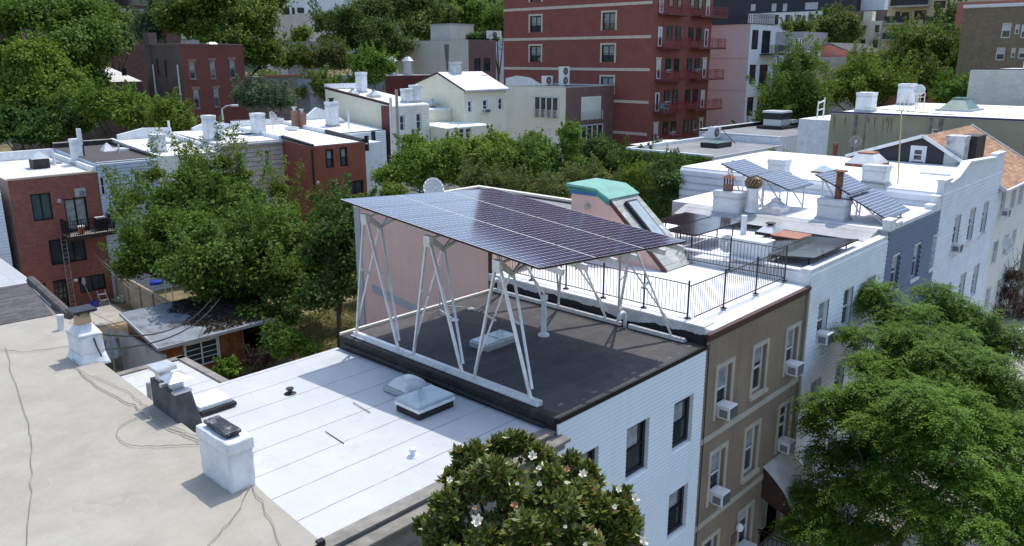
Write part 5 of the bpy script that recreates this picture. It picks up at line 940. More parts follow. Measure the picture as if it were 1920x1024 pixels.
def dish(label, p, s=.4, az=2.6, mast=.5, sm='plastic_white'):
    p = Vector(p); t = thing('satellite_dish', label, 'satellite dish', p); c = p+Vector((0, 0, mast)); ax = Vector((math.cos(az), math.sin(az), .45)).normalized(); a = ax.cross(Vector((0, 0, 1))).normalized(); b = a.cross(ax); m = MB(); n = 16
    for k in range(4):
        r0, r1 = s*k/4, s*(k+1)/4
        for j in range(n):
            q = []
            for r, jj in ((r0, j), (r1, j), (r1, j+1), (r0, j+1)): th = 2*math.pi*jj/n; q.append(c+(a*math.cos(th)+b*math.sin(th)*1.08)*r+ax*(.35*r*r/s))
            m.face(q)
    o = m.build('reflector', GM[sm], t, smooth=True); sol = o.modifiers.new('thick', 'SOLIDIFY'); sol.thickness = .02
    m = MB(); m.tube([p, c-ax*.03], .03); m.build('mast', GM['galv'], t); m = MB(); e = c+ax*s*1.1-b*s*.3; m.tube([c-b*s*.9, e], .015); m.box(e.x-.05, e.x+.05, e.y-.05, e.y+.05, e.z-.05, e.z+.08); m.build('arm', GM['galv'], t)
dish('pale satellite dish standing at the back edge of the solar canopy', (20.6, 23.6, 10.85), .42, 4.2, .45); dish('grey satellite dish in front of the olive wall above the navy gable', (51, 18.7, 10.6), .36, 3.6, .62, 'stone'); dish('white satellite dish on the roof above the olive wall', (68, 20.5, 12.5), .42, 3.5, 1.3)
dish('grey satellite dish beside the round white chimney on the pink sided house', (34.9, 59.6, 10.3), .55, 5.2, 1.2, 'gray_trim'); dish('small white satellite dish low among the black array and railing', (24.6, 12.95, 9.8), .3, 3.6, .3)
dish('satellite dish fixed on the cream gabled house front', (48.6, FRONT-.4, 6.2), .35, 4.0, .4)
def yagi(m):
    x, y = 38.45, 12.0; m.tube([(x, y, 10.75), (x+.1, y+.25, 14.0)], .028, 6); m.bar((x+.1, y-1.9, 13.9), (x+.1, y+1.9, 14.05), .03)
    for i in range(9): yy = y+.25-1.9+i*.5; m.bar((x-.45+.02*i, yy, 13.95), (x+.6-.02*i, yy, 14.0), .012)
    for z in (10.95, 11.5): m.bar((x, y, z), (x-.8, y+.4, z), .02)
solo((lambda b: (yagi(b), b)[1])(MB()), 'roof_antenna', mat('yellowed_metal', (.5, .45, .2), rough=.6, bump=0), 'tall yellowed aerial on a pole beside the big white roof chimney', 'antenna')
def yagi2(m):
    x, y = 56.3, 60.0; m.tube([(x, y, 15.5), (x, y, 19.2)], .03, 6); m.bar((x-1.2, y, 18.9), (x+1.2, y, 19.0), .03)
    for i in range(7): m.bar((x-1.1+i*.36, y-.5, 18.95), (x-1.1+i*.36, y+.5, 18.95), .014)
solo((lambda b: (yagi2(b), b)[1])(MB()), 'roof_antenna', GM['stone'], 'thin aerial rising from the yellow gabled house chimney', 'antenna')
# ------------------------------------------------------------------ yard: shed, fences, umbrella
SX0, SX1, SY0, SY1 = 15.55, 22.0, 38.7, 42.9
sh = thing('garden_shed', 'brown cedar shed with grey lean-to roof and white double window under the yard tree', 'shed', (18.7, 40.8, 0))
sw_ = Wp('F', SY0, (346, 648), (412, 676), frame='white_frame', fw=.07, mull=1, bars=(.3, .5, .72), rail=False, dep=.08, surround=('white_frame', .07, .03))
bay = ('F', 19.75, 21.75, .0, 2.2)
def shedw(m):
    wallgrid(m, 'F', SY0, SX0, SX1, 0, 2.35, [sw_[1:5], bay[1:5]], dep=.1); m.face([(SX0, SY0, 0), (SX0, SY1, 0), (SX0, SY1, 3.0), (SX0, SY0, 2.35)])
    m.face([(SX1, SY0, 0), (SX1, SY1, 0), (SX1, SY1, 3.0), (SX1, SY0, 2.35)]); m.face([(SX0, SY1, 0), (SX1, SY1, 0), (SX1, SY1, 3.0), (SX0, SY1, 3.0)])
    x = SX0
    while x < SX1:
        if not (sw_[1]-.02 < x < sw_[2]+.02 or 19.73 < x < 21.77): m.box(x, x+.03, SY0-.025, SY0-.002, 0, 2.34)
        x += .22
part(shedw, 'wall', GM['cedar'], sh); add_window(sh, 'F', SY0, *sw_[1:5], sw_[5]); part(lambda m: (m.box(19.76, 19.9, SY0-.06, SY0+.08, 0, 2.3), m.box(21.6, 21.74, SY0-.06, SY0+.08, 0, 2.3)), 'post', GM['cedar'], sh); part(lambda m: m.bar((20.5, SY0+.3, .1), (20.2, SY0+.9, 1.3), .15, .04), 'leaning_board', GM['tanwood'], sh)
part(lambda m: m.hexa([(15.2, 38.3, 2.36), (22.3, 38.3, 2.36), (22.5, 43.3, 3.05), (15.4, 43.3, 3.05), (15.2, 38.3, 2.43), (22.3, 38.3, 2.43), (22.5, 43.3, 3.12), (15.4, 43.3, 3.12)]), 'shed_roof', mat('littered_grey_felt', (.22, .25, .28), var=.15, scale=1.5, stain=(.05, .04, .032), stamt=1.3, stscale=.55, bump=.5), sh)
part(lambda m: (m.box(15.18, 22.32, 38.25, 38.299, 2.28, 2.44), m.bar((15.17, 38.27, 2.36), (15.37, 43.3, 3.05), .06, .16), m.bar((22.33, 38.27, 2.36), (22.53, 43.3, 3.05), .06, .16)), 'fascia', GM['gray_trim'], sh)
nl_ = 5200; lx_ = 16.6+rng.random(nl_)**.8*5.8; ly_ = 38.5+rng.random(nl_)*4.7; kp = (np.sin(lx_*2.1)+np.sin(ly_*3.3+1)+.9*(lx_-17.2)) > .2; lx_, ly_ = lx_[kp], ly_[kp]
lit_parent = sh
LITTER = (np.column_stack([lx_, ly_, 2.46+(ly_-38.3)*.138+.02*rng.random(len(lx_))]))
def boardfence(name, label, A, B, h, m_, w=.14, point=False, grp=None, gap=.01, capr=False, posts=2.4):
    A, B = Vector(A), Vector(B); d = (B-A); L = d.length; d.normalize(); t = thing(name, label, 'fence', (A+B)/2, grp); m = MB(); n = int(L/w); nr = Vector((d.y, -d.x, 0))
    for i in range(n):
        p, q = A+d*(i*w), A+d*((i+1)*w-gap); hh = h+rr.uniform(-.03, .03)
        pts = [p, q, q+Vector((0, 0, hh)), (p+q)/2+Vector((0, 0, hh+.12)), p+Vector((0, 0, hh))] if point else [p, q, q+Vector((0, 0, hh)), p+Vector((0, 0, hh))]
        m.prism(pts, nr*.025)
    m.build('board_panel', GM[m_], t); r = MB()
    for z in (.35, h-.35): r.bar(A+Vector((0, 0, z))+nr*.06, B+Vector((0, 0, z))+nr*.06, .05, .09)
    if capr: r.bar(A+Vector((0, 0, h+.03)), B+Vector((0, 0, h+.03)), .12, .05)
    r.build('rail', GM[m_], t)
    k = 0
    while k*posts < L: p = A+d*(k*posts)+nr*.09; q = MB(); q.box(p.x-.05, p.x+.05, p.y-.05, p.y+.05, p.z, p.z+h); q.build('post', GM[m_], t); k += 1
    return t
boardfence('yard_fence', 'tall tan board fence running from the red brick house into the yards', (20.3, 56.9, 0), (19.6, 46.2, 0), 1.95, 'tanwood', w=.55, gap=.03, capr=True)
boardfence('picket_fence', 'grey weathered stockade fence with pointed tops behind the tan roof', (9.5, 43.6, 0), (15.3, 43.2, 0), 1.75, 'graywood', point=True)
wl = solo((lambda b: (b.hexa([(15.3, 38.2, 0), (15.5, 38.2, 0), (15.3, 43.1, 0), (15.1, 43.1, 0), (15.3, 38.2, 2.0), (15.5, 38.2, 2.0), (15.3, 43.1, 2.2), (15.1, 43.1, 2.2)]), b)[1])(MB()), 'garden_wall', GM['concrete'], 'grey rendered garden wall beside the shed', 'garden wall')
um = thing('patio_umbrella', 'closed pale grey patio umbrella in front of the stockade fence', 'umbrella', (14.4, 42.3, 0)); part(lambda m: m.tube([(14.4, 42.3, 0), (14.4, 42.3, 2.8)], .03, 6), 'pole', GM['galv'], um)
def ucl(m):
    n = 14; P = [(.05, 2.75), (.2, 2.2), (.34, 1.6), (.45, 1.15)]
    for (r0, z0), (r1, z1) in zip(P, P[1:]):
        for i in range(n):
            def f(r, z, k): a = 2*math.pi*k/n; q = r*(1 if k % 2 else .62); return (14.4+q*math.cos(a), 42.3+q*math.sin(a), z)
            m.face([f(r0, z0, i), f(r0, z0, i+1), f(r1, z1, i+1), f(r1, z1, i)])
part(ucl, 'canopy', GM['umbrella'], um)
part(lambda m: m.box(12.6, 13.6, 43.12, 43.16, 1.2, 1.6), 'notice', GM['plastic_white'], um) if False else solo((lambda b: (b.box(12.6, 13.5, 43.1, 43.14, 1.05, 1.45), b)[1])(MB()), 'wall_board', GM['plastic_white'], 'blank pale board fixed on the stockade fence', 'board')
tr_ = thing('trampoline', 'blue edged play frame glimpsed beside the pale blue house', 'play frame', (21.8, 54, 0)); part(lambda m: m.lathe((21.9, 54.2, 1.3), [(.5, 0), (.48, .2), (.2, .25)], 12), 'basin', GM['blue_plastic'], tr_); part(lambda m: [m.tube([(21.9+a, 54.2+b, 0), (21.9+a*.8, 54.2+b*.8, 3.2)], .04) for a in (-.8, .8) for b in (-.6, .6)], 'pole', GM['galv'], tr_)
boardfence('lattice_fence', 'white lattice garden fence behind the slate sloped bulkhead', (26.2, 27.5, 0), (33.6, 24.2, 0), 5.9, 'white_paint', w=.3, gap=.06, capr=True)
part(lambda m: m.lathe((30.5, 25.6, 5.9), [(.06, 0), (.12, .15), (.12, .3), (.02, .45)], 8), 'finial', GM['white_paint'], bpy.data.objects['lattice_fence'])

# ------------------------------------------------------------------ utility poles and wires
def pole(label, x, y, z0, z1, arms=True, m='graywood'):
    t = thing('utility_pole', label, 'utility pole', (x, y, z0)); part(lambda q: q.tube([(x, y, z0), (x, y, z1)], [.17, .12], 10), 'pole_shaft', GM[m], t)
    if arms: part(lambda q: [q.bar((x-1.1, y-.2, z1-h), (x+1.1, y+.2, z1-h), .1, .12) for h in (.5, 1.2)], 'crossarm', GM['graywood'], t); part(lambda q: [q.lathe((x-1+k*.5, y-.18+k*.09, z1-.42), [(.04, 0), (.07, .08), (.03, .16)], 6) for k in range(5)], 'insulator', GM['stone'], t)
    return t
p0 = atx(1233, 262, 63.0); pole('grey utility pole tangled with wires in front of the red tower', 63.0, p0.y, 1.5, p0.z+.3); p1 = ats(743, 168, 66); pole('pale pipe like pole in front of the tall cream house', p1.x, p1.y, 0, p1.z, False, 'stone'); p2 = ats(732, 183, 66.5)
pole('slender white pipe beside the pale pole at the cream house', p2.x, p2.y, 0, p2.z, False, 'white_paint')
def wire(label, A, B, sag=.6, r=.02, m='cable'):
    A, B = Vector(A), Vector(B); pts = [A.lerp(B, k/16)-Vector((0, 0, sag*4*(k/16)*(1-k/16))) for k in range(17)]
    b = MB(); b.tube(pts, r, 5); return solo(b, 'overhead_wire', GM[m], label, 'wire')
PT = Vector((63, p0.y, p0.z))
wire('overhead wire from the tower pole down to the left across the bushes', PT, ats(1062, 345, 55), 1.0, .03); wire('second overhead wire from the tower pole to the leafy yards', PT-Vector((0, 0, .6)), ats(1100, 320, 62), .8, .03)
wire('long wire from the tower pole rising to the right in front of the trees', PT, ats(1540, 165, 96), 1.5, .03); wire('lower long wire from the tower pole towards the olive wall', PT-Vector((0, 0, .7)), ats(1510, 215, 88), 1.2, .03)
wire('wire from the tower pole to the single fan unit', PT-Vector((0, 0, 1)), (65.6, 36.4, 10.6), .4, .03); wire('cable sagging across the flat white rear building', (65.8, 36, 10.2), ats(1440, 285, 66), .8, .035)
wire('thick black cable from the white chimney to the yard', (6.6, 21, 9.6), ats(420, 520, 49), 1.3, .024); wire('thick black cable below the first one from the white chimney to the yard', (6.75, 20.6, 9.2), ats(430, 530, 48), 1.0, .026)
wire('upper clothes line from the red brick wall to the yard', (19.2, YB-.02, 3.4), ats(332, 592, 46), .3, .02, 'stone'); wire('lower clothes line from the red brick wall to the yard', (19.15, YB-.02, 3.3), ats(325, 597, 46), .35, .02, 'stone'); wire('wire drooping over the pale brick wall at the far right', ats(1818, 150, 88), ats(1935, 152, 84), 1.4, .03)
lp = ats(418, 228, 76); lt = thing('street_lamp', 'grey curved street lamp in front of the dark red brick building', 'street lamp', (lp.x, lp.y, 0)); tp = ats(416, 205, 76)
part(lambda m: m.tube([(lp.x, lp.y, 0), (lp.x, lp.y, tp.z-1.0), tp, ats(424, 199, 76), ats(434, 197.5, 76)], [.14, .11, .09, .07, .06], 8), 'pole_shaft', GM['galv'], lt); lh = ats(439, 198, 76); part(lambda m: m.box(lh.x-.35, lh.x+.35, lh.y-.25, lh.y+.25, lh.z-.1, lh.z+.1), 'lamp_head', GM['galv'], lt, bevel=.05)

# ------------------------------------------------------------------ farther buildings
def farwin(face, pl, lst, **k): return [Wp(face, pl, (a, b), (c, d), **dict(dict(frame='black_frame', fw=.1, rail=False, dep=.15), **k)) for a, b, c, d in lst]
dr, drr = bld('brick_institution', 'dark red brick three storey building with brownstone lintels and weathered side wall', 'building', 42.0, 49.6, 90, 99, 0, 17.45, 'dark_brick', 'tar_far', farwin('F', 90, [(354, 116, 368, 148), (393, 114, 406, 147), (430, 112, 443, 146), (362, 168, 376, 203), (400, 166, 413, 200), (436, 164, 448, 199)], frame='gray_trim', rail=True, fw=.07, lintel='lintel_stone', sill='lintel_stone', blind=.45, bmat='curtain')+farwin('L', 42, [(278, 109, 286, 142), (292, 110, 299, 143), (307, 112, 314, 144)]), left='brown_brick', par=(('F', .35, .3, 'dark_brick', 'stone'), ('L', .35, .3, 'brown_brick', 'stone'), ('B', .35, .3, 'dark_brick', 'stone'), ('R', .35, .3, 'dark_brick', 'stone')))
part(lambda m: m.box(41.9, 42.9, 97.6, 99.1, 12, 19.2), 'chimney', GM['brown_brick'], dr); [part(lambda m: m.tube([(41.9, y, 15.6), (41.9, y, 6)], .09, 6), 'drainpipe', GM['white_paint'], dr) for y in (90.8, 97.2)]; part(lambda m: m.box(44.3, 45.8, 93, 94.5, 17.5, 18.3), 'skylight', GM['stone'], drr); part(lambda m: m.pyr(46.3, 48.3, 92, 94, 17.5, 18.1, .3), 'skylight', GM['sky_glass'], drr)
def fire_escape(m):
    for z in (10.6, 7.4): m.box(41.0, 41.99, 91.5, 97, z-.08, z); balrail(m, 41.0, 41.05, 91.5, 97, z, 1, .4, .02)
    m.bar((41.4, 92, 7.4), (41.4, 96, 10.6), .4, .06)
part(fire_escape, 'fire_escape', GM['black_metal'], dr)
cb = bld('chapel', 'white roofed dark brick hall partly hidden behind the trees at the left', 'building', 30, 41.6, 100, 112, 0, 13.6, 'brown_brick', 'white_warm', farwin('F', 100, [(228, 128, 238, 142)]), ztb=15.6)
sc_ = bld('school_building', 'large dark brown brick school behind the trees at the top left', 'building', 46, aty(335, 20, 148).x, 148, 170, 0, 34, 'school_brick', 'tar_far', farwin('F', 148, [(191, 22, 200, 38), (218, 22, 234, 38), (244, 22, 258, 50), (260, 22, 269, 46), (272, 24, 280, 46)], fw=.3), left='school_brick')
q0, q1 = aty(130, 18, 148), aty(320, 22, 148); part(lambda m: (m.box(46, aty(334, 20, 148).x, 147.7, 147.99, q0.z-.2, q0.z+.5),), 'stone_band', GM['stone'], sc_[0]); part(lambda m: m.box(aty(186, 5, 148).x, aty(281, 5, 148).x, 147.8, 147.98, aty(186, 7.5, 148).z, aty(186, -14, 148).z), 'window_band', GM['glass'], sc_[0])
md = bld('modern_building', 'pale grey modern building with large window grids at the top left of centre', 'building', 126, 160, 195, 220, 0, 34.8, 'white_paint', 'gray_roof', farwin('F', 195, [(510, 14, 520, 32), (527, 14, 544, 33), (547, 14, 554, 38), (557, 14, 571, 25), (557, 29, 571, 38)], fw=.35, mull=2, bars=(.3, .6)))
def simple(name, label, x0, x1, y0, y1, z1, wm, rm, wins=(), cat='building', left=None, zb=0, ztb=None): return bld(name, label, cat, x0, x1, y0, y1, zb, z1, wm, rm, wins, left=left, ztb=ztb)
def pxb(face, pl, TL, TR): f = aty if face == 'F' else atx; a, b = f(*TL, pl), f(*TR, pl); return a, b
a, b = pxb('F', 160, (549, 47), (578, 47)); simple('low_house', 'small beige house with white roof below the modern building', a.x, b.x, 160, 172, a.z-.6, 'tan_brick', 'white_plain', ztb=a.z+1.5)
a, b = pxb('F', 150, (577, 25), (602, 26)); simple('blank_wall_house', 'house with tall blank beige wall among trees left of the conifers', a.x, b.x, 150, 170, a.z, 'stucco_beige', 'gray_roof')
a, b = pxb('F', 140, (541, 77), (604, 77)); simple('metal_shed', 'long corrugated grey metal shed among the trees', a.x, b.x, 140, 141, a.z, 'gray_wall', 'gray_roof')
a, b = pxb('F', 95, (497, 145), (566, 147)); simple('board_building', 'low building with weathered boarded wall and terracotta coping', a.x, b.x, 95, 108, a.z, 'graywood', 'gray_roof'); part(lambda m: m.box(a.x-.1, b.x+.1, 94.9, 95.4, a.z+.04, a.z+.3), 'coping', GM['terracotta'], bpy.data.objects['board_building'])
a, b = pxb('F', 80, (580, 149), (640, 149)); simple('dark_garage', 'low dark building with small gable behind the white row roofs', a.x, b.x, 80, 82.5, a.z, 'gray_wall', 'dark_shingle')
a, b = pxb('F', 72, (0, 235), (46, 233)); simple('low_garage', 'low dark garage with pale sloping roof beneath the left trees', a.x-8, b.x, 80, 90, 5.2, 'brown_brick', 'stucco_olive', ztb=6.6)
by = 86.0
a, b = pxb('L', by, (745, 74), (878, 79)); bx, bz = by, (a.z+b.z)/2
bg, bgr = simple('loft_building', 'beige stucco building with roof tower, brick end wall and roof planting', bx, aty(930, 79, b.y).x, b.y, a.y, bz, 'purple_brick', 'gray_roof', [('F', *sorted((aty(889, 110, b.y).x, aty(901, 110, b.y).x)), aty(890, 134, b.y).z, aty(890, 109, b.y).z, dict(frame='black_frame', fw=.1, rail=False)), ('F', *sorted((aty(907, 110, b.y).x, aty(919, 110, b.y).x)), aty(907, 134, b.y).z, aty(907, 109, b.y).z, dict(frame='black_frame', fw=.1, rail=False))], left='stucco_beige', zb=0)
tz = atx(807, 48, by+3).z; ta, tb2 = atx(807, 48, by+3), atx(845, 49, by+3)
part(lambda m: m.box(by+3, by+8, tb2.y, ta.y, bz+.04, tz), 'roof_tower', GM['stucco_beige'], bg); part(lambda m: m.box(by+2.9, by+8.1, tb2.y-.1, ta.y+.1, tz+.001, tz+.2), 'coping', GM['gray_trim'], bg); part(lambda m: m.prism([(by-.02, b.y+4.2, bz-.6), (by-.02, b.y+5.4, bz-.6), (by-.02, b.y+4.9, bz-4.6), (by-.02, b.y+4.6, bz-4.6)], (.012, 0, 0)), 'water_stain', stg, bg)
condenser('outdoor_unit', 'pair of fans on the loft building roof beside its roof tower', by+7, b.y+1.5, bz+.05, 2.6, .8, 1.2, 1)
a, b = pxb('F', 100, (925, 68), (950, 68)); simple('pale_blue_block', 'narrow pale blue block between the brick loft end and the red tower', a.x, b.x+10, 100, 110, a.z, 'paleblue_wall', 'gray_roof')
a, b = pxb('F', 190, (892, 16), (950, 15)); fb_ = simple('pale_blue_block', 'pale blue flat building with white roof tanks far behind the trees', a.x, b.x+6, 190, 205, a.z, 'paleblue_wall', 'white_plain'); part(lambda m: [m.box(a.x+4+i*3.2, a.x+6+i*3.2, 193, 195, a.z, a.z+2.6) for i in range(5)], 'roof_tank', GM['white_paint'], fb_[0])
a, b = pxb('F', 210, (830, -6), (945, -6)); simple('far_brick_block', 'brown brick block at the very top left of the red tower', a.x, b.x, 210, 225, a.z+6, 'school_brick', 'gray_roof', farwin('F', 210, [(879, 1, 887, 12), (901, 2, 906, 11)]))
a, b = pxb('F', 82, (663+30, 150), (720, 150)); c0, c1 = aty(722, 143, 78), aty(825, 143, 78)
simple('brick_house', 'dark brick and grey house with roof vents behind the tall cream house', c0.x, c1.x, 78, 88, c0.z, 'redbrown', 'gray_roof', left='gray_wall')
for x_, lb in ((aty(750, 136, 78).x, 'silver roof vent behind the tall cream house'), (aty(780, 130, 78).x, 'tall silver roof vent behind the tall cream house')): solo((lambda q: (q.lathe((x_, 79.5, c0.z+.03), [(.6, 0), (.6, 1.6), (.75, 1.7), (.3, 2.2)], 12), q)[1])(MB()), 'roof_vent', GM['galv'], lb, 'roof vent')
# right-hand distance
wb_, wbr = simple('white_brick_building', 'pale brick party wall building with white roof at the right edge', 80, 95, 5, 20.15, 15.2, 'whitebrick_far', 'white_plain', left='whitebrick_far'); part(lambda m: (m.box(79.95, 80.3, 5, 20.15, 15.24, 15.34),), 'coping', GM['black_metal'], wb_); part(lambda m: (m.box(84, 92, 8, 17, 15.24, 16.2),), 'roof_curb', GM['white_paint'], wbr)
bo, bor = simple('brown_apartment_house', 'olive brown brick apartment house with white windows at the top right corner', 110, 125, 5, 29.3, 21.9, 'tan_brick', 'white_plain', farwin('L', 110, [(1880, 43, 1893, 71), (1904, 46, 1910, 64), (1916, 46, 1930, 71), (1869, 89, 1882, 113), (1897, 90, 1902, 108), (1911, 90, 1925, 110)], frame='white_frame', rail=True, blind=.5), left='tan_brick'); part(lambda m: m.box(109.8, 110.4, 5, 29.4, 21.95, 22.3), 'coping', GM['white_paint'], bor)
simple('red_far_block', 'red flat topped block behind the olive brown apartment house', 130, 140, 27, 35.6, 23.8, 'rose', 'white_plain', left='rose')
yb, ybr = simple('yellow_apartment_block', 'yellow stucco apartment block with dark balconies among the trees', 150, 165, 28, 52.0, 33, 'yellow_wall', 'gray_roof', farwin('L', 150, [(1715, 20, 1735, 37), (1752, 2, 1772, 15), (1752, 23, 1767, 34), (1679, 22, 1687, 36), (1691, 23, 1703, 43), (1675, 52, 1682, 66), (1686, 52, 1696, 66), (1713, 55, 1721, 72), (1725, 52, 1734, 60)], fw=.15), left='yellow_wall')
for (u0, v, u1) in ((1675, 12, 1745), (1663, 44, 1702), (1736, 45, 1760), (1660, 74, 1725)):
    pa, pb_ = atx(u0, v, 150), atx(u1, v, 150); o = part(lambda m: m.box(148.4, 149.99, pb_.y, pa.y, pa.z-.3, pa.z), 'balcony', GM['stone'], yb); part(lambda m: m.box(148.4, 148.5, pb_.y, pa.y, pa.z+.001, pa.z+1.1), 'balcony_railing', GM['black_metal'], o)
cf, cfr = simple('cream_house', 'cream house with fire escape left of the yellow block', 160, 172, 53.5, 60.3, 22.8, 'stucco_cream', 'white_warm', farwin('L', 160, [(1617, 48, 1623, 61), (1641, 47, 1648, 61), (1614, 74, 1621, 90), (1637, 74, 1645, 92)], fw=.12, rail=True), left='stucco_cream')
part(lambda m: (m.bar(atx(1646, 64, 159.5), atx(1622, 92, 159.5), .5, .3), m.bar(atx(1651, 64, 159.5), atx(1639, 64, 159.5), .5, .15), m.bar(atx(1655, 40, 159.6), atx(1648, 95, 159.6), .25)), 'fire_escape', GM['gray_trim'], cf); [part(lambda m: m.box(160.2, 162, y-.8, y+.8, 22.83, 24.6), 'chimney', GM['stucco_cream'], cfr) for y in (59, 54.6)]
rh = thing('rose_house', 'low rose red house with grey shingled gable roof in front of the cream house', 'house', (135, 50, 10))
part(lambda m: m.prism([(130, 55.3, 8), (130, 55.3, 17.4), (130, 53.4, 18.4), (130, 49.5, 16.9), (130, 36, 16.6), (130, 36, 8)], (14, 0, 0)), 'wall', GM['rose'], rh); part(lambda m: (m.prism([(129.8, 55.6, 17.4), (129.8, 53.4, 18.55), (129.8, 49.5, 17.05), (129.8, 40, 16.9), (129.8, 40, 16.75), (129.8, 49.5, 16.9), (129.8, 53.4, 18.35)], (15, 0, 0)),), 'gable_roof', GM['dark_shingle'], rh)
simple('grey_wall_house', 'house with streaked grey side wall and white roof in front of the rose house', 125, 140, 45.5, 54.2, 16.3, 'gray_wall', 'white_plain', left='concrete')
simple('white_hut', 'low white roofed house left of the streaked grey one', 128, 150, 54.5, 60.5, 17.3, 'white_paint', 'white_plain')
simple('blue_house', 'bright blue house with white trimmed windows behind the lilac block', 122, 127, 57, 61.5, 16.6, 'blue_far', 'white_plain', farwin('L', 122, [(1449, 107, 1456, 122), (1461, 105, 1468, 120), (1473, 104, 1479, 120)], frame='white_frame', fw=.25), left='blue_far')
simple('grey_house', 'grey house with three white windows behind the blue one', 140, 150, 62, 69, 20.6, 'gray_wall', 'gray_roof', farwin('L', 140, [(1481, 71, 1487, 88), (1490, 71, 1496, 88), (1498, 71, 1503, 86)], frame='white_frame', fw=.2), left='gray_wall')
a, b = pxb('L', 170, (1452, 24), (1540, 20)); dk, dkr = simple('white_terrace', 'long white block with slit windows below the dark upper storey', 170, 185, b.y, a.y+6, a.z, 'white_paint', 'gray_roof', farwin('L', 170, [(1453, 28, 1459, 46), (1473, 28, 1480, 45), (1494, 28, 1501, 45), (1516, 27, 1523, 45)], fw=.15), left='white_paint')
d2 = simple('dark_terrace', 'dark clad upper building with pale windows at the top right of centre', 176, 190, b.y-4, a.y+22, a.z+9, 'navy_wall', 'gray_roof', farwin('L', 176, [(1447, 7, 1455, 21), (1468, 7, 1475, 21), (1510, 5, 1533, 17), (1408, 8, 1416, 20)], fw=.12, frame='white_frame', glass='blind'), left='navy_wall')
simple('white_gable_house', 'white gabled house beside the dark upper building', 180, 190, b.y-9, b.y-4.1, a.z+5, 'white_paint', 'gray_roof', left='white_paint')
simple('brick_row', 'dark brick row below the white gabled house', 172, 186, b.y-16, b.y-.5, a.z-.2, 'brown_brick', 'gray_roof', left='brown_brick')

# ------------------------------------------------------------------ vegetation
def leaf_object(name, P, Nn, Ls, Ws, mats, parent, midx=None, off=None, rng=rng):
    n = len(P); Nn = Nn/np.linalg.norm(Nn, axis=1, keepdims=True); r = rng.normal(size=(n, 3)); T = r-Nn*(r*Nn).sum(1, keepdims=True); T /= np.linalg.norm(T, axis=1, keepdims=True)
    Bt = np.cross(Nn, T); Ls = np.broadcast_to(Ls, n)[:, None]; Ws = np.broadcast_to(Ws, n)[:, None]
    V = np.empty((n, 4, 3)); V[:, 0] = P-T*Ls/2; V[:, 1] = P+Bt*Ws/2+Nn*Ws*.12; V[:, 2] = P+T*Ls/2-Nn*Ls*.12; V[:, 3] = P-Bt*Ws/2+Nn*Ws*.12
    return quads_object(name, V, mats, parent, midx)
def quads_object(name, V, mats, parent, midx=None):
    n = len(V); o_ = np.array(BASE[parent.name]) if parent else np.zeros(3); me = bpy.data.meshes.new(name); V = (V-o_).reshape(-1, 3)
    me.vertices.add(4*n); me.vertices.foreach_set('co', V.ravel().astype(np.float32)); me.loops.add(4*n); me.loops.foreach_set('vertex_index', np.arange(4*n, dtype=np.int32))
    me.polygons.add(n); me.polygons.foreach_set('loop_start', np.arange(0, 4*n, 4, dtype=np.int32)); me.polygons.foreach_set('loop_total', np.full(n, 4, dtype=np.int32))
    for m in mats: me.materials.append(m)
    if midx is not None: me.polygons.foreach_set('material_index', midx.astype(np.int32))
    me.update(calc_edges=True); o = bpy.data.objects.new(name, me); C.objects.link(o)
    if parent: o.parent = parent; BASE[o.name] = BASE[parent.name]
    return o
def sublobes(blobs, rg, m=7, core=.62, flat=.85):
    """each lobe breaks into a core and smaller boughs round its upper side"""
    out = []
    for b in blobs:
        c = np.array(b[:3]); r = b[3]; out.append((*c, r*core, b[4] if len(b) > 4 else flat))
        for k in range(m):
            d = rg.normal(size=3); d /= np.linalg.norm(d); d[2] = d[2] if d[2] > -.25 else -d[2]; q = c+d*r*np.array([1, 1, b[4] if len(b) > 4 else flat])*rg.uniform(.5, .86); out.append((*q, r*rg.uniform(.26, .5), .8))
    return out
def crown_points(blobs, n, clump, per, rg, flat=.65, shell=.5, stray=.12):
    """leaf positions and outward normals: leaves gathered in clumps through the volume of several lobes"""
    blobs = sublobes(blobs, rg)
    w = np.array([b[3]**2 for b in blobs]); w = w/w.sum(); P, Nn = [], []
    for b, wi in zip(blobs, w):
        c = np.array(b[:3]); r = b[3]; nb = int(n*wi); nc = max(3, nb//per)
        d = rg.normal(size=(nc, 3)); d /= np.linalg.norm(d, axis=1, keepdims=True); d[:, 2] = np.where(d[:, 2] < -.35, -d[:, 2]*.5, d[:, 2])
        r = r*.97; rad = r*(shell+(1-shell)*rg.random(nc)**.6); lump = np.sin(d[:, 0]*4.1+c[0])+np.sin(d[:, 1]*4.7+c[1])+np.sin(d[:, 2]*5.3+c[2]); rad *= 1+.09*lump; far = rg.random(nc) < stray; rad[far] *= 1.0+.32*rg.random(far.sum())
        ctr = c+d*rad[:, None]*np.array([1, 1, b[4] if len(b) > 4 else .85])
        cl = clump*(.6+.8*rg.random(nc)); k = rg.integers(0, nc, nb); g = rg.normal(size=(nb, 3))*np.array([1, 1, flat]); P.append(ctr[k]+g*cl[k][:, None]*.55); Nn.append(d[k]*.7+np.array([0, 0, .55])+rg.normal(size=(nb, 3))*.55)
    return np.concatenate(P), np.concatenate(Nn)
TN = [0]
LEAFK = .74
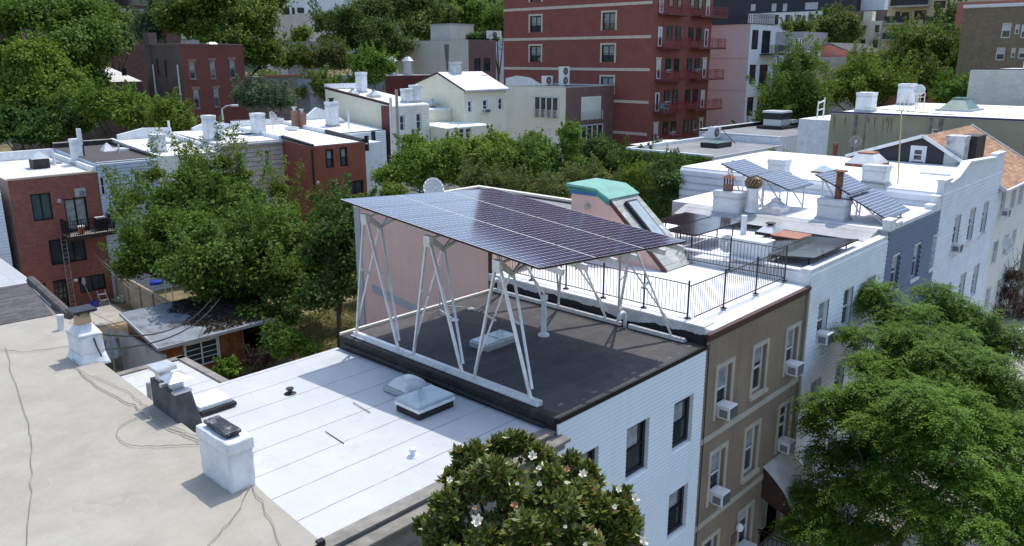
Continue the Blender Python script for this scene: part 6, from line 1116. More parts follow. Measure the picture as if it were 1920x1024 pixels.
def tree(label, base, blobs, n, leaf, L, Wd, clump=.5, per=28, name='leafy_tree', cat='tree', trunk=.25, bark='bark', group=None, twigs=True, stray=.12, shell=.5, flat=.65, kind=None, trunk_vis=True, spikes=None, spl=1.6):
    TN[0] += 1; rg = np.random.default_rng(100+TN[0]); base = Vector(base); t = thing(name, label, cat, base, group); rnd = random.Random(TN[0])
    cen = Vector((sum(b[0]*b[3] for b in blobs), sum(b[1]*b[3] for b in blobs), sum(b[2]*b[3] for b in blobs)))/sum(b[3] for b in blobs)
    if trunk_vis:
        m = MB(); fork = base.lerp(Vector((cen.x, cen.y, cen.z)), .55); h = (fork-base).length
        m.tube([base, base.lerp(fork, .5)+Vector((rnd.uniform(-.04, .04)*h, rnd.uniform(-.04, .04)*h, 0)), fork], [trunk, trunk*.8, trunk*.62], 9)
        for b in blobs:
            c = Vector(b[:3]); st_ = base.lerp(fork, .8+.2*rnd.random()); mid = st_.lerp(c, .5)+Vector((0, 0, -.08*(c-st_).length)); m.tube([st_, mid, c], [trunk*.5, trunk*.3, trunk*.12], 6)
            if twigs:
                for k in range(6):
                    d = Vector((rnd.gauss(0, 1), rnd.gauss(0, 1), rnd.gauss(.3, .7))).normalized(); q = mid.lerp(c, rnd.random()); m.tube([q, q+d*b[3]*.5+Vector((0, 0, .05)), q+d*b[3]*.95], [trunk*.14, trunk*.08, trunk*.03], 4)
        m.build('trunk', GM[bark], t, smooth=True)
    n = int(n*1.75); per = int(per*1.3); L = L*LEAFK; P, Nn = crown_points(blobs, n, clump*.85, per, rg, flat, shell, stray); Ls = L*(.7+.6*rg.random(len(P)))
    if spikes is None: spikes, spl = (40, clump*2.2) if n > 8000 else (14, clump*2.0)
    if spikes:
        SPp, SPn = [], []; w_ = np.array([b[3]**2 for b in blobs]); w_ /= w_.sum()
        for k in range(spikes):
            b = blobs[rg.choice(len(blobs), p=w_)]; d = rg.normal(size=3); d[2] = abs(d[2])*1.2+.25; d /= np.linalg.norm(d); a = np.array(b[:3])+d*b[3]*np.array([1, 1, .85])*.8; e = d*.8+np.array([0, 0, .75])+rg.normal(size=3)*.25; e /= np.linalg.norm(e); ln = spl*rg.uniform(.5, 1.25); q = int(46*ln/1.6/LEAFK**2*(.34/max(L/LEAFK, .2))); tt = rg.random(q)
            SPp.append(a+e*(tt*ln)[:, None]+rg.normal(size=(q, 3))*(.06+.17*(1-tt))[:, None]*spl/1.6); SPn.append(np.tile(e*.5+d*.5, (q, 1))+rg.normal(size=(q, 3))*.6)
        SPp, SPn = np.concatenate(SPp), np.concatenate(SPn); P = np.concatenate([P, SPp]); Nn = np.concatenate([Nn, SPn]); Ls = np.concatenate([Ls, L*(.6+.5*rg.random(len(SPp)))])
    leaf_object('crown', P, Nn, Ls, Ls*Wd*(.75+.5*rg.random(len(P))), [L_[leaf]], t, rng=rg); return t
def PB(lst, s, k=.85, dz=0):
    """lobes read off the photo: (u, v, radius px[, depth offset]) at camera depth s"""
    out = []
    for b in lst:
        d = s+(b[3] if len(b) > 3 else 0); c = ats(b[0], b[1], d); out.append((c.x, c.y, c.z, b[2]*d/F_, k))
    return out
def ground_under(u, v, s): p = ats(u, v, s); return (p.x, p.y, gz(p.x, p.y))
# the big yard tree in front of the rear row
tree('big spreading green yard tree over the wooden shed, left of the solar canopy', ground_under(430, 470, 49), PB([(420, 455, 85), (335, 430, 62, 1), (505, 460, 70, -1), (300, 490, 58), (400, 525, 88, -2), (505, 535, 78, -2), (585, 520, 48, -1), (262, 450, 34, 1), (380, 375, 34, 2), (450, 380, 36, 2), (310, 385, 28, 2), (480, 605, 40, -3), (560, 480, 42, 1), (255, 505, 36), (430, 345, 22, 2), (360, 335, 20, 2), (400, 400, 44, 1), (605, 470, 44, 0), (560, 540, 50, -1), (470, 410, 36, 1)], 48), 72000, 'maple', .34, .55, clump=.7, per=45, trunk=.35, stray=.22, spikes=170, spl=2.0)
tree('feathery top shoots of a slender tree in front of the white and pink houses', ground_under(400, 380, 51), PB([(365, 312, 15), (290, 330, 12), (420, 310, 14), (250, 378, 14), (455, 330, 12), (520, 360, 16), (395, 340, 16), (232, 400, 11), (330, 360, 16), (540, 395, 16)], 51), 4500, 'maple', .30, .5, clump=.5, per=30, trunk=.12, stray=.5, shell=.2, spikes=46, spl=2.6)
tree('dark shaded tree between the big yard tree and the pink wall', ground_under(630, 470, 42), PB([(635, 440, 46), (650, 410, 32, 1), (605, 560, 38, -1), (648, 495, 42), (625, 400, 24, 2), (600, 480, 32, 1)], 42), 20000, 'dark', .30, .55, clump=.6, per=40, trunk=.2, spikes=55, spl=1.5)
tree('bushy green tree under the red stucco house', ground_under(700, 375, 50), PB([(690, 388, 22), (640, 392, 20, 1), (735, 368, 24), (605, 415, 22, 2), (665, 405, 26)], 50), 11000, 'maple', .28, .55, clump=.45, per=35, trunk=.14, spikes=20, spl=.8)
tree('bright lime green tree behind the left half of the solar canopy', ground_under(800, 320, 56), PB([(790, 308, 44), (745, 330, 34), (840, 312, 44, -1), (800, 340, 44, -1), (775, 275, 20, 1)], 56), 22000, 'bright', .30, .55, clump=.6, per=36, trunk=.2, spikes=40, spl=1.1)
tree('bright bushy tree in front of the cream extension', ground_under(900, 320, 57), PB([(890, 302, 42), (935, 275, 26, 1), (930, 312, 42, -1), (880, 340, 40, -1), (858, 285, 20, 1)], 57), 22000, 'bright', .30, .55, clump=.6, per=36, trunk=.2, spikes=40, spl=1.1)
tree('green tree in front of the cream stucco house with loggias', ground_under(1000, 310, 57), PB([(990, 295, 38), (1020, 315, 38, -1), (965, 322, 36), (1010, 340, 36, -2), (1000, 262, 12, 1)], 57), 20000, 'maple', .30, .55, clump=.6, per=36, trunk=.2, spikes=40, spl=1.1)
tree('ivy clad dead trunk standing in front of the purple brick house', ground_under(1068, 300, 55), PB([(1068, 262, 21), (1066, 285, 20), (1070, 310, 20), (1068, 335, 20), (1068, 243, 14)], 55, 1.1), 12000, 'bright', .2, .6, clump=.3, per=30, trunk=.3, name='ivy_clad_tree')
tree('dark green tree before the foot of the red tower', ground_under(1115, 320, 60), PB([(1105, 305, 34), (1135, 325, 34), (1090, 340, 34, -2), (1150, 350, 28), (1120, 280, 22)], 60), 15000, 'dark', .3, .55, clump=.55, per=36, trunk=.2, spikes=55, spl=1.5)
tree('low mixed bush right behind the rear parapet of the canopy house', ground_under(1010, 370, 45), PB([(990, 368, 28), (1040, 375, 28), (940, 352, 26, 1), (1080, 350, 30, 2), (1130, 345, 28, 2), (890, 345, 24)], 45), 16000, 'olive', .22, .5, clump=.4, per=30, name='bush', cat='bush', trunk=.08, spikes=70, spl=1.2)
tree('round yellow green bush behind the copper roofed bulkhead', ground_under(1190, 345, 47), PB([(1195, 335, 20), (1215, 345, 14), (1175, 340, 14)], 47), 6000, 'bright', .18, .55, clump=.35, per=26, name='bush', cat='bush', trunk=.06)
tree('shrub dotted with white blossom beside the white sided extension', ground_under(1255, 350, 43), PB([(1250, 345, 24), (1262, 370, 20), (1245, 320, 22, 1), (1265, 310, 16, 2), (1235, 378, 14)], 43), 10000, 'dark', .2, .55, clump=.4, per=28, name='flowering_shrub', cat='shrub', trunk=.06)
fs = bpy.data.objects['flowering_shrub']; P, Nn = crown_points(PB([(1250, 345, 23), (1264, 340, 18)], 42.6), 260, .12, 5, rng, shell=.9); leaf_object('blossom', P[:170], Nn[:170], .11, .08, [L_['white']], fs)
tree('dark hedge bushes by the foot of the red tower', ground_under(1190, 320, 66), PB([(1170, 300, 26), (1200, 315, 26), (1150, 318, 26), (1215, 300, 16)], 66), 10000, 'dark', .3, .55, clump=.5, per=30, name='bush', cat='bush', trunk=.06)
iv = thing('ivy', 'ivy covering the end wall of the grey felt roofed building', 'ivy', (54, 34, 4)); P = np.column_stack([53.8+rng.normal(size=9000)*.18, 30+rng.random(9000)*8.2, 3.5+5.6*rng.random(9000)]); leaf_object('ivy_leaves', P, np.column_stack([-np.ones(9000), rng.normal(size=9000)*.5, .5+rng.normal(size=9000)*.4]), .24, .17, [L_['maple']], iv)
lo_ = leaf_object('leaf_litter', LITTER, rng.normal(size=LITTER.shape)*.35+np.array([0, -.13, 1]), .16, .1, [leafmat('dead_leaf', (.035, .027, .02), (.075, .055, .038), trans=.05)], lit_parent); lo_['kind'] = 'stuff'
# street and park trees at the left
tree('huge maple filling the top left corner', ground_under(90, 180, 92), PB([(60, 50, 85), (130, 30, 70, 3), (20, 130, 70, -2), (110, 120, 75, -3), (175, 90, 60), (90, 190, 65, -5), (20, 215, 55, -5)], 92), 30000, 'maple', .62, .6, clump=1.3, per=45, trunk=.5)
tree('round maple lower left above the red brick house roof', ground_under(70, 160, 84), PB([(75, 125, 50), (40, 170, 45), (110, 165, 45), (60, 200, 45, -2), (120, 205, 35, -2)], 84), 20000, 'bright', .5, .6, clump=1.0, per=45, trunk=.4)
tree('dark lower tree along the street behind the red brick house roof', ground_under(60, 240, 80), PB([(20, 235, 40), (75, 235, 36), (125, 240, 34, 1), (150, 225, 26), (5, 258, 26, -2), (55, 262, 22, -2), (95, 258, 20, -2)], 80), 14000, 'dark', .5, .6, clump=.8, per=40, trunk=.3)
tree('shaded maple between the corner maple and the white roofed hall', ground_under(165, 130, 95), PB([(178, 55, 40), (140, 130, 44), (145, 190, 38, -3), (172, 155, 22, -4)], 95), 16000, 'maple', .55, .6, clump=1.1, per=45, trunk=.4)
tree('light green tree before the dark red brick building', ground_under(240, 200, 78), PB([(220, 202, 34), (252, 204, 26, 1), (190, 215, 34), (245, 227, 32, -1), (165, 195, 26), (285, 228, 20)], 78), 18000, 'bright', .42, .6, clump=.8, per=40, trunk=.3)
tree('small street tree at the left corner of the dark red brick building', ground_under(325, 215, 75), PB([(322, 215, 22), (300, 230, 20), (340, 232, 18), (320, 242, 18)], 75), 9000, 'bright', .36, .6, clump=.7, per=40, trunk=.2)
tree('bluish conifer like tree behind the white roofed hall', ground_under(212, 75, 118), PB([(205, 75, 28), (230, 82, 20), (190, 85, 18)], 118), 7000, 'blue', .6, .5, clump=.9, per=35, trunk=.3)
tree('pale green tree in front of the school', ground_under(215, 50, 125), PB([(190, 30, 30), (225, 55, 28), (160, 15, 30), (250, 68, 18)], 125), 9000, 'far', .65, .6, clump=1.1, per=40, trunk=.3)
tree('blue green tree left of the great tree behind the brick building', ground_under(295, 60, 115), PB([(292, 45, 28), (280, 70, 20), (310, 30, 22)], 115), 7000, 'blue', .6, .6, clump=1.0, per=40, trunk=.3)
tree('great dark green tree behind the dark red brick building', ground_under(420, 80, 112), PB([(400, 40, 75), (470, 60, 62), (340, 55, 48, 2), (440, 105, 58, -3), (500, 110, 38), (380, 5, 60, 4), (480, 10, 50, 4), (505, 160, 26, -4)], 112), 32000, 'maple', .68, .6, clump=1.4, per=45, trunk=.6)
tree('blue green sumac bush right of the dark red brick building', ground_under(490, 190, 88), PB([(485, 188, 28), (515, 192, 22), (465, 180, 20), (530, 195, 16)], 88), 9000, 'blue', .42, .5, clump=.8, per=35, name='bush', cat='bush', trunk=.1)
tree('mid green bush beside the boarded building', ground_under(610, 165, 92), PB([(600, 165, 26), (620, 180, 22), (580, 175, 18), (640, 190, 18)], 92), 8000, 'maple', .42, .55, clump=.8, per=35, name='bush', cat='bush', trunk=.1)
tree('yellow green shrub in front of the metal shed', ground_under(622, 112, 118), PB([(620, 105, 28), (640, 125, 18), (600, 118, 20)], 118), 7000, 'olive', .5, .5, clump=.9, per=35, name='bush', cat='bush', trunk=.1)
tree('dense green thicket under the metal shed', ground_under(570, 115, 120), PB([(560, 115, 22), (585, 122, 20), (535, 118, 20)], 120), 6000, 'maple', .5, .5, clump=.9, per=35, name='bush', cat='bush', trunk=.1)
tree('bright feathery tree behind the tall cream house', ground_under(700, 130, 92), PB([(705, 120, 24), (680, 125, 20), (725, 130, 18), (665, 160, 18), (700, 148, 20)], 92), 9000, 'bright', .42, .5, clump=.7, per=35, trunk=.15)
tree('dark conifer group left of the beige loft building', ground_under(680, 80, 125), PB([(660, 60, 50), (700, 75, 48), (640, 85, 36), (730, 100, 40), (620, 50, 32, 2), (690, 30, 42, 3)], 125), 22000, 'dark', .6, .45, clump=1.2, per=40, trunk=.4)
tree('pale green round tree above the beige loft building', ground_under(790, 40, 145), PB([(770, 30, 50), (730, 25, 45), (820, 40, 38), (700, 10, 40, 4), (790, 65, 36, -3)], 145), 16000, 'far', .75, .6, clump=1.5, per=45, trunk=.4)
tree('pale green tree left of the red tower', ground_under(880, 40, 150), PB([(870, 35, 36), (895, 50, 26), (850, 50, 30), (860, 12, 24)], 150), 11000, 'bright', .75, .6, clump=1.4, per=45, trunk=.4)
tree('small green tree touching the red tower', ground_under(935, 45, 130), PB([(932, 42, 20), (945, 55, 16), (925, 60, 16)], 130), 5000, 'maple', .6, .6, clump=1.0, per=40, trunk=.3)
tree('bright herb like tree in front of the small beige house', ground_under(568, 64, 140), PB([(568, 66, 14), (560, 74, 12)], 140), 2500, 'bright', .5, .5, clump=.8, per=30, trunk=.1)
# right middle
tree('tall pointed green tree right of the lilac block', ground_under(1490, 180, 82), PB([(1490, 165, 36), (1465, 195, 34), (1510, 195, 34), (1498, 115, 16), (1515, 125, 12, 1), (1485, 130, 14), (1455, 225, 30), (1520, 230, 28)], 82), 18000, 'maple', .42, .5, clump=.8, per=35, trunk=.25, stray=.25, spikes=70, spl=3.2)
tree('broad green tree above the rusty chimneys of the olive wall roof', ground_under(1620, 170, 96), PB([(1590, 160, 36), (1640, 165, 38), (1560, 185, 30), (1620, 190, 36), (1680, 170, 34)], 96), 16000, 'bright', .48, .55, clump=.9, per=36, trunk=.3, spikes=60, spl=3)
tree('large dark tree below the yellow balconied block', ground_under(1730, 110, 104), PB([(1720, 100, 52), (1770, 120, 46), (1680, 120, 46), (1730, 150, 50, -2), (1790, 160, 36, -2), (1650, 145, 32), (1800, 105, 30)], 104), 28000, 'maple', .5, .5, clump=1.0, per=36, trunk=.4, spikes=80, spl=3)
tree('dark tree between the yellow block and the olive brown house', ground_under(1775, 55, 118), PB([(1775, 55, 36), (1750, 75, 30), (1795, 40, 26)], 118), 10000, 'dark', .55, .5, clump=1.0, per=36, trunk=.3)
tree('small bright tree behind the dish above the olive wall', ground_under(1790, 175, 90), PB([(1785, 172, 22), (1770, 185, 20), (1800, 185, 18)], 90), 6000, 'bright', .4, .5, clump=.7, per=32, trunk=.15)
tree('distant green tree below the white terrace', ground_under(1570, 55, 150), PB([(1550, 60, 34), (1572, 46, 28), (1580, 66, 26), (1530, 62, 20), (1560, 78, 26)], 150), 12000, 'far', .75, .55, clump=1.3, per=40, trunk=.4)
tree('low bushes before the long white terrace', ground_under(1485, 52, 148), PB([(1480, 52, 10), (1500, 54, 12), (1520, 55, 12)], 148), 3000, 'far', .6, .55, clump=.9, per=30, name='bush', cat='bush', trunk=.1)
tree('dark low shrubs under the lilac block', ground_under(1430, 235, 84), PB([(1420, 245, 16), (1450, 250, 18), (1480, 250, 20), (1400, 250, 12)], 84), 7000, 'dark', .38, .5, clump=.6, per=30, name='bush', cat='bush', trunk=.08)
tree('small plants growing on the flat roof by the white chimney', (49, 25.5, 8), PB([(1432, 300, 9), (1450, 297, 8), (1470, 300, 7), (1446, 285, 4)], 53), 1600, 'bright', .16, .5, clump=.25, per=20, name='roof_plant', cat='plant', trunk=.02)
rp = thing('roof_planter', 'row of clipped shrubs on the brick loft building roof', 'planter', (by+12, 92.5, bz)); P, Nn = crown_points(PB([(888, 72, 6), (898, 71, 7), (908, 72, 6), (918, 71, 6), (926, 73, 5)], 125, 1.3), 2600, .5, 25, rng); leaf_object('shrubs', P, Nn, .4, .2, [L_['dark']], rp); P, Nn = crown_points(PB([(881, 72, 5), (915, 66, 5)], 125, 1.1), 800, .5, 25, rng); leaf_object('red_shrub', P, Nn, .4, .2, [L_['purple']], rp)
# yard plants
tree('bright hosta clump at the foot of the shed window', (18.2, 37.6, 0), [(18.2, 37.4, .5, .55), (18.7, 37.6, .45, .4)], 500, 'bright', .34, .6, clump=.3, per=12, name='garden_plant', cat='plant', trunk=.02)
tree('dark purple leaved shrub by the open bay of the shed', (20.0, 37.5, 0), [(19.9, 37.4, .7, .75), (20.6, 37.5, .6, .55)], 1500, 'purple', .22, .5, clump=.3, per=18, name='garden_plant', cat='plant', trunk=.03)
tree('large leaved green shrub at the edge of the sunny lawn', ground_under(550, 655, 40), PB([(552, 650, 22), (575, 660, 20), (530, 660, 20), (520, 630, 22, 2)], 40), 3500, 'bright', .26, .6, clump=.35, per=18, name='garden_plant', cat='plant', trunk=.04)
tree('green plants against the patio fence by the red brick house', (20.9-1.4, 54, 0), PB([(225, 560, 10), (240, 575, 12), (260, 585, 12), (218, 550, 7)], 57), 2500, 'maple', .25, .5, clump=.35, per=18, name='garden_plant', cat='plant', trunk=.03)
tree('white flowering plant beside the tan yard fence', (19.2, 50, 0), PB([(232, 567, 7), (238, 572, 6)], 55.5), 220, 'white', .24, .7, clump=.3, per=10, name='garden_plant', cat='plant', trunk=.02)
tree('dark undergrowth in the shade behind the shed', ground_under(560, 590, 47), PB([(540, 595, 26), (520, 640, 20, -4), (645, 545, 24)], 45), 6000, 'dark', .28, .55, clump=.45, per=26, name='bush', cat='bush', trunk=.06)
# magnolia in front of the pale siding
MAG = PB([(945, 838, 36, .2), (885, 868, 34, 0), (1005, 850, 34, .1), (860, 905, 34, -.1), (1045, 880, 34, .1), (1095, 905, 34, .2), (930, 920, 62, -.6), (1040, 940, 58, -.5), (850, 965, 50, -.5), (1120, 960, 50, -.2), (1165, 950, 30, 0), (960, 1010, 80, -.8), (1160, 1010, 44, -.2), (830, 1020, 46, -.5), (1180, 985, 28, .1), (1080, 1040, 80, -.6), (900, 1060, 80, -.8), (812, 985, 26, -.2)], 12.6, 1.0)
mg = tree('broad glossy magnolia with large white flowers in front of the pale sided house', (8.9, 7.2, 0), MAG, 500, 'magnolia', .1, .4, clump=.1, per=5, spikes=0, name='magnolia_tree', trunk=.2, bark='bark_gray')
bpy.data.objects.remove(next(c for c in mg.children if c.name.startswith('crown')))
def rosettes(blobs, nr, per, L, rg, shell=.55):
    blobs = sublobes(blobs, rg, 7, .5)
    w = np.array([b[3]**2 for b in blobs]); w /= w.sum(); out = []; dirs = []
    for b, wi in zip(blobs, w):
        k = int(nr*wi); d = rg.normal(size=(k, 3)); d /= np.linalg.norm(d, axis=1, keepdims=True); d[:, 2] = np.abs(d[:, 2])*np.where(rg.random(k) < .8, 1, -1)
        rad = b[3]*(shell+(1.12-shell)*rg.random(k)**.7); out.append(np.array(b[:3])+d*rad[:, None]*np.array([1, 1, .9])); dirs.append(d*.7+np.array([0, 0, .8])+rg.normal(size=(k, 3))*.3)
    c, a = np.concatenate(out), np.concatenate(dirs); a /= np.linalg.norm(a, axis=1, keepdims=True); n = len(c)
    r = rg.normal(size=(n, 3)); e1 = np.cross(a, r); e1 /= np.linalg.norm(e1, axis=1, keepdims=True); e2 = np.cross(a, e1); V = []
    for j in range(per):
        th = 2*math.pi*j/per*1.0+rg.random(n)*.7+(j % 2)*.4; el = .25+.75*((j*0.618) % 1)+rg.normal(size=n)*.12
        dr_ = e1*np.cos(th)[:, None]+e2*np.sin(th)[:, None]; t = dr_*np.cos(el)[:, None]+a*np.sin(el)[:, None]; s = np.cross(t, a); s /= np.linalg.norm(s, axis=1, keepdims=True); ll = L*(.65+.6*rg.random(n))[:, None]
        stem = c-a*(L*.5*((j*.37) % 1)); nn = np.cross(s, t); q = np.empty((n, 4, 3)); q[:, 0] = stem+t*ll*.06; q[:, 1] = stem+t*ll*.55+s*ll*.21; q[:, 2] = stem+t*ll+nn*ll*.08; q[:, 3] = stem+t*ll*.55-s*ll*.21; V.append(q)
    return np.concatenate(V), c
rgm = np.random.default_rng(5); V, rc = rosettes(MAG, 3000, 11, .15, rgm); quads_object('crown', V, [L_['magnolia'], L_['magnolia_under']], mg, (rgm.random(len(V)) < .13).astype(int))
def flower(p, s=.11, old=False, up=(0, 0, 1)):
    m = MB(); p = Vector(p); up = Vector(up).normalized(); a = up.cross(Vector((1, .2, 0))).normalized(); b = up.cross(a)
    for ring, (n, el, k) in enumerate(((6, .55, 1), (4, 1.1, .8))):
        for i in range(n):
            th = 2*math.pi*i/n+ring*.5+rr.uniform(-.15, .15); d = a*math.cos(th)+b*math.sin(th); t = d*math.cos(el)+up*math.sin(el); sd = d.cross(up); L = s*k*rr.uniform(.85, 1.1)
            m.face([p+t*L*.05, p+t*L*.5+sd*L*.33-up*L*.06, p+t*L*.95+sd*L*.14+up*L*.12, p+t*L*1.02+up*L*.15, p+t*L*.95-sd*L*.14+up*L*.12, p+t*L*.5-sd*L*.33-up*L*.06])
    m.lathe(p, [(s*.12, 0), (s*.14, s*.15), (s*.05, s*.35)], 6); return m.build('flower', GM['petal_old' if old else 'petal'], mg)
FWD = -FW
for (u, v, s, old) in ((998, 855, .17, 0), (1010, 878, .1, 0), (1011, 908, .1, 0), (970, 907, .07, 0), (1093, 889, .17, 0), (1063, 880, .12, 1), (895, 977, .2, 0), (965, 947, .13, 1), (1160, 918, .12, 0), (1191, 935, .15, 0), (1152, 951, .09, 0), (843, 900, .12, 0), (1207, 1015, .17, 0), (1060, 988, .07, 0), (1097, 1021, .07, 0), (890, 953, .08, 1)):
    c = ats(u, v, 10.9 if v > 930 else 11.6); flower(c, s*.5, bool(old), up=FWD*.8+Vector((0, 0, .6)))
# honey locust on the right
LOC = PB([(1650, 575, 40, 4), (1700, 615, 52, 3), (1760, 590, 52, 4), (1825, 620, 58, 4), (1885, 660, 58, 3), (1640, 690, 50, 1), (1710, 700, 66, 1), (1790, 700, 72), (1865, 745, 72), (1575, 775, 54), (1650, 800, 70, -1), (1745, 815, 80, -2), (1850, 850, 84, -2), (1560, 865, 40), (1590, 925, 46, -1), (1900, 940, 74, -3), (1520, 1000, 42, -.5), (1570, 1010, 46, -1), (1820, 940, 50, -3), (1910, 1020, 66, -3), (1530, 800, 28, .5), (1500, 930, 22, .3), (1610, 555, 18, 4), (1700, 860, 44, -2), (1540, 930, 40), (1530, 965, 34, -.3), (1480, 1000, 26), (1640, 1000, 30, -1.5), (1640, 860, 46), (1700, 650, 46, 1.5), (1640, 745, 44, -.5), (1705, 760, 46, -1), (1790, 770, 50, -1.5), (1885, 800, 50, -1.5), (1665, 905, 40, -2), (1760, 885, 46, -2), (1850, 910, 46, -3), (1600, 640, 30, 2), (1770, 650, 50, 2), (1730, 985, 40, -3), (1840, 1000, 44, -4), (1600, 1040, 40, -1), (1780, 1035, 36, -3), (1660, 950, 30, -2), (1715, 930, 34, -2.5), (1760, 960, 32, -3)], 24.5, 1.0)
lo = tree('large feathery honey locust street tree hiding the pavement at the right', (26.2, 4.9, 0), LOC, 500, 'locust', .1, .4, clump=.1, per=5, spikes=0, name='locust_tree', trunk_vis=False)
bpy.data.objects.remove(next(c for c in lo.children if c.name.startswith('crown')))
def sprays(blobs, ns, rg, frond=.55, nl=14, lw=.045, ll=.14):
    blobs = sublobes(blobs, rg, 6, .6)
    w = np.array([b[3]**2 for b in blobs]); w /= w.sum(); ctr, dirs = [], []
    for b, wi in zip(blobs, w):
        k = int(ns*wi); d = rg.normal(size=(k, 3)); d /= np.linalg.norm(d, axis=1, keepdims=True); d[:, 2] = np.abs(d[:, 2])*np.where(rg.random(k) < .72, 1, -.7)
        rad = b[3]*(.2+1.1*rg.random(k)**.7); ctr.append(np.array(b[:3])+d*rad[:, None]*np.array([1, 1, .75])); dd = d*np.array([1, 1, .2])+rg.normal(size=(k, 3))*.45; dirs.append(dd)
    c, d = np.concatenate(ctr), np.concatenate(dirs); d[:, 2] = d[:, 2]*.6+.28; d /= np.linalg.norm(d, axis=1, keepdims=True); n = len(c); up = np.array([0, 0, 1.0]); s = np.cross(d, up); s /= np.linalg.norm(s, axis=1, keepdims=True); V = []
    L = frond*(.6+.7*rg.random(n))[:, None]
    for i in range(nl):
        t = (i//2+.5)/(nl/2); sg = 1 if i % 2 else -1; base = c+d*L*t-up*(L*.5*t*t); tip = d*.55+s*sg*.9-up*(.1+.6*t)+rg.normal(size=(n, 3))*.28; tip /= np.linalg.norm(tip, axis=1, keepdims=True); l2 = ll*(.7+.6*rg.random(n))[:, None]*(1.15-.6*t); wd = np.cross(tip, up); wd /= np.linalg.norm(wd, axis=1, keepdims=True)
        q = np.empty((n, 4, 3)); q[:, 0] = base; q[:, 1] = base+tip*l2*.5+wd*lw*.5; q[:, 2] = base+tip*l2; q[:, 3] = base+tip*l2*.5-wd*lw*.5; V.append(q)
    return np.concatenate(V)
rgl = np.random.default_rng(9); V = sprays(LOC, 17500, rgl); tipz = (V[:, 0, 2] > 8.6) & (rgl.random(len(V)) < .12); quads_object('crown', V, [L_['locust'], L_['locust_tip']], lo, tipz.astype(int))
def locbranches(m):
    tr0 = Vector((26.2, 4.9, 0))
    rt_ = random.Random(8)
    for b_ in LOC:
        c_ = Vector(b_[:3])
        for k in range(5):
            e_ = c_+Vector((rt_.gauss(0, 1), rt_.gauss(0, 1), rt_.gauss(.3, .6))).normalized()*b_[3]*1.05; q_ = c_+(c_-e_)*.25-Vector((0, 0, b_[3]*.3)); m.tube([q_, c_.lerp(e_, .4)+Vector((0, 0, -.08)), e_], [.035, .022, .008], 4)
    m.tube([(23.6, 4.6, .1), ats(1520, 1120, 23.6), ats(1560, 1060, 23.6)], [.3, .22, .15], 9)
    for pts, r in (([(1560, 1060), (1600, 990), (1650, 920), (1700, 870), (1735, 830)], .14), ([(1640, 1080), (1700, 990), (1750, 930), (1800, 880)], .15), ([(1650, 920), (1620, 870), (1600, 820)], .05), ([(1700, 870), (1690, 800), (1680, 720)], .045)): m.tube([ats(u, v, 23.6) for u, v in pts], [r*(1-.6*k/(len(pts)-1)) for k in range(len(pts))], 7)
part(locbranches, 'trunk', GM['bark'], lo, smooth=True)
bs_ = thing('bare_shrub', 'bare twiggy shrub with rust red leaves in front of the cream gabled house', 'shrub', (47.5, 7.5, 1.2)); m = MB(); rb_ = random.Random(4)
for k in range(26):
    a = ats(1890+rb_.uniform(-15, 15), 610, 46); e = ats(1880+rb_.uniform(-60, 55), 470+rb_.uniform(0, 110), 46+rb_.uniform(-1, 1)); mid = a.lerp(e, .5)+Vector((rb_.uniform(-.4, .4), rb_.uniform(-.4, .4), .3)); m.tube([a, mid, e], [.045, .03, .01], 4)
    for q in range(4): s_ = mid.lerp(e, rb_.random()); m.tube([s_, s_+Vector((rb_.uniform(-.6, .6), rb_.uniform(-.6, .6), rb_.uniform(.2, .9)))], [.016, .005], 4)
m.build('branches', GM['bark_gray'], bs_); P, Nn = crown_points(PB([(1890, 560, 28), (1900, 525, 24), (1915, 585, 24), (1868, 590, 18)], 46), 2600, .3, 14, rng); leaf_object('leaves', P, Nn, .17, .08, [L_['red']], bs_)

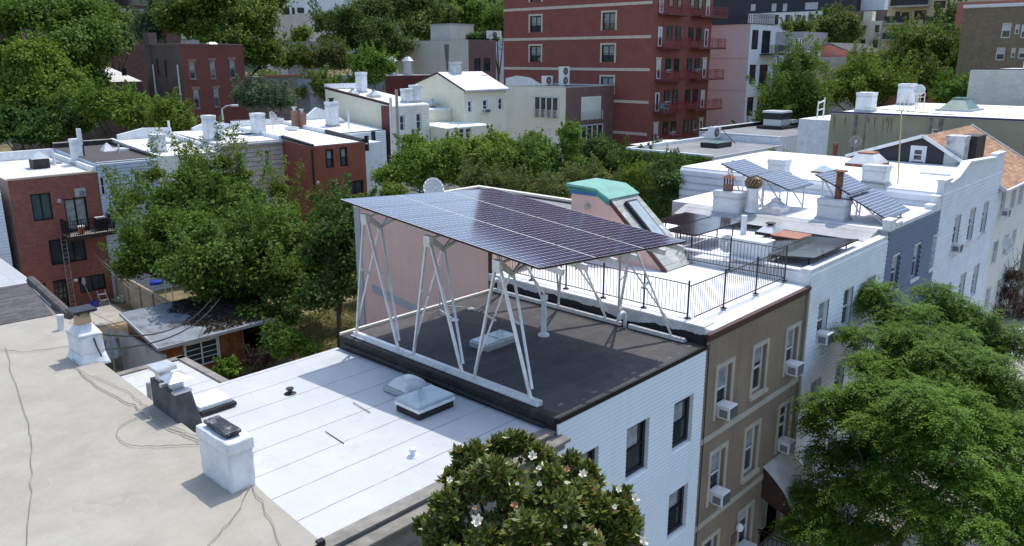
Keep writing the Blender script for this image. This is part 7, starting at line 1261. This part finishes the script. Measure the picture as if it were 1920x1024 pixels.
# ------------------------------------------------------------------ street in front of the row
st_ = MB(); st_.face([(-40, -30, -.14), (140, -30, -.14), (140, 3.2, -.14), (-40, 3.2, -.14)])
def strip(name, y0, y1, m_, dz=.012, xs=(-40, 150)):
    b = MB(); n = 38
    for i in range(n):
        xa, xb = xs[0]+(xs[1]-xs[0])*i/n, xs[0]+(xs[1]-xs[0])*(i+1)/n
        b.hexa([(xa, y0, gz(xa, 0)-.3), (xb, y0, gz(xb, 0)-.3), (xb, y1, gz(xb, 0)-.3), (xa, y1, gz(xa, 0)-.3), (xa, y0, gz(xa, 0)+dz), (xb, y0, gz(xb, 0)+dz), (xb, y1, gz(xb, 0)+dz), (xa, y1, gz(xa, 0)+dz)])
    return struct(b.build(name, GM[m_]))
strip('road', -9, 3.2, 'asphalt', -.12+.145); strip('pavement', 3.2, 9.68, 'paving', .15)
def car(label, x, y, z, col, L=4.4):
    t = thing('parked_car', label, 'car', (x, y, z), 'cars parked along the kerb'); w = .88
    prof = [(-L/2, .35), (-L/2, .75), (-L/2+.15, .9), (-L*.28, .95), (-L*.16, 1.42), (L*.2, 1.45), (L*.36, 1.0), (L/2-.1, .85), (L/2, .6), (L/2, .35)]
    def body(m): m.prism([(x+a, y-w, z+b) for a, b in prof], (0, 2*w, 0))
    part(body, 'body', GM[col], t, bevel=.08)
    part(lambda m: (m.hexa([(x-L*.272, y-w-.004, z+.97), (x+L*.34, y-w-.004, z+.99), (x+L*.34, y+w+.004, z+.99), (x-L*.272, y+w+.004, z+.97), (x-L*.165, y-w-.004, z+1.37), (x+L*.2, y-w-.004, z+1.39), (x+L*.2, y+w+.004, z+1.39), (x-L*.165, y+w+.004, z+1.37)])), 'windows', GM['glass'], t)
    for a in (-L*.31, L*.31):
        for s_ in (-1, 1): wh_ = part(lambda m: m.tube([(x+a, y+s_*(w-.18), z+.32), (x+a, y+s_*(w+.02), z+.32)], .32, 18), 'wheel', GM['tyre'], t); part(lambda m: m.tube([(x+a, y+s_*(w+.021), z+.32), (x+a, y+s_*(w+.035), z+.32)], .2, 14), 'rim', GM['galv'], wh_)
    for s_ in (-.62, .62): part(lambda m: m.box(x-L/2-.02, x-L/2+.05, y+s_-.16, y+s_+.16, z+.62, z+.76), 'headlight', GM['plastic_white'], t); part(lambda m: m.box(x+L/2-.05, x+L/2+.02, y+s_-.16, y+s_+.16, z+.66, z+.8), 'tail_light', GM['redbrown'], t)
car('dark blue parked car glimpsed under the honey locust', 31.5, 2.0, .03, 'car_blue'); car('silver parked car behind the honey locust crown', 38.5, 2.0, gz(38.5, 0)+.03, 'car_silver')
cv = solo((lambda b: (b.box(29.3, 30.5, 8.2, 9.3, .17, 1.05), b.pyr(29.25, 30.55, 8.15, 9.35, 1.051, 1.2, .8), b)[2])(MB()), 'covered_bin', GM['quilt'], 'covered box with patterned lilac cover in the front yard under the locust', 'covered bin')
tn = solo((lambda b: (b.pyr(41.4, 43.6, 6.2, 8.0, 2.9, 3.9, .1), b)[1])(MB()), 'canopy_tent', GM['plastic_white'], 'white canopy tent top showing above the locust in front of the white stepped house', 'tent'); part(lambda m: [m.tube([(x, y, 1.0), (x, y, 2.9)], .03) for x in (41.45, 43.55) for y in (6.25, 7.95)], 'pole', GM['galv'], tn)

# ------------------------------------------------------------------ ground, far hill, woods, sky, sun, camera
def ground():
    me = bpy.data.meshes.new('ground'); xs = np.concatenate([np.arange(-200, 0, 25), np.arange(0, 130, 3.5), np.arange(130, 700, 30)]); ys = np.concatenate([np.arange(-200, 0, 25), np.arange(0, 130, 3.5), np.arange(130, 800, 30)])
    V = [(x, y, gz(x, y)-(.15 if y < 9.6 else 0)-.02*(math.sin(x*1.7)+math.cos(y*1.3))) for y in ys for x in xs]; nx = len(xs); Fc = [(j*nx+i, j*nx+i+1, (j+1)*nx+i+1, (j+1)*nx+i) for j in range(len(ys)-1) for i in range(nx-1)]
    me.from_pydata(V, [], Fc); me.materials.append(mat('garden_ground', (.17, .14, .075), rough=1, var=.35, scale=.5, bump=.8, bscale=6, stain=(.10, .13, .03), stamt=.7, stscale=.35)); me.update(); o = bpy.data.objects.new('ground', me); C.objects.link(o); return struct(o)
ground()
b = MB(); b.prism([(15.2, 51.5, .0), (19.3, 51.5, .0), (19.5, 56.95, .0), (14.7, 56.95, .0)], .05); struct(b.build('patio', GM['concrete']))
b = MB(); b.prism([(14.0, 44.5, -.02), (19.2, 44.5, -.02), (19.3, 51.4, -.02), (14.9, 51.4, -.02)], .06); struct(b.build('yard_soil', mat('dry_soil', (.36, .27, .17), var=.15, scale=.8, bump=.6, stain=(.16, .21, .05), stamt=.9, stscale=.45)))
gp = np.column_stack([rng.uniform(22, 33, 26000), rng.uniform(24, 44, 26000)]); gp = gp[(gp[:, 0]-gp[:, 1]*.25 > 14)]; P = np.column_stack([gp, .07+.05*rng.random(len(gp))]); gr_ = leaf_object('grass', P, rng.normal(size=P.shape)+np.array([0, 0, .35]), .2, .05, [L_['grass']], None); gr_['kind'] = 'stuff'
lw = MB(); lw.prism([(70, 47, gz(80, 50)), (100, 40, gz(100, 40)), (100, 49, gz(100, 49)), (80, 51, gz(80, 51))], .12); struct(lw.build('lawn', mat('lawn', (.075, .12, .03), var=.3, scale=.7, bump=.8)))
hd = Vector((RT*0+Vector((FW.x, FW.y, 0)).normalized())); hr = Vector((hd.y, -hd.x, 0))
def hillz(d, s): return 14+26*min(1, max(0, (d-200)/170))+6*math.sin(s*.011+1)+3*math.sin(s*.03)
hm = MB(); nd, ns_ = 14, 30
HP = [[hd*(200+600*i/nd)+hr*(-500+1000*j/ns_) for j in range(ns_+1)] for i in range(nd+1)]
for i in range(nd):
    for j in range(ns_): hm.face([Vector((p.x, p.y, hillz(200+600*a/nd, -500+1000*c/ns_)-(14 if a == 0 else 0))) for p, a, c in ((HP[i][j], i, j), (HP[i+1][j], i+1, j), (HP[i+1][j+1], i+1, j+1), (HP[i][j+1], i, j+1))])
struct(hm.build('hills', mat('hill_cover', (.05, .09, .03), var=.3, scale=.05, bump=.3, bscale=.5), smooth=True))
bl_ = []
for k in range(230):
    d, s_ = 215+rng.random()*190, rng.uniform(-270, 270); p = hd*d+hr*s_; bl_.append((p.x, p.y, hillz(d, s_)+rng.uniform(2, 6), rng.uniform(5, 9.5), .9))
P, Nn = crown_points(bl_, 90000, 1.8, 30, rng); wd_ = leaf_object('woods', P, Nn, 1.6, .7, [L_['far']], None); wd_['kind'] = 'stuff'

SD = Vector((.47, .13, 1)).normalized()
elev = math.asin(SD.z); azim = math.atan2(SD.x, SD.y)
W = bpy.data.worlds.new('World'); bpy.context.scene.world = W; W.use_nodes = True; nt = W.node_tree; bg_ = nt.nodes['Background']
sky = nt.nodes.new('ShaderNodeTexSky'); sky.sky_type = 'NISHITA'; sky.sun_disc = False; sky.sun_elevation = elev; sky.sun_rotation = azim; sky.air_density = 1.0; sky.dust_density = 1.6; sky.ozone_density = 1.0
nt.links.new(sky.outputs[0], bg_.inputs['Color']); bg_.inputs['Strength'].default_value = .15
sl = bpy.data.lights.new('sun', 'SUN'); sl.energy = 2.05; sl.angle = R(.53); sl.color = (1, .955, .89); so = bpy.data.objects.new('sun', sl); C.objects.link(so); so.rotation_euler = SD.to_track_quat('Z', 'Y').to_euler(); so.location = (0, 0, 80)
cam = bpy.data.cameras.new('camera'); co = bpy.data.objects.new('camera', cam); C.objects.link(co); cam.sensor_width = 36; cam.lens = F_/1920*36; cam.clip_end = 3000; cam.clip_start = .1
Mx = Matrix.Identity(4)
for i in range(3): Mx[i][0], Mx[i][1], Mx[i][2], Mx[i][3] = RT[i], UP[i], -FW[i], EYE[i]
co.matrix_world = Mx
S = bpy.context.scene; S.camera = co; S.view_settings.view_transform = 'Standard'; S.view_settings.look = 'None'; S.view_settings.gamma = 1; S.view_settings.exposure = 0.68
S.cycles.use_denoising = True; S.cycles.max_bounces = 6; S.cycles.diffuse_bounces = 3; S.cycles.glossy_bounces = 3; S.cycles.transmission_bounces = 3; S.cycles.sample_clamp_indirect = 6
